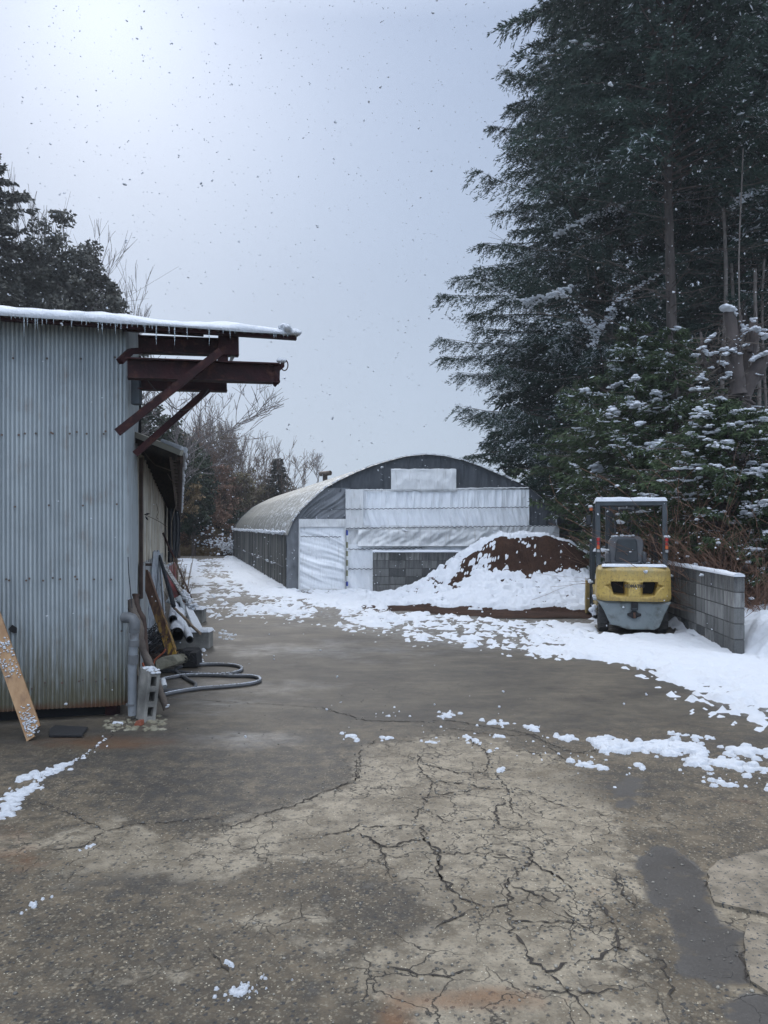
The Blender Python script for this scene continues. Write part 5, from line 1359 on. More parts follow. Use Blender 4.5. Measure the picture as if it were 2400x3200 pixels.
# small things at the shed foot
tr = MB(); a_ = G(152, 2300); b_ = G(270, 2283)
tr.prism([G(152, 2306) + Vector((0, 0, .004)), G(258, 2306) + Vector((0, 0, .004)), G(262, 2297) + Vector((0, 0, .004)), G(275, 2280) + Vector((0, 0, .004)), G(172, 2274) + Vector((0, 0, .004)), G(155, 2285) + Vector((0, 0, .004))], (0, 0, .02))
o = tr.build('black_tray', m_black, bevel=.006); tag(o, 'flat black metal tray on the wet ground right of the wooden plank', 'tray')
m_brick = mat('broken_brick', (.30, .085, .045), (.18, .07, .045), 20, .9, .8, 50)
o = MB().prism([P(418, 2268, 6.3), P(424, 2254, 6.3), P(440, 2252, 6.3), P(441, 2268, 6.3), P(430, 2270, 6.3), P(420, 2276, 6.25)], (.01, .05, 0)).build('brick_fragment', m_brick, bevel=.004); tag(o, 'broken orange brick fragment in front of the cinder block', 'brick')
C = []; rg = random.Random(6)
for _ in range(90): g = G(rg.uniform(330, 520), rg.uniform(2235, 2285)); C.append((g.x, g.y, 0))
V, F = blobs(C, [rg.uniform(.006, .035) for _ in C], .5, .35, seed=5); o = np_mesh('rubble_grit', V, F, m_conc2); tag(o, 'scattered bits of mossy rubble at the shed corner', 'rubble', kind='stuff')
o = MB().tube([PB(478, 1745, 7.0), PB(490, 1830, 6.95)], [.022, .03], 12).build('paint_can', m_pvcw, smooth=True); tag(o, 'small crushed pale can lying behind the cinder block', 'can')

# ------------------------------------------------------------------ forklift (local frame: +y forward, origin under the middle of the tail)
YAW = R(-13)
fk = thing('forklift', 'yellow and grey forklift seen from behind with snow on its overhead guard', 'forklift', (3.75, 11.5, 0))
fk.rotation_euler = (0, 0, YAW); fk.scale = (.94, 1, 1)
def L(mb, name, mt, parent=fk, **k): return mb.build(name, mt, parent, local=True, **k)
m_yel, t, p = new_mat('dirty_yellow_paint'); q = NT(t); co = q.n('ShaderNodeTexCoord').outputs['Object']; z_ = q.n('ShaderNodeSeparateXYZ', {0: co}).outputs[2]
n1 = q.noise(co, 6, 6, .7); n2 = q.noise(q.map(co, (9, 9, 2)), 3, 5, .7)
c = q.mix(q.rng(n1, .35, .65), (.38, .255, .06, 1), (.52, .37, .10, 1)); c = q.mix(q.rng(n2, .50, .72, 0, .7), c, (.22, .15, .06, 1))
c = q.mix(q.math('MULTIPLY', q.rng(z_, .86, 1.02), q.rng(n1, .42, .6, .2, 1)), c, (.19, .17, .10, 1))
c = q.mix(q.rng(q.noise(co, 34, 4, .75), .54, .66, 0, .75), c, (.10, .075, .04, 1)); c = q.mix(q.rng(q.noise(q.map(co, (30, 30, 3)), 1.2, 4, .7), .55, .7, 0, .5), c, (.13, .10, .05, 1)); c = q.mix(q.rng(z_, .60, .50, 0, .45), c, (.12, .09, .045, 1))
t.links.new(c, p.inputs['Base Color']); p.inputs['Roughness'].default_value = .55; t.links.new(q.bump(q.noise(co, 50, 3), .15, .003), p.inputs['Normal'])
m_gry = mat('grey_green_paint', (.125, .15, .155), (.165, .19, .195), 5, .5, .1, 50, c3=(.06, .062, .055), scale3=7, lo3=.5, hi3=.72)
m_grd = mat('charcoal_paint', (.022, .029, .034), (.036, .045, .052), 6, .45)
m_seat = mat('grey_vinyl', (.085, .09, .10), (.12, .125, .135), 5, .5, .2, 120)
m_seatd = mat('dark_plastic', (.025, .028, .034), (.04, .044, .05), 6, .4)
m_tyre = mat('tyre_rubber', (.022, .022, .023), (.045, .043, .04), 14, .85, .5, 60)
m_lred = mat('red_lens', (.32, .01, .012), rough=.25); m_lor = mat('orange_lens', (.50, .10, .02), rough=.25); m_lclr = mat('clear_lens', (.3, .3, .3), rough=.3)
# counterweight: sculpted grid shell
HW = .575
def cw_mesh():
    nx, nz = 116, 56; V, F = [], []; Z0, Z1 = .51, 1.03
    def sm(a, b, x): return float(ss(a, b, x))
    for j in range(nz + 1):
        z = Z0 + (Z1 - Z0) * j / nz
        for i in range(nx + 1):
            u = -1 + 2 * i / nx
            tz = (z - Z0) / (Z1 - Z0)
            hw = HW * (1 - .03 * tz ** 2 - .05 * max(0, (tz - .8) / .2) ** 2.5 - .03 * max(0, (.12 - tz) / .12) ** 2)
            x = u * hw
            y = .03 * u * u + .11 * abs(u) ** 7 + .05 * sm(.88, 1.0, tz) + .02 * (1 - sm(0, .12, tz)) * .3
            # recessed eye shapes
            for sg in (-1, 1):
                xs_ = x * sg
                top_ = .80 - .045 * sm(.30, .45, xs_) + .0
                lo_ = .60 + .155 * sm(.20, .44, xs_) ** 1.5
                dm = min(sm(.085, .125, xs_), sm(.47, .38, xs_), sm(top_, top_ - .035, z), sm(lo_ - .035, lo_ + .01, z))
                y += .075 * dm
                hm = min(sm(.135, .145, xs_), sm(.365 - (.80 - z) * .25, .355 - (.80 - z) * .25, xs_), sm(.808, .798, z), sm(.600, .612, z))
                y += .24 * hm
            # raised centre plate
            y -= .008 * min(sm(.14, .12, abs(x)), sm(.58, .60, z), sm(.82, .80, z))
            V.append((x, y, z))
    w = nx + 1
    for j in range(nz):
        for i in range(nx): F.append((j * w + i, j * w + i + 1, (j + 1) * w + i + 1, (j + 1) * w + i))
    # sides, top and bottom back to y=.62
    b = len(V)
    for j in range(nz + 1):
        z = V[j * w][2]; V.append((V[j * w][0], .62, z)); V.append((V[j * w + nx][0], .62, z))
    for j in range(nz):
        F.append((j * w, (j + 1) * w, b + 2 * (j + 1), b + 2 * j)); F.append((j * w + nx, b + 2 * j + 1, b + 2 * (j + 1) + 1, (j + 1) * w + nx))
    for i in range(nx):
        pass
    # top and bottom caps as strips
    t0 = len(V)
    for i in range(w): V.append((V[nz * w + i][0], .62, Z1))
    for i in range(w): V.append((V[i][0], .62, Z0))
    for i in range(nx):
        F.append((nz * w + i, nz * w + i + 1, t0 + i + 1, t0 + i)); F.append((i + 1, i, t0 + w + i, t0 + w + i + 1))
    return np.array(V), np.array(F)
V, F = cw_mesh()
cw = np_mesh('counterweight', V, F, m_yel, fk, smooth=True, local=True)
try: cw.data.set_sharp_from_angle(angle=R(50))
except Exception: pass
# black boxes added behind the two openings, their inner shade put into the colour
L(MB().box((0, .30, .70), (.95, .05, .26)).box((0, .62, .76), (1.08, .02, .5)), 'opening_dark_fill', m_black)
# lower grey skirt
sk = [(-.575, .505), (.575, .505), (.54, .46), (.47, .33), (.40, .17), (.375, .12), (.30, .085), (-.10, .085), (-.17, .105), (-.24, .13), (-.36, .15), (-.39, .20), (-.46, .35), (-.53, .46)]
mb = MB(); mb.prism([(a, .03 + (.06 * abs(a / .575) ** 4), b) for a, b in sk], (0, .40, 0)); L(mb, 'lower_skirt', m_gry, bevel=.012)
L(MB().box((.005, .026, .435), (.10, .02, .115)), 'vent_slot', m_black)
L(MB().box((.005, .012, .40), (.07, .02, .02)), 'slot_latch', m_grd)
mb = MB(); mb.prism([(a, .020, b) for a, b in ((-.105, .295), (-.105, .325), (-.06, .335), (-.03, .36), (.035, .36), (.06, .335), (.105, .325), (.105, .295), (.05, .275), (.03, .255), (-.03, .255), (-.06, .275))], (0, .04, 0)); hitch = L(mb, 'tow_hitch', m_black)
L(MB().tube([(0, .0, .265), (0, .0, .345)], .016, 10), 'hitch_pin', m_rst, hitch)
# maker's lettering
cu = bpy.data.curves.new('lettering', 'FONT'); cu.body = 'KOMATSU'; cu.size = .062; cu.extrude = .0015; cu.align_x = 'CENTER'; cu.offset = .0035; cu.space_character = 1.05
tmp = bpy.data.objects.new('tmp', cu); COL.objects.link(tmp); dg = bpy.context.evaluated_depsgraph_get(); me = bpy.data.meshes.new_from_object(tmp.evaluated_get(dg)); bpy.data.objects.remove(tmp)
me.transform(Matrix.Translation((0, -.012, .722)) @ Matrix.Rotation(R(90), 4, 'X')); me.materials.clear()
link('lettering', me, mat('faded_dark_lettering', (.02, .018, .016), (.05, .04, .03), 60, .6), fk, local=True)
# main body / engine hood / side panels
mb = MB(); mb.cbox((0, .95, .78), (.80, .72, .46), .04); L(mb, 'hood', m_grd)
for sg in (-1, 1):
    mb = MB(); mb.prism([(sg * .545, a, b) for a, b in ((.60, .86), (.75, .74), (1.25, .64), (1.55, .60), (1.72, .50), (1.72, .28), (1.05, .22), (.86, .34), (.72, .52), (.60, .55))], (-sg * .10, 0, 0)); L(mb, 'side_panel', m_yel, bevel=.015)
    mb = MB(); mb.prism([(sg * .56, a, b) for a, b in ((1.72, .30), (1.78, .56), (1.95, .66), (2.18, .64), (2.32, .50), (2.36, .42), (2.30, .40), (2.18, .55), (1.95, .58), (1.84, .50), (1.80, .30))], (-sg * .22, 0, 0)); L(mb, 'front_fender', m_yel, bevel=.01)
mb = MB(); mb.cbox((0, 1.45, .40), (.84, .7, .18), .02); mb.cbox((0, 1.2, .25), (.7, 1.6, .16), .02); L(mb, 'chassis', m_grd)
mb = MB(); mb.prism([(-.36, a, b) for a, b in ((1.75, .5), (1.62, .98), (1.72, 1.06), (1.95, .9), (2.0, .5))], (.72, 0, 0)); L(mb, 'dashboard', m_grd, bevel=.02)
# wheels
def wheel(x, y, r, w_, nm='wheel'):
    n = 36; prof = [(-w_ / 2, r * .62), (-w_ / 2, r * .9), (-w_ / 2 + .02, r), (w_ / 2 - .02, r), (w_ / 2, r * .9), (w_ / 2, r * .62)]
    V, F = [], []
    for k in range(n):
        a = 2 * math.pi * k / n
        for j, (u, rr) in enumerate(prof):
            rr2 = rr - (.012 if (k % 2 and j in (2, 3)) else 0); V.append((x + u, y + math.cos(a) * rr2, r + math.sin(a) * rr2))
    m6 = len(prof)
    for k in range(n):
        for j in range(m6): F.append((k * m6 + j, k * m6 + (j + 1) % m6, ((k + 1) % n) * m6 + (j + 1) % m6, ((k + 1) % n) * m6 + j))
    ty = L(MB().add(V, F), nm, m_tyre)
    L(MB().tube([(x - w_ / 2 + .03, y, r), (x + w_ / 2 - .03, y, r)], r * .62, 20).tube([(x - w_ / 2 + .01, y, r), (x + w_ / 2 - .01, y, r)], r * .2, 12), 'rim', m_yel, ty)
for sg in (-1, 1): wheel(sg * .46, .44, .225, .17); wheel(sg * .475, 2.05, .29, .19)
# overhead guard
m_post = m_grd
def post(a, b, w_=.078, d_=.07): return MB().beam(a, b, w_, d_, up=(0, 1, 0))
for sg in (-1, 1):
    L(post((sg * .53, .50, 1.0), (sg * .535, .62, 2.0)), 'guard_post', m_post, bevel=.008)
    mb = post((sg * .55, 1.88, 1.25), (sg * .53, 1.72, 1.99), .065, .06); mb.beam((sg * .55, 1.88, 1.27), (sg * .56, 1.92, .62), .065, .055, up=(0, 1, 0)); L(mb, 'guard_post', m_post)
mb = MB(); mb.beam((-.565, .62, 2.0), (.565, .62, 2.0), .07, .075); mb.beam((-.53, 1.72, 2.0), (.53, 1.72, 2.0), .06, .06)
for sg in (-1, 1): mb.beam((sg * .535, .62, 2.0), (sg * .50, 1.72, 2.0), .06, .06)
for i in range(7): xx = -.42 + .14 * i; mb.beam((xx, .65, 2.005), (xx, 1.70, 2.005), .018, .035)
L(mb, 'guard_frame', m_post, bevel=.006)
def snow_slab(name, x0, x1, y0, y1, z, h, seed, nx=60, ny=30, parent=fk):
    gx_, gy_ = np.meshgrid(np.linspace(x0, x1, nx), np.linspace(y0, y1, ny)); wob = (fbm(gx_ * 9, gy_ * 9, seed) - .5) * .02
    ed = np.minimum(np.minimum(gx_ - x0, x1 - gx_), np.minimum(gy_ - y0, y1 - gy_)); gz_ = z + (h * (.75 + .5 * fbm(gx_ * 6, gy_ * 6, seed + 1))) * np.sqrt(np.clip(ed / .04, 0, 1))
    return hf_mesh(name, gx_ + wob, gy_ + wob, gz_, np.ones(gx_.shape, bool), m_snow, parent, local=True)
snow_slab('snow', -.585, .58, .575, .72, 2.03, .065, 4); snow_slab('snow', -.56, .55, 1.66, 1.76, 2.025, .055, 5)
for i in range(7): xx = -.42 + .14 * i; snow_slab('snow', xx - .035, xx + .035, .7, 1.68, 2.02, .04, 10 + i, 8, 20)
for sg in (-1, 1): snow_slab('snow', sg * .52 - .045, sg * .52 + .045, .65, 1.74, 2.025, .05, 30 + sg, 10, 24)
snow_slab('snow', -.50, .50, .05, .30, 1.026, .035, 7)
# tail lamps
for sg in (-1, 1):
    hx_ = sg * .535 + (0 if sg < 0 else .012); lamp = L(MB().cbox((hx_, .475, 1.345), (.062, .05, .235), .006), 'tail_lamp', m_seatd)
    L(MB().cbox((hx_, .447, 1.43), (.048, .02, .055), .004).tube([(hx_, .455, 1.37), (hx_, .436, 1.37)], .024, 14), 'red_lens', m_lred, lamp)
    L(MB().cbox((hx_, .447, 1.31), (.048, .02, .055), .004), 'orange_lens', m_lor, lamp); L(MB().cbox((hx_, .447, 1.25), (.048, .02, .04), .004), 'clear_lens', m_lclr, lamp)
V, F = blobs([(.55 + random.uniform(-.03, .03), .47, 1.475) for _ in range(6)], [.03] * 6, .6, .2, fine=True, seed=1); np_mesh('snow', V, F, m_snow, fk, smooth=True, local=True)
# seat
def rrect(w_, h_, r_, n=6, top=None):
    out = []
    for cx_, cy_, a0 in ((w_ / 2 - r_, h_ / 2 - r_, 0), (-w_ / 2 + r_, h_ / 2 - r_, 90), (-w_ / 2 + r_, -h_ / 2 + r_, 180), (w_ / 2 - r_, -h_ / 2 + r_, 270)):
        for k in range(n + 1): a = R(a0 + 90 * k / n); out.append((cx_ + r_ * math.cos(a), cy_ + r_ * math.sin(a)))
    return out
sx0, sz0 = -.055, 1.26
so_ = thing_seat = None
outline = [(-.265, 1.06), (-.24, 1.03), (.24, 1.03), (.265, 1.06), (.265, 1.20), (.285, 1.30), (.285, 1.38), (.26, 1.44), (.20, 1.475), (.08, 1.487), (-.08, 1.487), (-.20, 1.475), (-.26, 1.44), (-.285, 1.38), (-.285, 1.30), (-.265, 1.20)]
seat = L(MB().prism([(sx0 + a, .86, b) for a, b in outline], (0, .14, 0)), 'seat', m_seat, bevel=.035)
mb = MB(); mb.prism([(sx0 + a, .842, b) for a, b in ((-.19, 1.09), (-.16, 1.065), (.17, 1.065), (.20, 1.09), (.175, 1.40), (.15, 1.435), (-.13, 1.435), (-.155, 1.40))], (0, .03, 0)); L(mb, 'seat_back_panel', m_seatd, seat, bevel=.008)
mb = MB(); mb.prism([(sx0 + a, .834, b) for a, b in ((-.165, 1.25), (.18, 1.25), (.16, 1.40), (.14, 1.42), (-.12, 1.42), (-.14, 1.40))], (0, .012, 0)); L(mb, 'seat_pocket', m_grd, seat, bevel=.004)
L(MB().cbox((sx0, 1.08, 1.06), (.5, .46, .12), .04), 'seat_cushion', m_seat, seat)
for sg in (-1, 1): L(MB().cbox((sx0 + sg * .30, 1.0, 1.13), (.07, .34, .20), .03), 'armrest', m_seat, seat)
V, F = blobs([(sx0 - .19 + random.uniform(-.05, .05), .90, 1.475) for _ in range(7)] + [(sx0 - .31 + random.uniform(-.02, .03), .92, 1.25) for _ in range(6)] + [(sx0 + .33 + random.uniform(-.05, .05), .9, 1.05) for _ in range(10)] + [(sx0 + random.uniform(-.1, .15), .87, 1.485) for _ in range(10)], [random.uniform(.018, .035) for _ in range(33)], .5, .25, fine=True, seed=3)
np_mesh('snow', V, F, m_snow, fk, smooth=True, local=True)
# steering column, wheel and lever
mb = MB(); mb.tube([(-.05, 1.62, .95), (-.05, 1.5, 1.18)], .03, 10); mb.tube([(-.05 + .17 * math.cos(a), 1.5 + .12 * math.sin(a), 1.2 + .09 * math.sin(a)) for a in np.linspace(0, 6.283, 25)], .014, 8, cap=False); mb.beam((-.2, 1.5, 1.2), (.1, 1.5, 1.2), .02, .02)
L(mb, 'steering_wheel', m_seatd, smooth=True)
# mast
mb = MB()
for sg in (-1, 1):
    mb.beam((sg * .27, 2.38, .12), (sg * .27, 2.38, 2.02), .075, .12, up=(0, 1, 0)); mb.beam((sg * .20, 2.42, .2), (sg * .20, 2.42, 1.95), .05, .1, up=(0, 1, 0)); mb.tube([(sg * .13, 2.34, .3), (sg * .13, 2.34, 1.85)], .032, 10)
for z in (.3, 1.1, 1.98): mb.beam((-.3, 2.36, z), (.3, 2.36, z), .05, .09)
mast = L(mb, 'mast', m_grd)
L(MB().tube([(.1, 2.28, 1.0), (.1, 2.25, 1.6), (.06, 2.24, 1.85)], .018, 8).tube([(-.04, 2.28, .9), (-.03, 2.24, 1.55), (-.06, 2.24, 1.85)], .014, 8), 'hydraulic_hose', m_wire, mast)
L(MB().cbox((.02, 1.78, 1.88), (.26, .12, .10), .01).tube([(.07, 1.80, 1.82), (.07, 1.80, 1.60), (-.06, 1.80, 1.56)], .022, 8), 'light_bracket', m_grd)
# work lamps, mirror
for sg, xx in ((-1, -.60), (1, .42)):
    lp = L(MB().cbox((xx, 1.72, 1.93 if sg < 0 else 1.78), (.07, .06, .07), .01), 'turn_signal', m_seatd); L(MB().cbox((xx, 1.685, 1.93 if sg < 0 else 1.78), (.055, .02, .05), .005), 'orange_lens', m_lor, lp)
L(MB().cbox((.33, 1.80, 1.69), (.12, .08, .08), .02), 'work_lamp', m_seatd)
V, F = blobs([(.33 + random.uniform(-.05, .05), 1.79, 1.745) for _ in range(7)] + [(.02 + random.uniform(-.12, .12), 1.76, 1.945) for _ in range(16)] + [(-.60, 1.71, 1.975), (-.62, 1.71, 1.98), (-.59, 1.72, 1.97)] + [(-.57, .60 + random.uniform(0, .2), .50 + random.uniform(-.03, .05)) for _ in range(4)] + [(.42, 1.7, 1.83)] * 2, [.035] * 7 + [.032] * 16 + [.035] * 3 + [.04] * 4 + [.03] * 2, .65, .3, fine=True, seed=8)
np_mesh('snow', V, F, m_snow, fk, smooth=True, local=True)
mr_ = L(MB().tube([(-.62, 1.75, 1.88), (-.68, 1.75, 1.86), (-.68, 1.75, 1.64), (-.60, 1.75, 1.63)], .007, 6), 'mirror', m_grd); L(MB().cbox((-.635, 1.76, 1.745), (.075, .02, .17), .008), 'mirror_glass', m_seatd, mr_)
# attachment: backrest frame posts and a bucket in front
BKX = -.62
mb = MB(); mb.beam((-.57, 2.56, .12), (-.57, 2.56, 1.36), .05, .05, up=(0, 1, 0)); mb.beam((.57, 2.56, .12), (.57, 2.56, 1.36), .05, .05, up=(0, 1, 0)); mb.beam((-.59, 2.56, .35), (.59, 2.56, .35), .05, .10); mb.beam((-.59, 2.56, .85), (.59, 2.56, .85), .04, .06)
L(mb, 'load_backrest', m_grd)
pr = [(2.62, .10), (2.62, .60), (2.72, .66), (2.80, .58), (2.74, .30), (2.95, .10), (3.35, .06), (3.35, .03), (2.70, .03)]
mb = MB(); mb.prism([(-.64, a, b) for a, b in pr], (1.28, 0, 0)); bk_ = L(mb, 'bucket', m_yel)
for sg in (-1, 1): L(MB().prism([(sg * .64, a, b) for a, b in ((2.60, .03), (2.60, .64), (2.74, .68), (3.0, .5), (3.38, .10), (3.36, .03))], (sg * .03, 0, 0)), 'bucket_side', m_yel, bk_)
V, F = blobs([(-.64 + random.uniform(-.01, .04), 2.62 + random.uniform(0, .2), .66) for _ in range(10)] + [(-.57, 2.56, 1.38)] + [(-.62, .47, .33), (-.60, .44, .37), (-.61, .50, .30), (-.60, .46, .27)] + [(-.60, 2.0 + random.uniform(-.15, .2), .66) for _ in range(8)], [.035] * 10 + [.03] + [.055] * 4 + [.04] * 8, .7, .3, fine=True, seed=9)
np_mesh('snow', V, F, m_snow, fk, smooth=True, local=True)
# pale splash guard at the left front
mb = MB(); mb.prism([(-.50, a, b) for a, b in ((1.55, .62), (1.60, 1.05), (1.75, 1.22), (1.86, 1.22), (1.92, .62))], (.04, 0, 0)); L(mb, 'side_shield', m_gry, bevel=.01)
snow_slab('snow', -.56, -.30, 1.70, 1.98, 1.20, .05, 17, 16, 16)

# ------------------------------------------------------------------ trees
def leaf_mat(name, a, b, c3=None, rough=.7):
    m, t, p = new_mat(name); q = NT(t)
    ti = q.n('ShaderNodeAttribute', attribute_name='tint').outputs['Fac']
    c = q.mix(ti, c4(a), c4(b))
    if c3: c = q.mix(q.rng(ti, .92, .97), c, c4(c3))
    t.links.new(c, p.inputs['Base Color']); p.inputs['Roughness'].default_value = rough; p.inputs['Specular IOR Level'].default_value = .25
    return m
m_cedar = leaf_mat('dark_cedar_needles', (.011, .027, .024), (.054, .092, .066), (.62, .67, .72))
m_young = leaf_mat('green_conifer_needles', (.022, .042, .022), (.085, .12, .048), (.60, .64, .68))
m_cypress = leaf_mat('dull_cypress_leaves', (.06, .062, .055), (.12, .118, .10))
m_evergr = leaf_mat('dark_broadleaf', (.015, .028, .018), (.05, .065, .038))
m_trunk = mat('cedar_bark', (.040, .033, .030), (.085, .070, .062), 6, .95, 1, 20, stretch=(3, 3, .4))
m_twig = mat('dead_twigs', (.050, .038, .033), (.10, .078, .066), 8, .95)

def seg_tubes(P0, P1, R0, R1, n=3):
    P0 = np.asarray(P0); P1 = np.asarray(P1); R0 = np.asarray(R0)[:, None]; R1 = np.asarray(R1)[:, None]
    d = P1 - P0; d /= np.maximum(np.linalg.norm(d, axis=1, keepdims=True), 1e-9)
    up = np.where(np.abs(d[:, 2:3]) < .9, np.array([[0, 0, 1.]]), np.array([[1., 0, 0]]))
    a = np.cross(d, up); a /= np.linalg.norm(a, axis=1, keepdims=True); b = np.cross(d, a)
    m = len(P0); V = np.zeros((m, 2 * n, 3))
    for k in range(n):
        o = math.cos(2 * math.pi * k / n) * a + math.sin(2 * math.pi * k / n) * b
        V[:, k] = P0 + o * R0; V[:, n + k] = P1 + o * R1
    F = np.array([(k, (k + 1) % n, n + (k + 1) % n, n + k) for k in range(n)])
    return V.reshape(-1, 3), (F[None] + (np.arange(m) * 2 * n)[:, None, None]).reshape(-1, 4)

def conifer(name, label, base, H, prof, nb, leafm, seed, zlo=.06, elen=.16, ew=.022, twl=.9, asc=.18, droop=.35, dens=1.0, snow=0, snr=(.03, .08), group=None,
            trunk_r=.22, skip=None, snow_fn=None, per=26, cat='conifer tree', dead=0, hang=.25, big=0, snow_up=None, dead_z=(2, 9), frost=.11):
    "prof: list of (z, reach). skip(az, z) -> True drops a branch there"
    rg = np.random.default_rng(seed); base = np.array(base, float)
    root = thing(name, label, cat, tuple(base), group)
    zs, rs = zip(*prof)
    b_az, b_z, b_L = [], [], []
    i = 0
    while len(b_az) < nb and i < nb * 6:
        i += 1
        z = zlo * H + (H * .985 - zlo * H) * (rg.random() ** 1.0); az = rg.uniform(-math.pi, math.pi)
        if skip and skip(az, z): continue
        b_az.append(az); b_z.append(z); b_L.append(np.interp(z, zs, rs) * (rg.uniform(.55, 1.0) if rg.random() < .75 else rg.uniform(1.0, 1.14)))
    az = np.array(b_az); bz = np.array(b_z); bL = np.array(b_L); nb = len(az)
    out = np.stack([np.cos(az), np.sin(az), 0 * az], -1)
    A = asc + rg.normal(0, .07, nb); B = droop + rg.normal(0, .08, nb)
    def pos(bi, s):
        L_ = bL[bi]
        p_ = base + out[bi] * (L_ * s)[:, None]; p_[:, 2] += bz[bi] + L_ * (A[bi] * s - B[bi] * s ** 2.2 + .10 * s ** 6); return p_
    # branch wood
    K = 6; P0, P1, R0, R1 = [], [], [], []
    for k in range(K):
        s0 = np.full(nb, k / K); s1 = np.full(nb, (k + 1) / K); idx = np.arange(nb)
        P0.append(pos(idx, s0)); P1.append(pos(idx, s1)); R0.append(.028 * (1 - k / K) * bL / 3 + .006); R1.append(.028 * (1 - (k + 1) / K) * bL / 3 + .005)
    Vw, Fw = seg_tubes(np.concatenate(P0), np.concatenate(P1), np.concatenate(R0), np.concatenate(R1))
    np_mesh('branches', Vw, Fw, m_twig, root)
    # twigs
    nt = (per * dens * np.clip(bL / 3, .35, 2)).astype(int) + 3
    bi = np.repeat(np.arange(nb), nt); n = len(bi)
    s = rg.random(n) ** .72 * .92 + .1
    side = rg.choice([-1., 1.], n); fa = np.radians(rg.uniform(20, 70, n)) * side
    tl = twl * (.35 + .65 * (1 - s)) * rg.uniform(.5, 1.1, n) * np.clip(bL[bi] / 3, .5, 1.4)
    a2 = az[bi] + fa; td = np.stack([np.cos(a2), np.sin(a2), rg.uniform(-.25, .12, n)], -1)
    o_ = pos(bi, s)
    # elements along each twig
    ne = np.clip((tl / elen * 4.6 * dens).astype(int) + 3, 3, 26)
    ti = np.repeat(np.arange(n), ne); m = len(ti)
    u = rg.random(m)
    C = o_[ti] + td[ti] * (tl[ti] * u)[:, None]; C[:, 2] -= tl[ti] * hang * u ** 1.8 + rg.uniform(0, .03, m)
    ed = td[ti] + rg.normal(0, .38, (m, 3)) ; ed[:, 2] += rg.uniform(-.75, .15, m) * (.6 + hang)
    ed /= np.linalg.norm(ed, axis=1, keepdims=True)
    sd_ = np.cross(ed, rg.normal(0, 1, (m, 3))); sd_ /= np.maximum(np.linalg.norm(sd_, axis=1, keepdims=True), 1e-6)
    el = elen * rg.uniform(.6, 1.35, m); w_ = ew * rg.uniform(.7, 1.4, m)
    V = np.stack([C - sd_ * w_[:, None] * .5, C + ed * (el * .45)[:, None] + sd_ * w_[:, None], C + ed * el[:, None], C + ed * (el * .45)[:, None] - sd_ * w_[:, None]], 1).reshape(-1, 3)
    F = np.arange(m * 4).reshape(-1, 4)
    tint = np.clip(rg.random(n)[ti] * .5 + rg.random(nb)[bi][ti] * .28 + rg.random(m) * .22, 0, .98) * .88
    fz = vnoise(C[:, 0] * 1.3 + C[:, 1] * .6, C[:, 2] * 1.7, seed + 40)          # needles coated with clinging snow
    tint = np.where((rg.random(m) < frost * ss(.5, .8, fz) * ss(.2, .8, s[ti])) , 1.0, tint)
    np_mesh('crown', V, F, leafm, root, attrs=dict(tint=np.repeat(tint, 4)))
    # trunk
    segs = 14; tp = [base + np.array([math.sin(k * .7 + seed) * .04, math.cos(k * .9 + seed) * .04, H * k / segs]) for k in range(segs + 1)]
    MB().tube([tuple(x) for x in tp], [max(.015, trunk_r * (1 - k / segs) ** .9) * (1.25 if k == 0 else 1) for k in range(segs + 1)], 14).build('trunk', m_trunk, root, smooth=True)
    if dead:
        Q0, Q1, q0, q1 = [], [], [], []
        for _ in range(dead):
            z = rg.uniform(*dead_z); a_ = rg.uniform(-math.pi, 0) ; L_ = rg.uniform(.8, 3.2); pt = base + np.array([0, 0, z]); dd = np.array([math.cos(a_), math.sin(a_), rg.uniform(-.25, .35)])
            r = rg.uniform(.008, .02)
            for k in range(6):
                nx_ = pt + dd * L_ / 6; Q0.append(pt); Q1.append(nx_); q0.append(r * (1 - k / 7)); q1.append(r * (1 - (k + 1) / 7))
                if k > 1:
                    for _j in range(2):
                        d2 = dd + rg.normal(0, .6, 3); Q0.append(nx_); Q1.append(nx_ + d2 * rg.uniform(.15, .5)); q0.append(.006); q1.append(.003)
                pt = nx_; dd = dd + rg.normal(0, .12, 3)
        Vd, Fd = seg_tubes(Q0, Q1, q0, q1); np_mesh('dead_twigs', Vd, Fd, m_twig, root)
    if snow:
        # clumps ride on the branch tops, outer half, on some branches only
        lucky = np.where(rg.random(nb) < .55)[0]
        if snow_fn is not None: lucky = np.array([i for i in lucky if snow_fn(az[i], bz[i])])
        if len(lucky):
            per_ = max(1, int(snow * 1.3) // len(lucky)); bb_ = np.repeat(lucky, per_); s_ = np.clip(rg.random(len(bb_)) ** .6 * .75 + .27, 0, 1.02)
            c_ = pos(bb_, s_); ln = tl.mean()
            off = rg.uniform(-1, 1, len(bb_)) * (1.05 - s_) * .38 * bL[bb_]
            c_ += np.stack([-np.sin(az[bb_]) * off, np.cos(az[bb_]) * off, -np.abs(off) * hang * .9 + .03 + 0 * off], -1)
            rr = rg.uniform(snr[0], snr[1], len(bb_)) * (.6 + .6 * rg.random(len(bb_)) ** 2)
            kp = vnoise(c_[:, 0] * 2.2 + c_[:, 1], c_[:, 2] * 2.2, seed) > .42
            rr = rr[kp]; c_ = c_[kp]; bbk = bb_[kp]
            # each clump = two or three overlapping lumps strung along the branch
            rr = rr * .8; so3 = out[bbk] * rg.uniform(.3, 1.5, len(rr))[:, None]; so3[:, 2] = -.15
            parts = [blobs(c_, rr, .36, .4, seed=seed, stretch=so3)]
            for k in (1, 2):
                c2 = c_ + out[bbk] * (rr * rg.uniform(.5, 1.3, len(rr)))[:, None] * k + rg.normal(0, .25, c_.shape) * rr[:, None]; c2[:, 2] -= rr * .1 * k
                parts.append(blobs(c2, rr * rg.uniform(.4, .9, len(rr)), .4, .4, seed=seed + k))
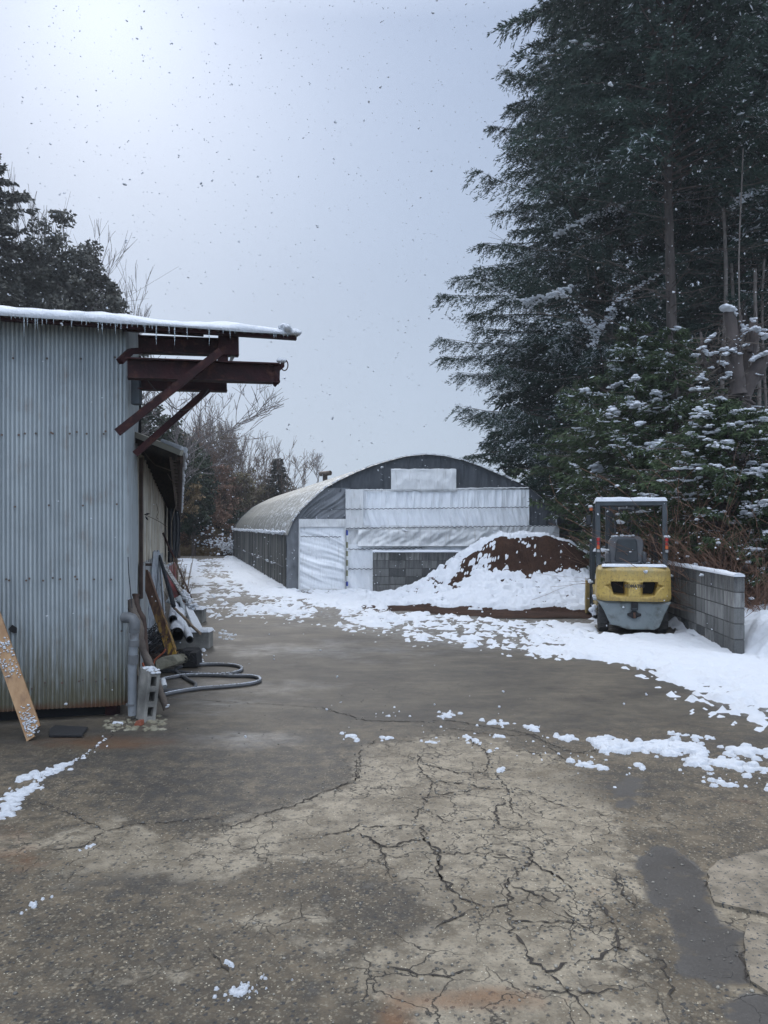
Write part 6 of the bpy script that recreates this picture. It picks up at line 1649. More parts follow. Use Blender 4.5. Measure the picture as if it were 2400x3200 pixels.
            Vs, Fs = join(parts); np_mesh('snow', Vs, Fs, m_snow, root, smooth=True)
            # fine powder on twigs
            pk = rg.choice(m, min(m, int(snow * 7)), replace=False)
            if snow_fn is not None: pk = np.array([i for i in pk if snow_fn(az[bi[ti[i]]], bz[bi[ti[i]]])])
            if len(pk):
                kp = vnoise(C[pk][:, 0] * 1.6 + C[pk][:, 1] * .7, C[pk][:, 2] * 1.6, seed + 3) > .55
                pk = pk[kp]
                if len(pk):
                    Vs, Fs = blobs(C[pk] + np.array([0, 0, .015]), rg.uniform(.008, .022, len(pk)) * (1 + elen), .5, .3, seed=seed + 7); np_mesh('snow', Vs, Fs, m_snow, root)
    return root

def bare_tree(name, label, base, H, seed, mt, spread=.5, trunk=.12, lean=(0, 0), levels=6, start=.25, group=None, snow=0, cat='bare tree', up=.25, nsplit=(2, 3), minr=.006, leaves=0, leafm=None, stems=1):
    rg = random.Random(seed); root = thing(name, label, cat, tuple(base), group)
    P0, P1, R0, R1, T = [], [], [], [], []; tips = []
    def grow(p_, d_, L_, r_, lv):
        n = 3
        for k in range(n):
            d_ = (d_ + Vector((rg.gauss(0, .10), rg.gauss(0, .10), rg.gauss(.03, .06)))).normalized()
            q_ = p_ + d_ * L_ / n; r2 = max(minr * (.7 if lv < levels - 1 else .35), r_ * (1 - .10))
            P0.append(tuple(p_)); P1.append(tuple(q_)); R0.append(r_); R1.append(r2); T.append(lv); p_ = q_; r_ = r2
            if lv >= 2 and rg.random() < .5:
                dd = (d_ + Vector((rg.gauss(0, spread), rg.gauss(0, spread), rg.gauss(up * .5, .25)))).normalized()
                if lv < levels: grow(p_, dd, L_ * .55, max(minr, r_ * .45), lv + 2)
        if lv < levels:
            for k in range(rg.randint(*nsplit)):
                dd = (d_ + Vector((rg.gauss(0, spread), rg.gauss(0, spread), rg.gauss(up, .2)))).normalized()
                grow(p_, dd, L_ * rg.uniform(.66, .92), max(minr * (1 if lv < levels - 2 else .7), r_ * .62), lv + 1)
        else: tips.append(p_)
    for k in range(stems):
        d0 = Vector((lean[0] + rg.gauss(0, .12 if stems > 1 else .02), lean[1] + rg.gauss(0, .1 if stems > 1 else .02), 1)).normalized()
        grow(Vector(base), d0, H * start, trunk * (1 if stems == 1 else .6), 0)
    T = np.array(T); V, F = seg_tubes(P0, P1, R0, R1, 4)
    big = np.repeat(T <= 1, 4)
    np_mesh('trunk', V, F[big], mt, root, smooth=True)
    np_mesh('crown', V, F[~big], mt, root)
    if snow:
        idx = [i for i in range(len(P0)) if abs(P1[i][2] - P0[i][2]) < .7 * math.dist(P0[i], P1[i])]
        C, Rr = [], []
        for _ in range(snow):
            if not idx: break
            i = rg.choice(idx); f = rg.random(); rr = R0[i] * 1.1 + .012
            C.append([P0[i][k] + (P1[i][k] - P0[i][k]) * f + (rr * .6 if k == 2 else 0) for k in range(3)]); Rr.append(rr)
        if C:
            V, F = blobs(C, Rr, .5, .25, seed=seed); np_mesh('snow', V, F, m_snow, root)
    if leaves and tips:
        C = np.array([tuple(rg.choice(tips) + Vector((rg.gauss(0, .08), rg.gauss(0, .08), rg.gauss(-.03, .06)))) for _ in range(leaves)])
        V, F = leafcloud(C, .05, .03, seed); np_mesh('leaves', V, F, leafm, root, attrs=dict(tint=np.repeat(np.random.default_rng(seed).random(leaves), 4)))
    return root

def leafcloud(C, el, ew, seed):
    rg = np.random.default_rng(seed); m = len(C)
    ed = rg.normal(0, 1, (m, 3)); ed /= np.linalg.norm(ed, axis=1, keepdims=True)
    sd_ = np.cross(ed, rg.normal(0, 1, (m, 3))); sd_ /= np.maximum(np.linalg.norm(sd_, axis=1, keepdims=True), 1e-6)
    l_ = (el * rg.uniform(.6, 1.4, m))[:, None]; w_ = (ew * rg.uniform(.6, 1.4, m))[:, None]
    V = np.stack([C - ed * l_ * .5, C + sd_ * w_, C + ed * l_ * .5, C - sd_ * w_], 1).reshape(-1, 3)
    return V, np.arange(m * 4).reshape(-1, 4)
def clump_tree(name, label, base, lobes, leafm, n, seed, el=.16, ew=.07, cat='evergreen tree', trunk_h=None, trunk_r=.14, group=None, snow=0, twigs=0, snr=(.03, .08), woodm=None):
    "foliage grown on limbs ending in many small leaf clumps; lobes [(dx,dy,z,rx,ry,rz)] give the overall outline"
    rg = np.random.default_rng(seed); base = np.array(base, float); root = thing(name, label, cat, tuple(base), group)
    vol = np.array([l[3] * l[4] * l[5] for l in lobes]) ** (2 / 3); nc = []
    pr = vol / vol.sum(); k = 420 if n > 12000 else 170
    li = rg.choice(len(lobes), k, p=pr); Lb = np.array(lobes)[li]
    d = rg.normal(0, 1, (k, 3)); d /= np.linalg.norm(d, axis=1, keepdims=True); rad = rg.random(k) ** .33
    cc = base + Lb[:, :3] + d * Lb[:, 3:] * rad[:, None] * .92; cr_ = rg.uniform(.13, .30, k) * Lb[:, 3:].mean(1)
    ci = rg.choice(k, n); dd = rg.normal(0, 1, (n, 3)); dd /= np.linalg.norm(dd, axis=1, keepdims=True)
    C = cc[ci] + dd * (cr_[ci] * rg.random(n) ** .45)[:, None] * np.array([1, 1, .7])
    C[:, 2] = np.maximum(C[:, 2], base[2] + .03)
    V, F = leafcloud(C, el, ew, seed); tint = np.clip(rg.random(k)[ci] * .6 + rg.random(n) * .4, 0, 1)
    np_mesh('crown', V, F, leafm, root, attrs=dict(tint=np.repeat(tint, 4)))
    th = trunk_h or max(l[2] for l in lobes); P0, P1, R0, R1 = [], [], [], []
    for k_ in range(8): P0.append(base + [0, 0, th * k_ / 8]); P1.append(base + [0, 0, th * (k_ + 1) / 8]); R0.append(trunk_r * (1 - k_ / 9)); R1.append(trunk_r * (1 - (k_ + 1) / 9))
    for j in rg.choice(k, min(k, 90), replace=False):
        z0_ = max(.1, min(th * .95, (cc[j, 2] - base[2]) * rg.uniform(.4, .8))); a_ = base + [0, 0, z0_]; m_ = (a_ + cc[j]) / 2 + rg.normal(0, .12, 3)
        P0 += [a_, m_]; P1 += [m_, cc[j]]; R0 += [.03, .018]; R1 += [.018, .008]
    for _ in range(twigs):
        j = rg.integers(k); e_ = cc[j] + rg.normal(0, 1, 3) * cr_[j] * 1.6; P0.append(cc[j]); P1.append(e_); R0.append(.007); R1.append(.003)
    V, F = seg_tubes(P0, P1, R0, R1, 5); np_mesh('trunk', V, F, woodm or m_twig, root)
    if snow:
        pk = rg.choice(n, snow); top = C[pk, 2] > np.median(C[:, 2]) - .5 * np.ptp(C[:, 2]); pk = pk[top]
        kp = vnoise(C[pk][:, 0] * 2.5, C[pk][:, 2] * 2.5 + C[pk][:, 1], seed) > .5; pk = pk[kp]
        if len(pk):
            V, F = blobs(C[pk] + [0, 0, .03], rg.uniform(snr[0], snr[1], len(pk)), .5, .3, seed=seed); np_mesh('snow', V, F, m_snow, root)
    return root

# --- right: tall cedars
def X_(px, D): return (px - 1200) / FPX * D
left_side = lambda az, z: True
conifer('cedar_tree', 'tallest dark cedar with snow tipped drooping branches behind the right end of the greenhouse', (X_(1890, 24), 24, 0), 23.5,
        [(0, 3.2), (2, 3.9), (4, 3.9), (6, 4.5), (7.6, 4.8), (9, 4.4), (11, 3.7), (12.8, 3.1), (14.6, 3.2), (16.5, 2.5), (18, 2.0), (20.5, 1.3), (23.5, .25)], 560, m_cedar, 11,
        elen=.12, ew=.010, twl=1.15, asc=.34, droop=.32, snow=4200, snr=(.022, .075), trunk_r=.30, per=46, hang=.5, zlo=.05, dens=1.55, frost=.22,
        skip=lambda az, z: -1.5 < az < .9 and 3 < z < 10, dead=50, dead_z=(4, 12))
sk2 = lambda az, z: z < 9.6 + 1.0 * math.sin(az * 3)
conifer('cedar_tree', 'cedar with a pale bare lower trunk and dead twigs standing above the forklift', (X_(2095, 17.6), 17.6, 0), 19,
        [(0, 3), (8, 3.0), (10, 3.2), (14, 3.4), (17, 1.8), (19, .3)], 260, m_cedar, 12, elen=.13, ew=.012, twl=1.0, asc=.22, droop=.34, snow=1500, snr=(.02, .05), trunk_r=.165, per=44, hang=.45, dens=1.2, skip=sk2, dead=60, dead_z=(3.5, 10), zlo=.2)
conifer('cedar_tree', 'cedar whose bare trunk rises just left of the photo edge behind the lopped tree', (X_(2325, 20.5), 20.5, 0), 22,
        [(0, 3), (8, 3.6), (12, 3.8), (16, 3.2), (19, 2.0), (22, .3)], 230, m_cedar, 13, elen=.15, ew=.014, twl=1.1, asc=.2, droop=.34, snow=1500, snr=(.022, .065), trunk_r=.13, per=40, hang=.45, dens=1.2,
        skip=lambda az, z: z < 10.2 and -3.1 < az < .3, dead=60, dead_z=(3, 12), zlo=.2)
conifer('cedar_tree', 'dark cedar in the second row seen between the bare trunks', (X_(2215, 28), 28, 0), 23,
        [(0, 4), (8, 4.2), (14, 3.6), (19, 2.4), (23, .3)], 300, m_cedar, 14, elen=.24, ew=.034, twl=1.3, snow=200, trunk_r=.24, per=26, hang=.4, dead=30, zlo=.12)
conifer('cedar_tree', 'cedar at the right photo edge with snow laden boughs overhead', (X_(2560, 19.5), 19.5, 0), 21,
        [(0, 3), (6, 3.2), (10, 3.6), (14, 3.2), (18, 1.8), (21, .3)], 230, m_cedar, 15, elen=.14, ew=.013, twl=1.1, snow=2600, snr=(.03, .09), trunk_r=.22, per=40, hang=.4, zlo=.2, dens=1.2,
        skip=lambda az, z: z < 6.5)
conifer('cedar_tree', 'low dark cedar filling the gap behind the soil heap and the black netting', (X_(1790, 27), 27, 0), 9.5,
        [(0, 3.2), (3, 3.4), (6, 2.4), (9.5, .2)], 190, m_cedar, 16, elen=.22, ew=.032, twl=1.2, snow=160, trunk_r=.16, per=26, hang=.35)
conifer('cedar_tree', 'dense dark cedar far behind the forklift mast', (X_(2080, 32), 32, 0), 14,
        [(0, 4.6), (6, 4.4), (10, 3), (14, .3)], 220, m_cedar, 19, elen=.28, ew=.045, twl=1.5, snow=0, trunk_r=.2, per=26, hang=.35)
conifer('cedar_tree', 'dense dark cedar deep in the grove behind the brown shrub', (X_(2420, 30), 30, 0), 12,
        [(0, 4.6), (6, 4.0), (9, 3), (12, .3)], 200, m_cedar, 20, elen=.28, ew=.045, twl=1.5, snow=0, trunk_r=.2, per=26, hang=.35)
m_polesm = mat('pale_sapling_bark', (.10, .085, .075), (.16, .14, .125), 8, .9)
for i, (px, D, H_, r_) in enumerate(((2262, 17.8, 9.0, .06), (2292, 18.6, 8.0, .05), (2366, 17.2, 7.4, .055), (2388, 18.0, 7.9, .04), (2316, 16.2, 9.6, .022))):
    pts = [Vector((X_(px, D) + .05 * math.sin(k * .8 + i), D, H_ * k / 12)) for k in range(13)]
    tg = thing('slim_tree', ['bare pole like trunk between the cedars, leftmost of the slim ones', 'slim pale trunk snapped off beside the lopped tree', 'short pale broken trunk behind the lopped tree', 'broken pale trunk nearest the right photo edge', 'very thin tall pale stem rising above the lopped tree'][i], 'tree trunk', tuple(pts[0]), 'slim trunks in the cedar grove')
    mb = MB(); mb.tube(pts, [r_ * (1 - .35 * k / 12) for k in range(13)], 10); mb.build('trunk', m_polesm, tg, smooth=True)
    rg = random.Random(i); mb = MB()
    for _ in range(26):
        z = rg.uniform(2.5, H_); p_ = Vector((X_(px, D), D, z)); d_ = Vector((rg.gauss(0, 1), rg.gauss(-.3, .6), rg.uniform(-.2, .4))).normalized(); mb.tube(jag([p_, p_ + d_ * rg.uniform(.4, 1.5)], .2, .03), .008, 4)
    mb.build('twigs', m_twig, tg)
# broken long limb with snow, hanging from trunk
tl_ = thing('fallen_branch', 'long bare branch dusted with snow arching down left from the pale cedar trunk', 'branch', tuple(P(2108, 855, 20.4)))
pts = smoothp([P(a, b, D) for a, b, D in ((2108, 862, 20.7), (2060, 856, 20.3), (2030, 880, 20), (1990, 905, 19.6), (1950, 930, 19.2), (1920, 945, 18.9), (1900, 975, 18.6))], 2)
MB().tube(pts, [.035 * (1 - .6 * i / len(pts)) for i in range(len(pts))], 7).build('wood', m_trunk, tl_, smooth=True)
C = [pts[random.randint(2, len(pts) - 1)] + Vector((random.gauss(0, .06), 0, .035)) for _ in range(120)]; V, F = blobs([tuple(c) for c in C], [random.uniform(.015, .04) for _ in C], .6, .3, seed=1); np_mesh('snow', V, F, m_snow, tl_)

# --- young conifers in front, behind the block wall
yfn = lambda az, z: az < .6
conifer('young_conifer', 'bushy green conifer with big snow clumps, its top pointed, left of the young group', (X_(1985, 17.2), 17.2, 0), 6.3, [(0, 2.0), (1.5, 2.2), (3, 2.1), (4.2, 1.5), (5.4, .7), (6.3, .1)], 230, m_young, 31, elen=.12, ew=.014, twl=.62, asc=.34, droop=.28, snow=700, snr=(.025, .085), trunk_r=.09, per=40, hang=.3, snow_fn=yfn)
conifer('young_conifer', 'green conifer with a feathery tip and snow clumps above the forklift roof', (X_(2105, 16.2), 16.2, 0), 5.9, [(0, 1.8), (1.5, 2.1), (3, 1.9), (4.2, 1.2), (5.2, .55), (5.9, .1)], 230, m_young, 32, elen=.11, ew=.013, twl=.58, asc=.34, droop=.28, snow=750, snr=(.025, .08), trunk_r=.08, per=40, hang=.3, snow_fn=yfn)
conifer('young_conifer', 'spreading low green conifer hung with thick snow pads beneath the lopped tree', (X_(2275, 12.9), 12.9, 0), 3.75, [(0, 1.2), (1.3, 1.6), (2.3, 1.7), (3.0, 1.25), (3.75, .2)], 230, m_young, 33, elen=.10, ew=.012, twl=.55, asc=.28, droop=.3, snow=900, snr=(.03, .085), trunk_r=.07, per=40, hang=.32, snow_fn=yfn, zlo=.3)
conifer('young_conifer', 'dark green conifer of the young group with snow on its left boughs, behind the heap', (X_(1880, 18.8), 20.2, 0), 5.6, [(0, 1.7), (1.5, 1.9), (3, 1.7), (4.4, 1.0), (5.6, .1)], 170, m_young, 34, elen=.13, ew=.016, twl=.6, asc=.3, droop=.3, snow=380, snr=(.025, .06), trunk_r=.08, per=34, hang=.3, snow_fn=yfn)
conifer('young_conifer', 'small conifer at the right photo edge with a white snow pad on its tip', (X_(2440, 11.8), 11.8, 0), 2.25, [(0, .4), (1.0, .75), (1.6, .75), (2.25, .25)], 90, m_young, 35, elen=.08, ew=.010, twl=.4, asc=.25, droop=.3, snow=300, snr=(.03, .07), trunk_r=.05, per=30, hang=.4, snow_fn=yfn, zlo=.3)
# chosen big snow pads on the young conifers
def pads(root_name_idx, lst, seed):
    root = root_name_idx; C, Rr = [], []; rg = random.Random(seed); snp = snapper(root)
    for (px, py, D, wpx, hpx) in lst:
        D = snp(px, py) or snp(px, py + 12)
        if D is None: continue
        c_ = P(px, py, D); w_ = wpx / FPX * D; h_ = hpx / FPX * D
        tl_s = rg.uniform(-.5, .5)
        for _ in range(26):
            u_ = rg.gauss(0, .33); C.append((c_.x + u_ * w_, c_.y + rg.uniform(-.4, .4) * w_, c_.z + tl_s * u_ * h_ - abs(u_) * h_ * .6 + rg.gauss(0, .22) * h_)); Rr.append(rg.uniform(.18, .62) * h_ * max(.35, 1 - abs(u_)))
    V, F = blobs(C, Rr, .5, .32, fine=True, seed=seed); np_mesh('snow', V, F, m_snow, root, smooth=True)
def snapper(root):
    cr = next(c for c in root.children if c.name.startswith('crown')); n_ = len(cr.data.vertices); A_ = np.empty(n_ * 3, np.float32); cr.data.vertices.foreach_get('co', A_); A_ = A_.reshape(-1, 3) + np.array(root.location)
    qx, qy = 1200 + A_[:, 0] / A_[:, 1] * FPX, HZ - (A_[:, 2] - CAMZ) / A_[:, 1] * FPX; B_ = {}
    for i_ in range(0, n_, 2):
        k_ = (int(qx[i_] // 8), int(qy[i_] // 8)); v_ = A_[i_, 1]
        if v_ < B_.get(k_, 1e9): B_[k_] = v_
    return lambda a, b: min([B_[k] for k in ((int(a // 8) + i, int(b // 8) + j) for i in (-1, 0, 1) for j in (-1, 0, 1)) if k in B_], default=None)
tc_ = [o for o in COL.objects if o.name.startswith('cedar_tree')]
yc = [o for o in COL.objects if o.name.startswith('young_conifer')]
def streak(root, lst, seed):
    C, Rr = [], []; rg = random.Random(seed); snp = snapper(root)
    for (pl, D, n_, r_) in lst:
        for _ in range(n_):
            i = rg.randrange(len(pl) - 1); f = rg.random(); px_, py_ = pl[i][0] + (pl[i + 1][0] - pl[i][0]) * f, pl[i][1] + (pl[i + 1][1] - pl[i][1]) * f
            dn = abs(rg.gauss(0, 16)); px_ += rg.gauss(0, 8) - dn * .3; py_ += dn; D_ = snp(px_, py_)
            if D_ is None: continue
            c_ = P(px_, py_, D_); C.append((c_.x, c_.y + rg.uniform(-.05, .1), c_.z)); Rr.append(r_ * rg.uniform(.15, .75) * (1.1 - min(.7, dn / 50)))
    V, F = blobs(C, Rr, .6, .25, fine=True, seed=seed); np_mesh('snow', V, F, m_snow, root, smooth=True)
streak(tc_[0], [([(1730, 730), (1800, 690), (1880, 655), (1950, 632)], 18.4, 190, .07), ([(1640, 935), (1720, 915), (1790, 890)], 18.6, 150, .10), ([(1430, 862), (1530, 880), (1620, 930)], 19.5, 170, .055), ([(1850, 1080), (1880, 1010), (1930, 960)], 17.9, 160, .06),
    ([(1760, 900), (1830, 985), (1870, 1030)], 18.2, 120, .06), ([(1380, 985), (1440, 990), (1500, 1030)], 20, 90, .05), ([(1600, 985), (1700, 1000), (1790, 1010)], 18.6, 80, .05), ([(1560, 1390), (1640, 1370)], 20, 30, .05),
    ([(1500, 340), (1570, 390)], 21.5, 50, .04), ([(1560, 190), (1640, 250)], 21.5, 50, .04), ([(1620, 40), (1720, 60)], 21.5, 60, .05), ([(1440, 1260), (1500, 1280)], 20.5, 50, .04), ([(1490, 810), (1540, 870)], 20.3, 60, .045)], 2)
streak(tc_[4], [([(2260, 100), (2340, 70), (2400, 60)], 15, 60, .07), ([(2290, 290), (2400, 240)], 15, 60, .06), ([(2320, 600), (2400, 580)], 14.5, 110, .06), ([(2290, 640), (2330, 600)], 14.5, 60, .05), ([(2340, 170), (2380, 140)], 14.5, 40, .07)], 3)
pads(yc[0], [(1868, 1455, 15.6, 40, 26), (1830, 1220, 15.6, 45, 18), (1915, 1282, 15.4, 40, 20), (1975, 1258, 15.3, 60, 18), (1850, 1095, 15.8, 60, 18), (1930, 1200, 15.5, 50, 16), (1985, 1180, 15.4, 30, 16)], 1)
pads(yc[1], [(2045, 1392, 14.4, 60, 34), (2105, 1400, 14.3, 60, 30), (1990, 1265, 14.6, 50, 18), (2000, 1320, 14.5, 26, 18), (2050, 1225, 14.8, 30, 16), (2180, 1212, 14.6, 40, 14), (2190, 1290, 14.2, 50, 20)], 2)
pads(yc[2], [(2230, 1390, 11.5, 50, 12), (2300, 1282, 11.9, 40, 10), (2275, 1398, 11.5, 34, 10), (2350, 1445, 11.4, 34, 13), (2180, 1300, 11.8, 40, 11), (2385, 1470, 11.4, 50, 12), (2215, 1330, 11.7, 34, 10), (2340, 1330, 11.7, 34, 9)], 3)
pads(yc[4], [(2345, 1582, 11.2, 46, 16), (2380, 1572, 11.2, 50, 18), (2325, 1600, 11.2, 20, 14)], 4)
# lopped tree with pruned limbs
lt = thing('lopped_tree', 'pruned old tree with sawn off snow capped limbs above the brown shrub', 'lopped tree', (X_(2290, 14.2), 14.2, 0))
LD = 14.2
def LP(X__, Y__, D=LD): return P(2050 + X__ * .29387, 850 + Y__ * .29387, D)
def rough(pts, r0, r1, seed, n=12):
    pts = smoothp([Vector(p) for p in pts], 2); rg = random.Random(seed); k = len(pts)
    return MB().tube(pts, [(r0 + (r1 - r0) * i / k) * rg.uniform(.92, 1.08) for i in range(k)], n)
m_lop = mat('dark_lopped_bark', (.040, .032, .030), (.085, .07, .064), 7, .95, 1, 14, stretch=(1, 1, .3))
limbs = [([(1000, 3200), (960, 2300), (900, 1700), (860, 1400), (900, 1250)], .20, .19), ([(900, 1350), (960, 1200), (1050, 1050), (1120, 960), (1170, 900)], .17, .13), ([(880, 1300), (860, 1100), (840, 800), (800, 560), (770, 420)], .14, .085),
         ([(900, 1250), (980, 1000), (1010, 800), (1050, 640)], .13, .10), ([(1000, 850), (1010, 640), (1020, 510)], .05, .035), ([(850, 1150), (760, 1000), (720, 880)], .10, .05), ([(840, 1100), (700, 1050), (560, 1000), (480, 960)], .09, .05),
         ([(540, 1000), (490, 860), (478, 640)], .035, .018), ([(860, 800), (890, 600), (905, 460)], .04, .018), ([(880, 900), (940, 700), (970, 560)], .035, .015), ([(700, 1050), (640, 950), (580, 860)], .05, .03), ([(860, 760), (860, 690)], .03, .02),
         ([(960, 1250), (1040, 1180), (1150, 1090)], .05, .03), ([(700, 920), (560, 870), (510, 800)], .03, .02), ([(890, 1330), (1000, 1370), (1050, 1410)], .04, .02)]
for i, (l, r0, r1) in enumerate(limbs):
    rough([LP(a, b, LD - .12 * (i % 3)) for a, b in l], r0, r1, i).build('trunk' if i == 0 else 'limb', m_lop, lt, smooth=True, auto=70)
mb = MB(); rg = random.Random(4)
for _ in range(150):
    a = LP(rg.uniform(450, 1000), rg.uniform(700, 1400), LD + rg.uniform(-.4, .3)); d_ = Vector((rg.gauss(0, 1), rg.gauss(0, .6), rg.gauss(.4, .6))).normalized(); mb.tube(jag([a, a + d_ * rg.uniform(.15, .6)], .09, .015), rg.uniform(.004, .010), 4)
mb.build('twigs', m_bark, lt)
C, Rr = [], []
def line_snow(l, r_, n_, D=LD - .3, sp=.01):
    w3 = [LP(a, b, D) for a, b in l]
    for _ in range(n_):
        i = rg.randrange(len(w3) - 1); c_ = w3[i].lerp(w3[i + 1], rg.random()); C.append((c_.x + rg.gauss(0, sp), c_.y + rg.gauss(0, .04), c_.z + rg.gauss(0, sp))); Rr.append(r_ * rg.uniform(.7, 1.2))
line_snow([(730, 385), (810, 390)], .085, 14); line_snow([(820, 420), (860, 480)], .04, 8); line_snow([(900, 510), (930, 600), (960, 570)], .03, 14); line_snow([(1010, 490), (1040, 530)], .035, 6)
line_snow([(1010, 620), (1050, 590), (1110, 660), (1180, 690)], .06, 26); line_snow([(1080, 600), (1180, 615)], .03, 8); line_snow([(880, 615), (960, 620), (920, 690)], .04, 14); line_snow([(845, 690), (840, 740)], .028, 6)
line_snow([(900, 790), (980, 770)], .035, 9); line_snow([(690, 830), (740, 810), (800, 840), (830, 820)], .05, 18); line_snow([(690, 880), (760, 870)], .05, 10); line_snow([(830, 860), (910, 880)], .04, 9); line_snow([(500, 790), (560, 870), (640, 855)], .045, 18)
line_snow([(390, 875), (470, 885)], .035, 9); line_snow([(520, 740), (590, 700), (650, 640)], .04, 16); line_snow([(670, 930), (740, 1000)], .045, 12); line_snow([(560, 1015), (620, 1020)], .03, 5); line_snow([(700, 1130), (770, 1100), (775, 1060)], .05, 11)
line_snow([(1010, 940), (1090, 890), (1170, 860)], .05, 20); line_snow([(1050, 1085), (1150, 1090)], .02, 7); line_snow([(400, 1155), (470, 1120), (540, 1160)], .04, 14); line_snow([(470, 1100), (510, 1070)], .03, 6); line_snow([(430, 820), (470, 810)], .035, 5); line_snow([(400, 1245), (520, 1250)], .045, 12); line_snow([(840, 1440), (950, 1465)], .05, 12)
V, F = blobs(C, np.array(Rr) * .9, .5, .32, fine=True, seed=9); np_mesh('snow', V, F, m_snow, lt, smooth=True)

# --- brown bare shrub behind the wall at right
m_bshrub = mat('red_brown_stems', (.13, .068, .045), (.22, .125, .08), 12, .8)
def stem_shrub(name, label, px, D, spread_px, H_, n, seed, mt, r=.007, snow=20, lean=0.0, cat='shrub'):
    rg = random.Random(seed); base = Vector((X_(px, D), D, 0)); root = thing(name, label, cat, tuple(base)); mb = MB(); P0, P1, R0, R1 = [], [], [], []; tips = []
    for _ in range(n):
        a = rg.uniform(0, 6.283); p_ = base + Vector((rg.gauss(0, .35), rg.gauss(0, .35), 0)); d_ = Vector((math.cos(a) * .9 + lean, math.sin(a) * .5, rg.uniform(.5, 1.7))).normalized(); L_ = H_ * rg.uniform(.6, 1.25); rr = r * rg.uniform(.6, 1.5)
        k = 11
        for j in range(k):
            q_ = p_ + d_ * L_ / k; P0.append(tuple(p_)); P1.append(tuple(q_)); R0.append(rr * (1 - j / k * .75)); R1.append(rr * (1 - (j + 1) / k * .75)); p_ = q_
            d_ = (d_ + Vector((rg.gauss(0, .12), rg.gauss(0, .12), rg.gauss(-.04, .08)))).normalized()
            if j > 2 and rg.random() < .6:
                e = d_.copy(); pp = p_.copy(); e = (e + Vector((rg.gauss(0, .6), rg.gauss(0, .6), rg.gauss(.1, .3)))).normalized()
                for _j in range(4):
                    q2 = pp + e * L_ * .05; P0.append(tuple(pp)); P1.append(tuple(q2)); R0.append(rr * .45); R1.append(rr * .35); pp = q2; e = (e + Vector((rg.gauss(0, .15), rg.gauss(0, .15), .03))).normalized()
        tips.append(p_)
    V, F = seg_tubes(P0, P1, R0, R1, 4); np_mesh('stems', V, F, mt, root)
    if snow:
        C = [tuple(Vector(P1[rg.randrange(len(P1))]) + Vector((0, -.05, 0))) for _ in range(snow)]; parts = [blobs(C, [rg.uniform(.02, .065) for _ in C], .7, .3, fine=True, seed=seed)]
        V, F = join(parts); np_mesh('snow', V, F, m_snow, root, smooth=True)
    return root
stem_shrub('bare_shrub', 'tall tangle of red brown bare stems behind the block wall right of the forklift', 2250, 12.6, 200, 2.5, 150, 3, m_bshrub, snow=26)
stem_shrub('bare_shrub', 'lower mass of thin brown stems spilling over the wall end at the photo edge', 2385, 11.6, 150, 1.7, 190, 4, m_bshrub, r=.005, snow=22)
stem_shrub('bare_shrub', 'brown bare stems behind the middle of the long block wall', 2140, 14.2, 150, 2.3, 110, 5, m_bshrub, r=.006, snow=10)
# dry undergrowth floor at the right so nothing reads as a void
clump_tree('dark_bush', 'dark evergreen bush behind the long block wall and the bare stems', (X_(2230, 15.4), 15.4, 0), [(0, 0, .9, 1.8, 1.2, .9), (1.6, .2, 1.1, 1.5, 1.1, 1.0)], m_evergr, 9000, 61, el=.10, ew=.04, cat='bush', snow=120)
clump_tree('dark_bush', 'dark evergreen bush at the photo edge behind the snow bank', (X_(2470, 13.2), 13.2, 0), [(0, 0, .8, 1.2, 1.0, .9), (1.4, .5, 1.0, 1.3, 1.0, 1.1)], m_evergr, 8000, 62, el=.09, ew=.035, cat='bush', snow=140)

# --- left behind the shed
conifer('cypress_tree', 'dark cypress at the left photo edge above the snowy shed roof', (X_(-60, 27), 27, 0), 15.0, [(0, 3), (8, 3.2), (11, 2.6), (13, 1.6), (15, .2)], 300, m_cypress, 41, elen=.20, ew=.045, twl=.9, asc=.25, droop=.2, snow=60, trunk_r=.2, per=30, hang=.1, zlo=.25)
clump_tree('evergreen_tree', 'rounded dark evergreen tree behind the shed roof', (X_(185, 28), 28, 0), [(0, 0, 11.4, 1.5, 1.5, 2.0), (-1.0, .3, 9.6, 2.2, 2, 2.4), (.8, 0, 9.6, 1.4, 1.7, 2.2), (.3, 0, 7.6, 2.9, 2.4, 2.4), (1.2, 0, 7.2, 1.8, 1.6, 2.0), (-2.4, 0, 7.2, 1.8, 1.6, 2.2), (.4, 0, 5.0, 3.2, 2.4, 1.8)], m_cypress, 80000, 42, el=.14, ew=.045, trunk_h=11.5, trunk_r=.2, twigs=600)
m_btree = mat('grey_twigs', (.12, .105, .105), (.18, .165, .16), 8, .9)
bare_tree('bare_tree', 'upright bare tree with fine twigs standing above the rounded evergreen', (X_(118, 31), 31, 0), 12.6, 5, m_btree, spread=.24, trunk=.14, levels=7, start=.235, up=.5, minr=.011, stems=5, nsplit=(2, 3))
bare_tree('bare_tree', 'small crooked bare tree just above the overhanging roof snow', (X_(455, 26), 26, 0), 8.9, 8, m_btree, spread=.55, trunk=.13, levels=6, start=.26, up=.10, minr=.012)
bare_tree('bare_tree', 'bare tree crossing behind the red steel beams', (X_(500, 27), 27, 0), 6.2, 18, m_btree, spread=.5, trunk=.09, lean=(-.12, 0), levels=6, start=.28, up=.1, minr=.011)
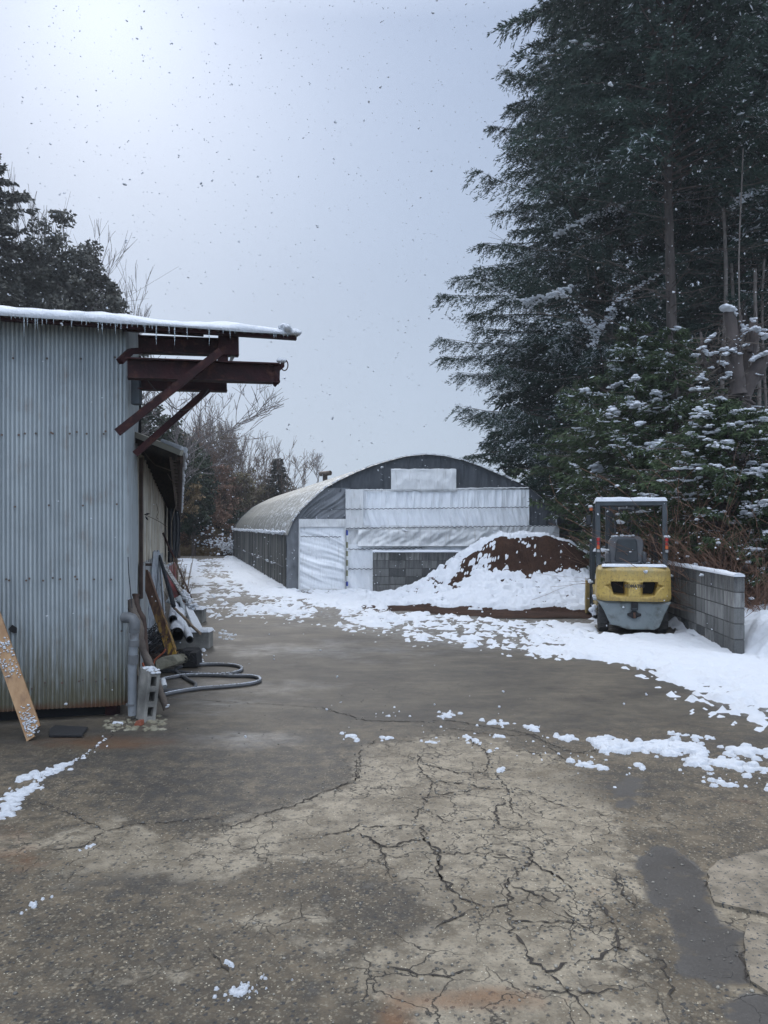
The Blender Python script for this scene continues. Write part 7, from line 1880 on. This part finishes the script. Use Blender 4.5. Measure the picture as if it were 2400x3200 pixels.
# --- bank between the buildings
hz = lambda x, y: float(hill(np.array(x), np.array(y)))
def on(px, D): return (X_(px, D), D, hz(X_(px, D), D) - .1)
m_rustl = leaf_mat('rust_brown_leaves', (.14, .08, .055), (.30, .185, .13)); m_olive = leaf_mat('olive_brush', (.10, .088, .052), (.24, .20, .115)); m_gold = leaf_mat('tawny_leaves', (.17, .12, .06), (.30, .22, .12)); m_greyl = leaf_mat('grey_brown_brush', (.13, .11, .085), (.22, .19, .15))
clump_tree('evergreen_tree', 'dark evergreen tree rising behind the storehouse gable', on(478, 36), [(0, 0, 5.9, 1.6, 1.5, 1.6), (.9, 0, 4.6, 1.8, 1.6, 1.6), (-.6, 0, 3.6, 2.0, 1.6, 1.8)], m_evergr, 15000, 43, el=.17, ew=.06, snow=60)
clump_tree('evergreen_tree', 'small dark green evergreen between the storehouse eave and the bare trees', on(605, 42), [(0, 0, 5.0, .95, 1.0, 1.5), (.2, 0, 3.9, 1.2, 1.2, 1.4), (-.2, 0, 2.6, 1.4, 1.2, 1.4)], m_evergr, 14000, 44, el=.15, ew=.055, snow=60)
clump_tree('tawny_bush', 'tawny dry leaved bush above the storehouse roof edge', on(555, 39), [(0, 0, 5.6, .9, .9, .9), (.2, 0, 4.6, 1.2, 1, .9), (0, 0, 3.2, 1.5, 1, 1.2)], m_gold, 9000, 45, el=.14, ew=.035, cat='bush', twigs=500)
bare_tree('bare_tree', 'largest spreading bare tree on the bank with many fine upright twigs', on(690, 46), 8.9, 21, mat('brown_twigs', (.105, .078, .066), (.17, .13, .11), 8, .9), spread=.27, trunk=.10, levels=7, start=.20, up=.42, snow=160, minr=.010, stems=3, nsplit=(2, 2))
bare_tree('bare_tree', 'bare tree leaning right beside the largest bare tree', on(745, 45), 7.4, 22, bpy.data.materials['brown_twigs'], spread=.28, trunk=.10, lean=(.3, 0), levels=6, start=.23, up=.3, snow=120, minr=.010, stems=3, nsplit=(2, 2))
bare_tree('bare_tree', 'slim bare tree left of the largest bare tree', on(632, 46), 7.6, 23, bpy.data.materials['brown_twigs'], spread=.27, trunk=.09, levels=6, start=.23, up=.4, snow=60, minr=.010, stems=3, nsplit=(2, 2))
bare_tree('bare_tree', 'bare tree with a few pale dead leaves right of the small pointed conifer', on(905, 50), 5.6, 24, bpy.data.materials['brown_twigs'], spread=.5, trunk=.10, lean=(.25, 0), levels=5, start=.27, up=.15, minr=.014, leaves=260, leafm=m_gold)
bare_tree('bare_tree', 'faint distant bare tree left of the stovepipe', on(985, 58), 4.0, 25, m_btree, spread=.5, trunk=.09, levels=5, start=.28, up=.2, minr=.014)
bare_tree('bare_tree', 'thin bare tree left of the small pointed conifer', on(815, 49), 5.2, 26, bpy.data.materials['brown_twigs'], spread=.4, trunk=.08, lean=(-.1, 0), levels=5, start=.27, up=.3, minr=.012, snow=40)
conifer('small_conifer', 'small pointed dark conifer on the skyline left of the greenhouse roof', on(868, 47), 5.3, [(0, 1.4), (1.5, 1.35), (3, 1.0), (4.2, .6), (5.3, .1)], 200, m_cypress, 51, elen=.14, ew=.04, twl=.5, snow=40, trunk_r=.1, per=26, hang=.1, zlo=.05)
bushes = [(575, 44, 2.2, 1.6, 2.6, m_rustl, 'rust brown leafed bush beside the storehouse eave'), (640, 45, 2.6, 1.8, 2.8, m_rustl, 'rust and grey bush under the slim bare tree'), (700, 46, 2.6, 1.9, 2.8, m_olive, 'olive brown thicket at the middle of the bank'),
          (770, 47, 2.4, 1.8, 2.4, m_olive, 'olive thicket above the far end of the greenhouse'), (830, 49, 2.6, 1.6, 2.0, m_greyl, 'grey brown brush left of the small pointed conifer'), (915, 51, 2.4, 1.4, 1.5, m_greyl, 'low grey brown brush behind the greenhouse roof'),
          (600, 44.4, 1.8, 1.0, 1.3, m_evergr, 'dark green bush low down beside the hanging net'), (650, 43.6, 1.5, .7, .9, m_gold, 'tawny grassy bush low on the bank above the snowy track'), (585, 43.6, 1.3, .7, .8, m_gold, 'pale tawny bush low on the bank beside the storehouse end'), (660, 48, 2.4, 1.6, 4.2, m_olive, 'tall olive brown thicket under the largest bare tree'), (600, 46, 1.8, 1.4, 4.0, m_rustl, 'tall rust brown leafed bush right of the storehouse eave'), (735, 44.2, 1.6, 1.0, 1.5, m_evergr, 'dark green snow flecked bush at the greenhouse corner'), (675, 43.8, 1.6, 1.0, 1.6, m_rustl, 'low rust brown bush above the snowy twigs'), (560, 47, 2.4, 2, 3.4, m_olive, 'tall olive bush behind the storehouse')]
for i, (px, D, rx__, ry__, rz__, mt, lab) in enumerate(bushes):
    rz__ *= 1.28 if px < 860 else 1.0
    sn_ = 260 if 'dark green' in lab else (60 if D < 50 else 0)
    clump_tree('bush', lab, on(px, D), [(0, 0, rz__ * .62, rx__ * 1.1, ry__, rz__ * .75), (rx__ * .3, 0, rz__ * 1.0, rx__ * .6, ry__ * .6, rz__ * .45), (-rx__ * .4, 0, rz__ * .85, rx__ * .5, ry__ * .6, rz__ * .45)], mt, 11000, 70 + i, el=.12, ew=.035, cat='bush', twigs=700, snow=sn_, snr=(.02, .05), trunk_r=.05)
# snow laden twiggy bush at the track end
stem_shrub('snowy_bush', 'low twiggy bush white with snow at the far end of the track', 695, 42.6, 100, 1.5, 60, 9, m_twig, r=.008, snow=420, lean=.15, cat='bush')
stem_shrub('snowy_bush', 'second snow covered twig bush against the greenhouse far corner', 735, 41.8, 100, 1.1, 50, 10, m_twig, r=.008, snow=380, lean=.2, cat='bush')
# dry grass on the bank
C = []; rg_ = np.random.default_rng(3); n = 40000
gx_ = rg_.uniform(-14, -5, n); gy_ = rg_.uniform(42.2, 46, n); gz_ = hill(gx_, gy_)
C = np.stack([gx_, gy_, gz_ + rg_.uniform(0, .45, n)], -1); V, F = leafcloud(C, .30, .014, 3); 
o = np_mesh('dry_grass', V, F, m_gold, attrs=dict(tint=np.repeat(rg_.random(n), 4))); tag(o, 'dry tawny grass on the bank beyond the snowy track', 'grass', kind='stuff')

# ------------------------------------------------------------------ falling snow
rg_ = np.random.default_rng(12); n = 15000
C = np.stack([rg_.uniform(-13, 13, n), rg_.uniform(4.5, 22, n), rg_.uniform(.1, 15, n)], -1)
Rr = .0035 + .0095 * rg_.random(len(C)) ** 2.0
p1 = blobs(C, Rr, .8, .35, seed=5); p2 = blobs(C + rg_.normal(0, .75, C.shape) * Rr[:, None], Rr * .7, .9, .35, seed=6)
V, F = join([p1, p2])
o = np_mesh('falling_snow', V, F, m_snow); tag(o, 'wet snowflakes drifting down through the air over the yard', 'snowflakes', kind='stuff')

# ------------------------------------------------------------------ snowy air
hb = MB().box((0, 44, 13.4), (150, 138, 28.8))
m_hz = bpy.data.materials.new('snowy_air'); m_hz.use_nodes = True
t = m_hz.node_tree; t.nodes.clear()
vo = t.nodes.new('ShaderNodeVolumePrincipled'); vo.inputs['Color'].default_value = (.86, .90, .96, 1); vo.inputs['Density'].default_value = .0011; vo.inputs['Anisotropy'].default_value = .3
ou = t.nodes.new('ShaderNodeOutputMaterial'); t.links.new(vo.outputs[0], ou.inputs['Volume'])
o = hb.build('haze', m_hz); tag(o, 'thin snowy haze filling the air over the whole yard', 'haze', kind='stuff')
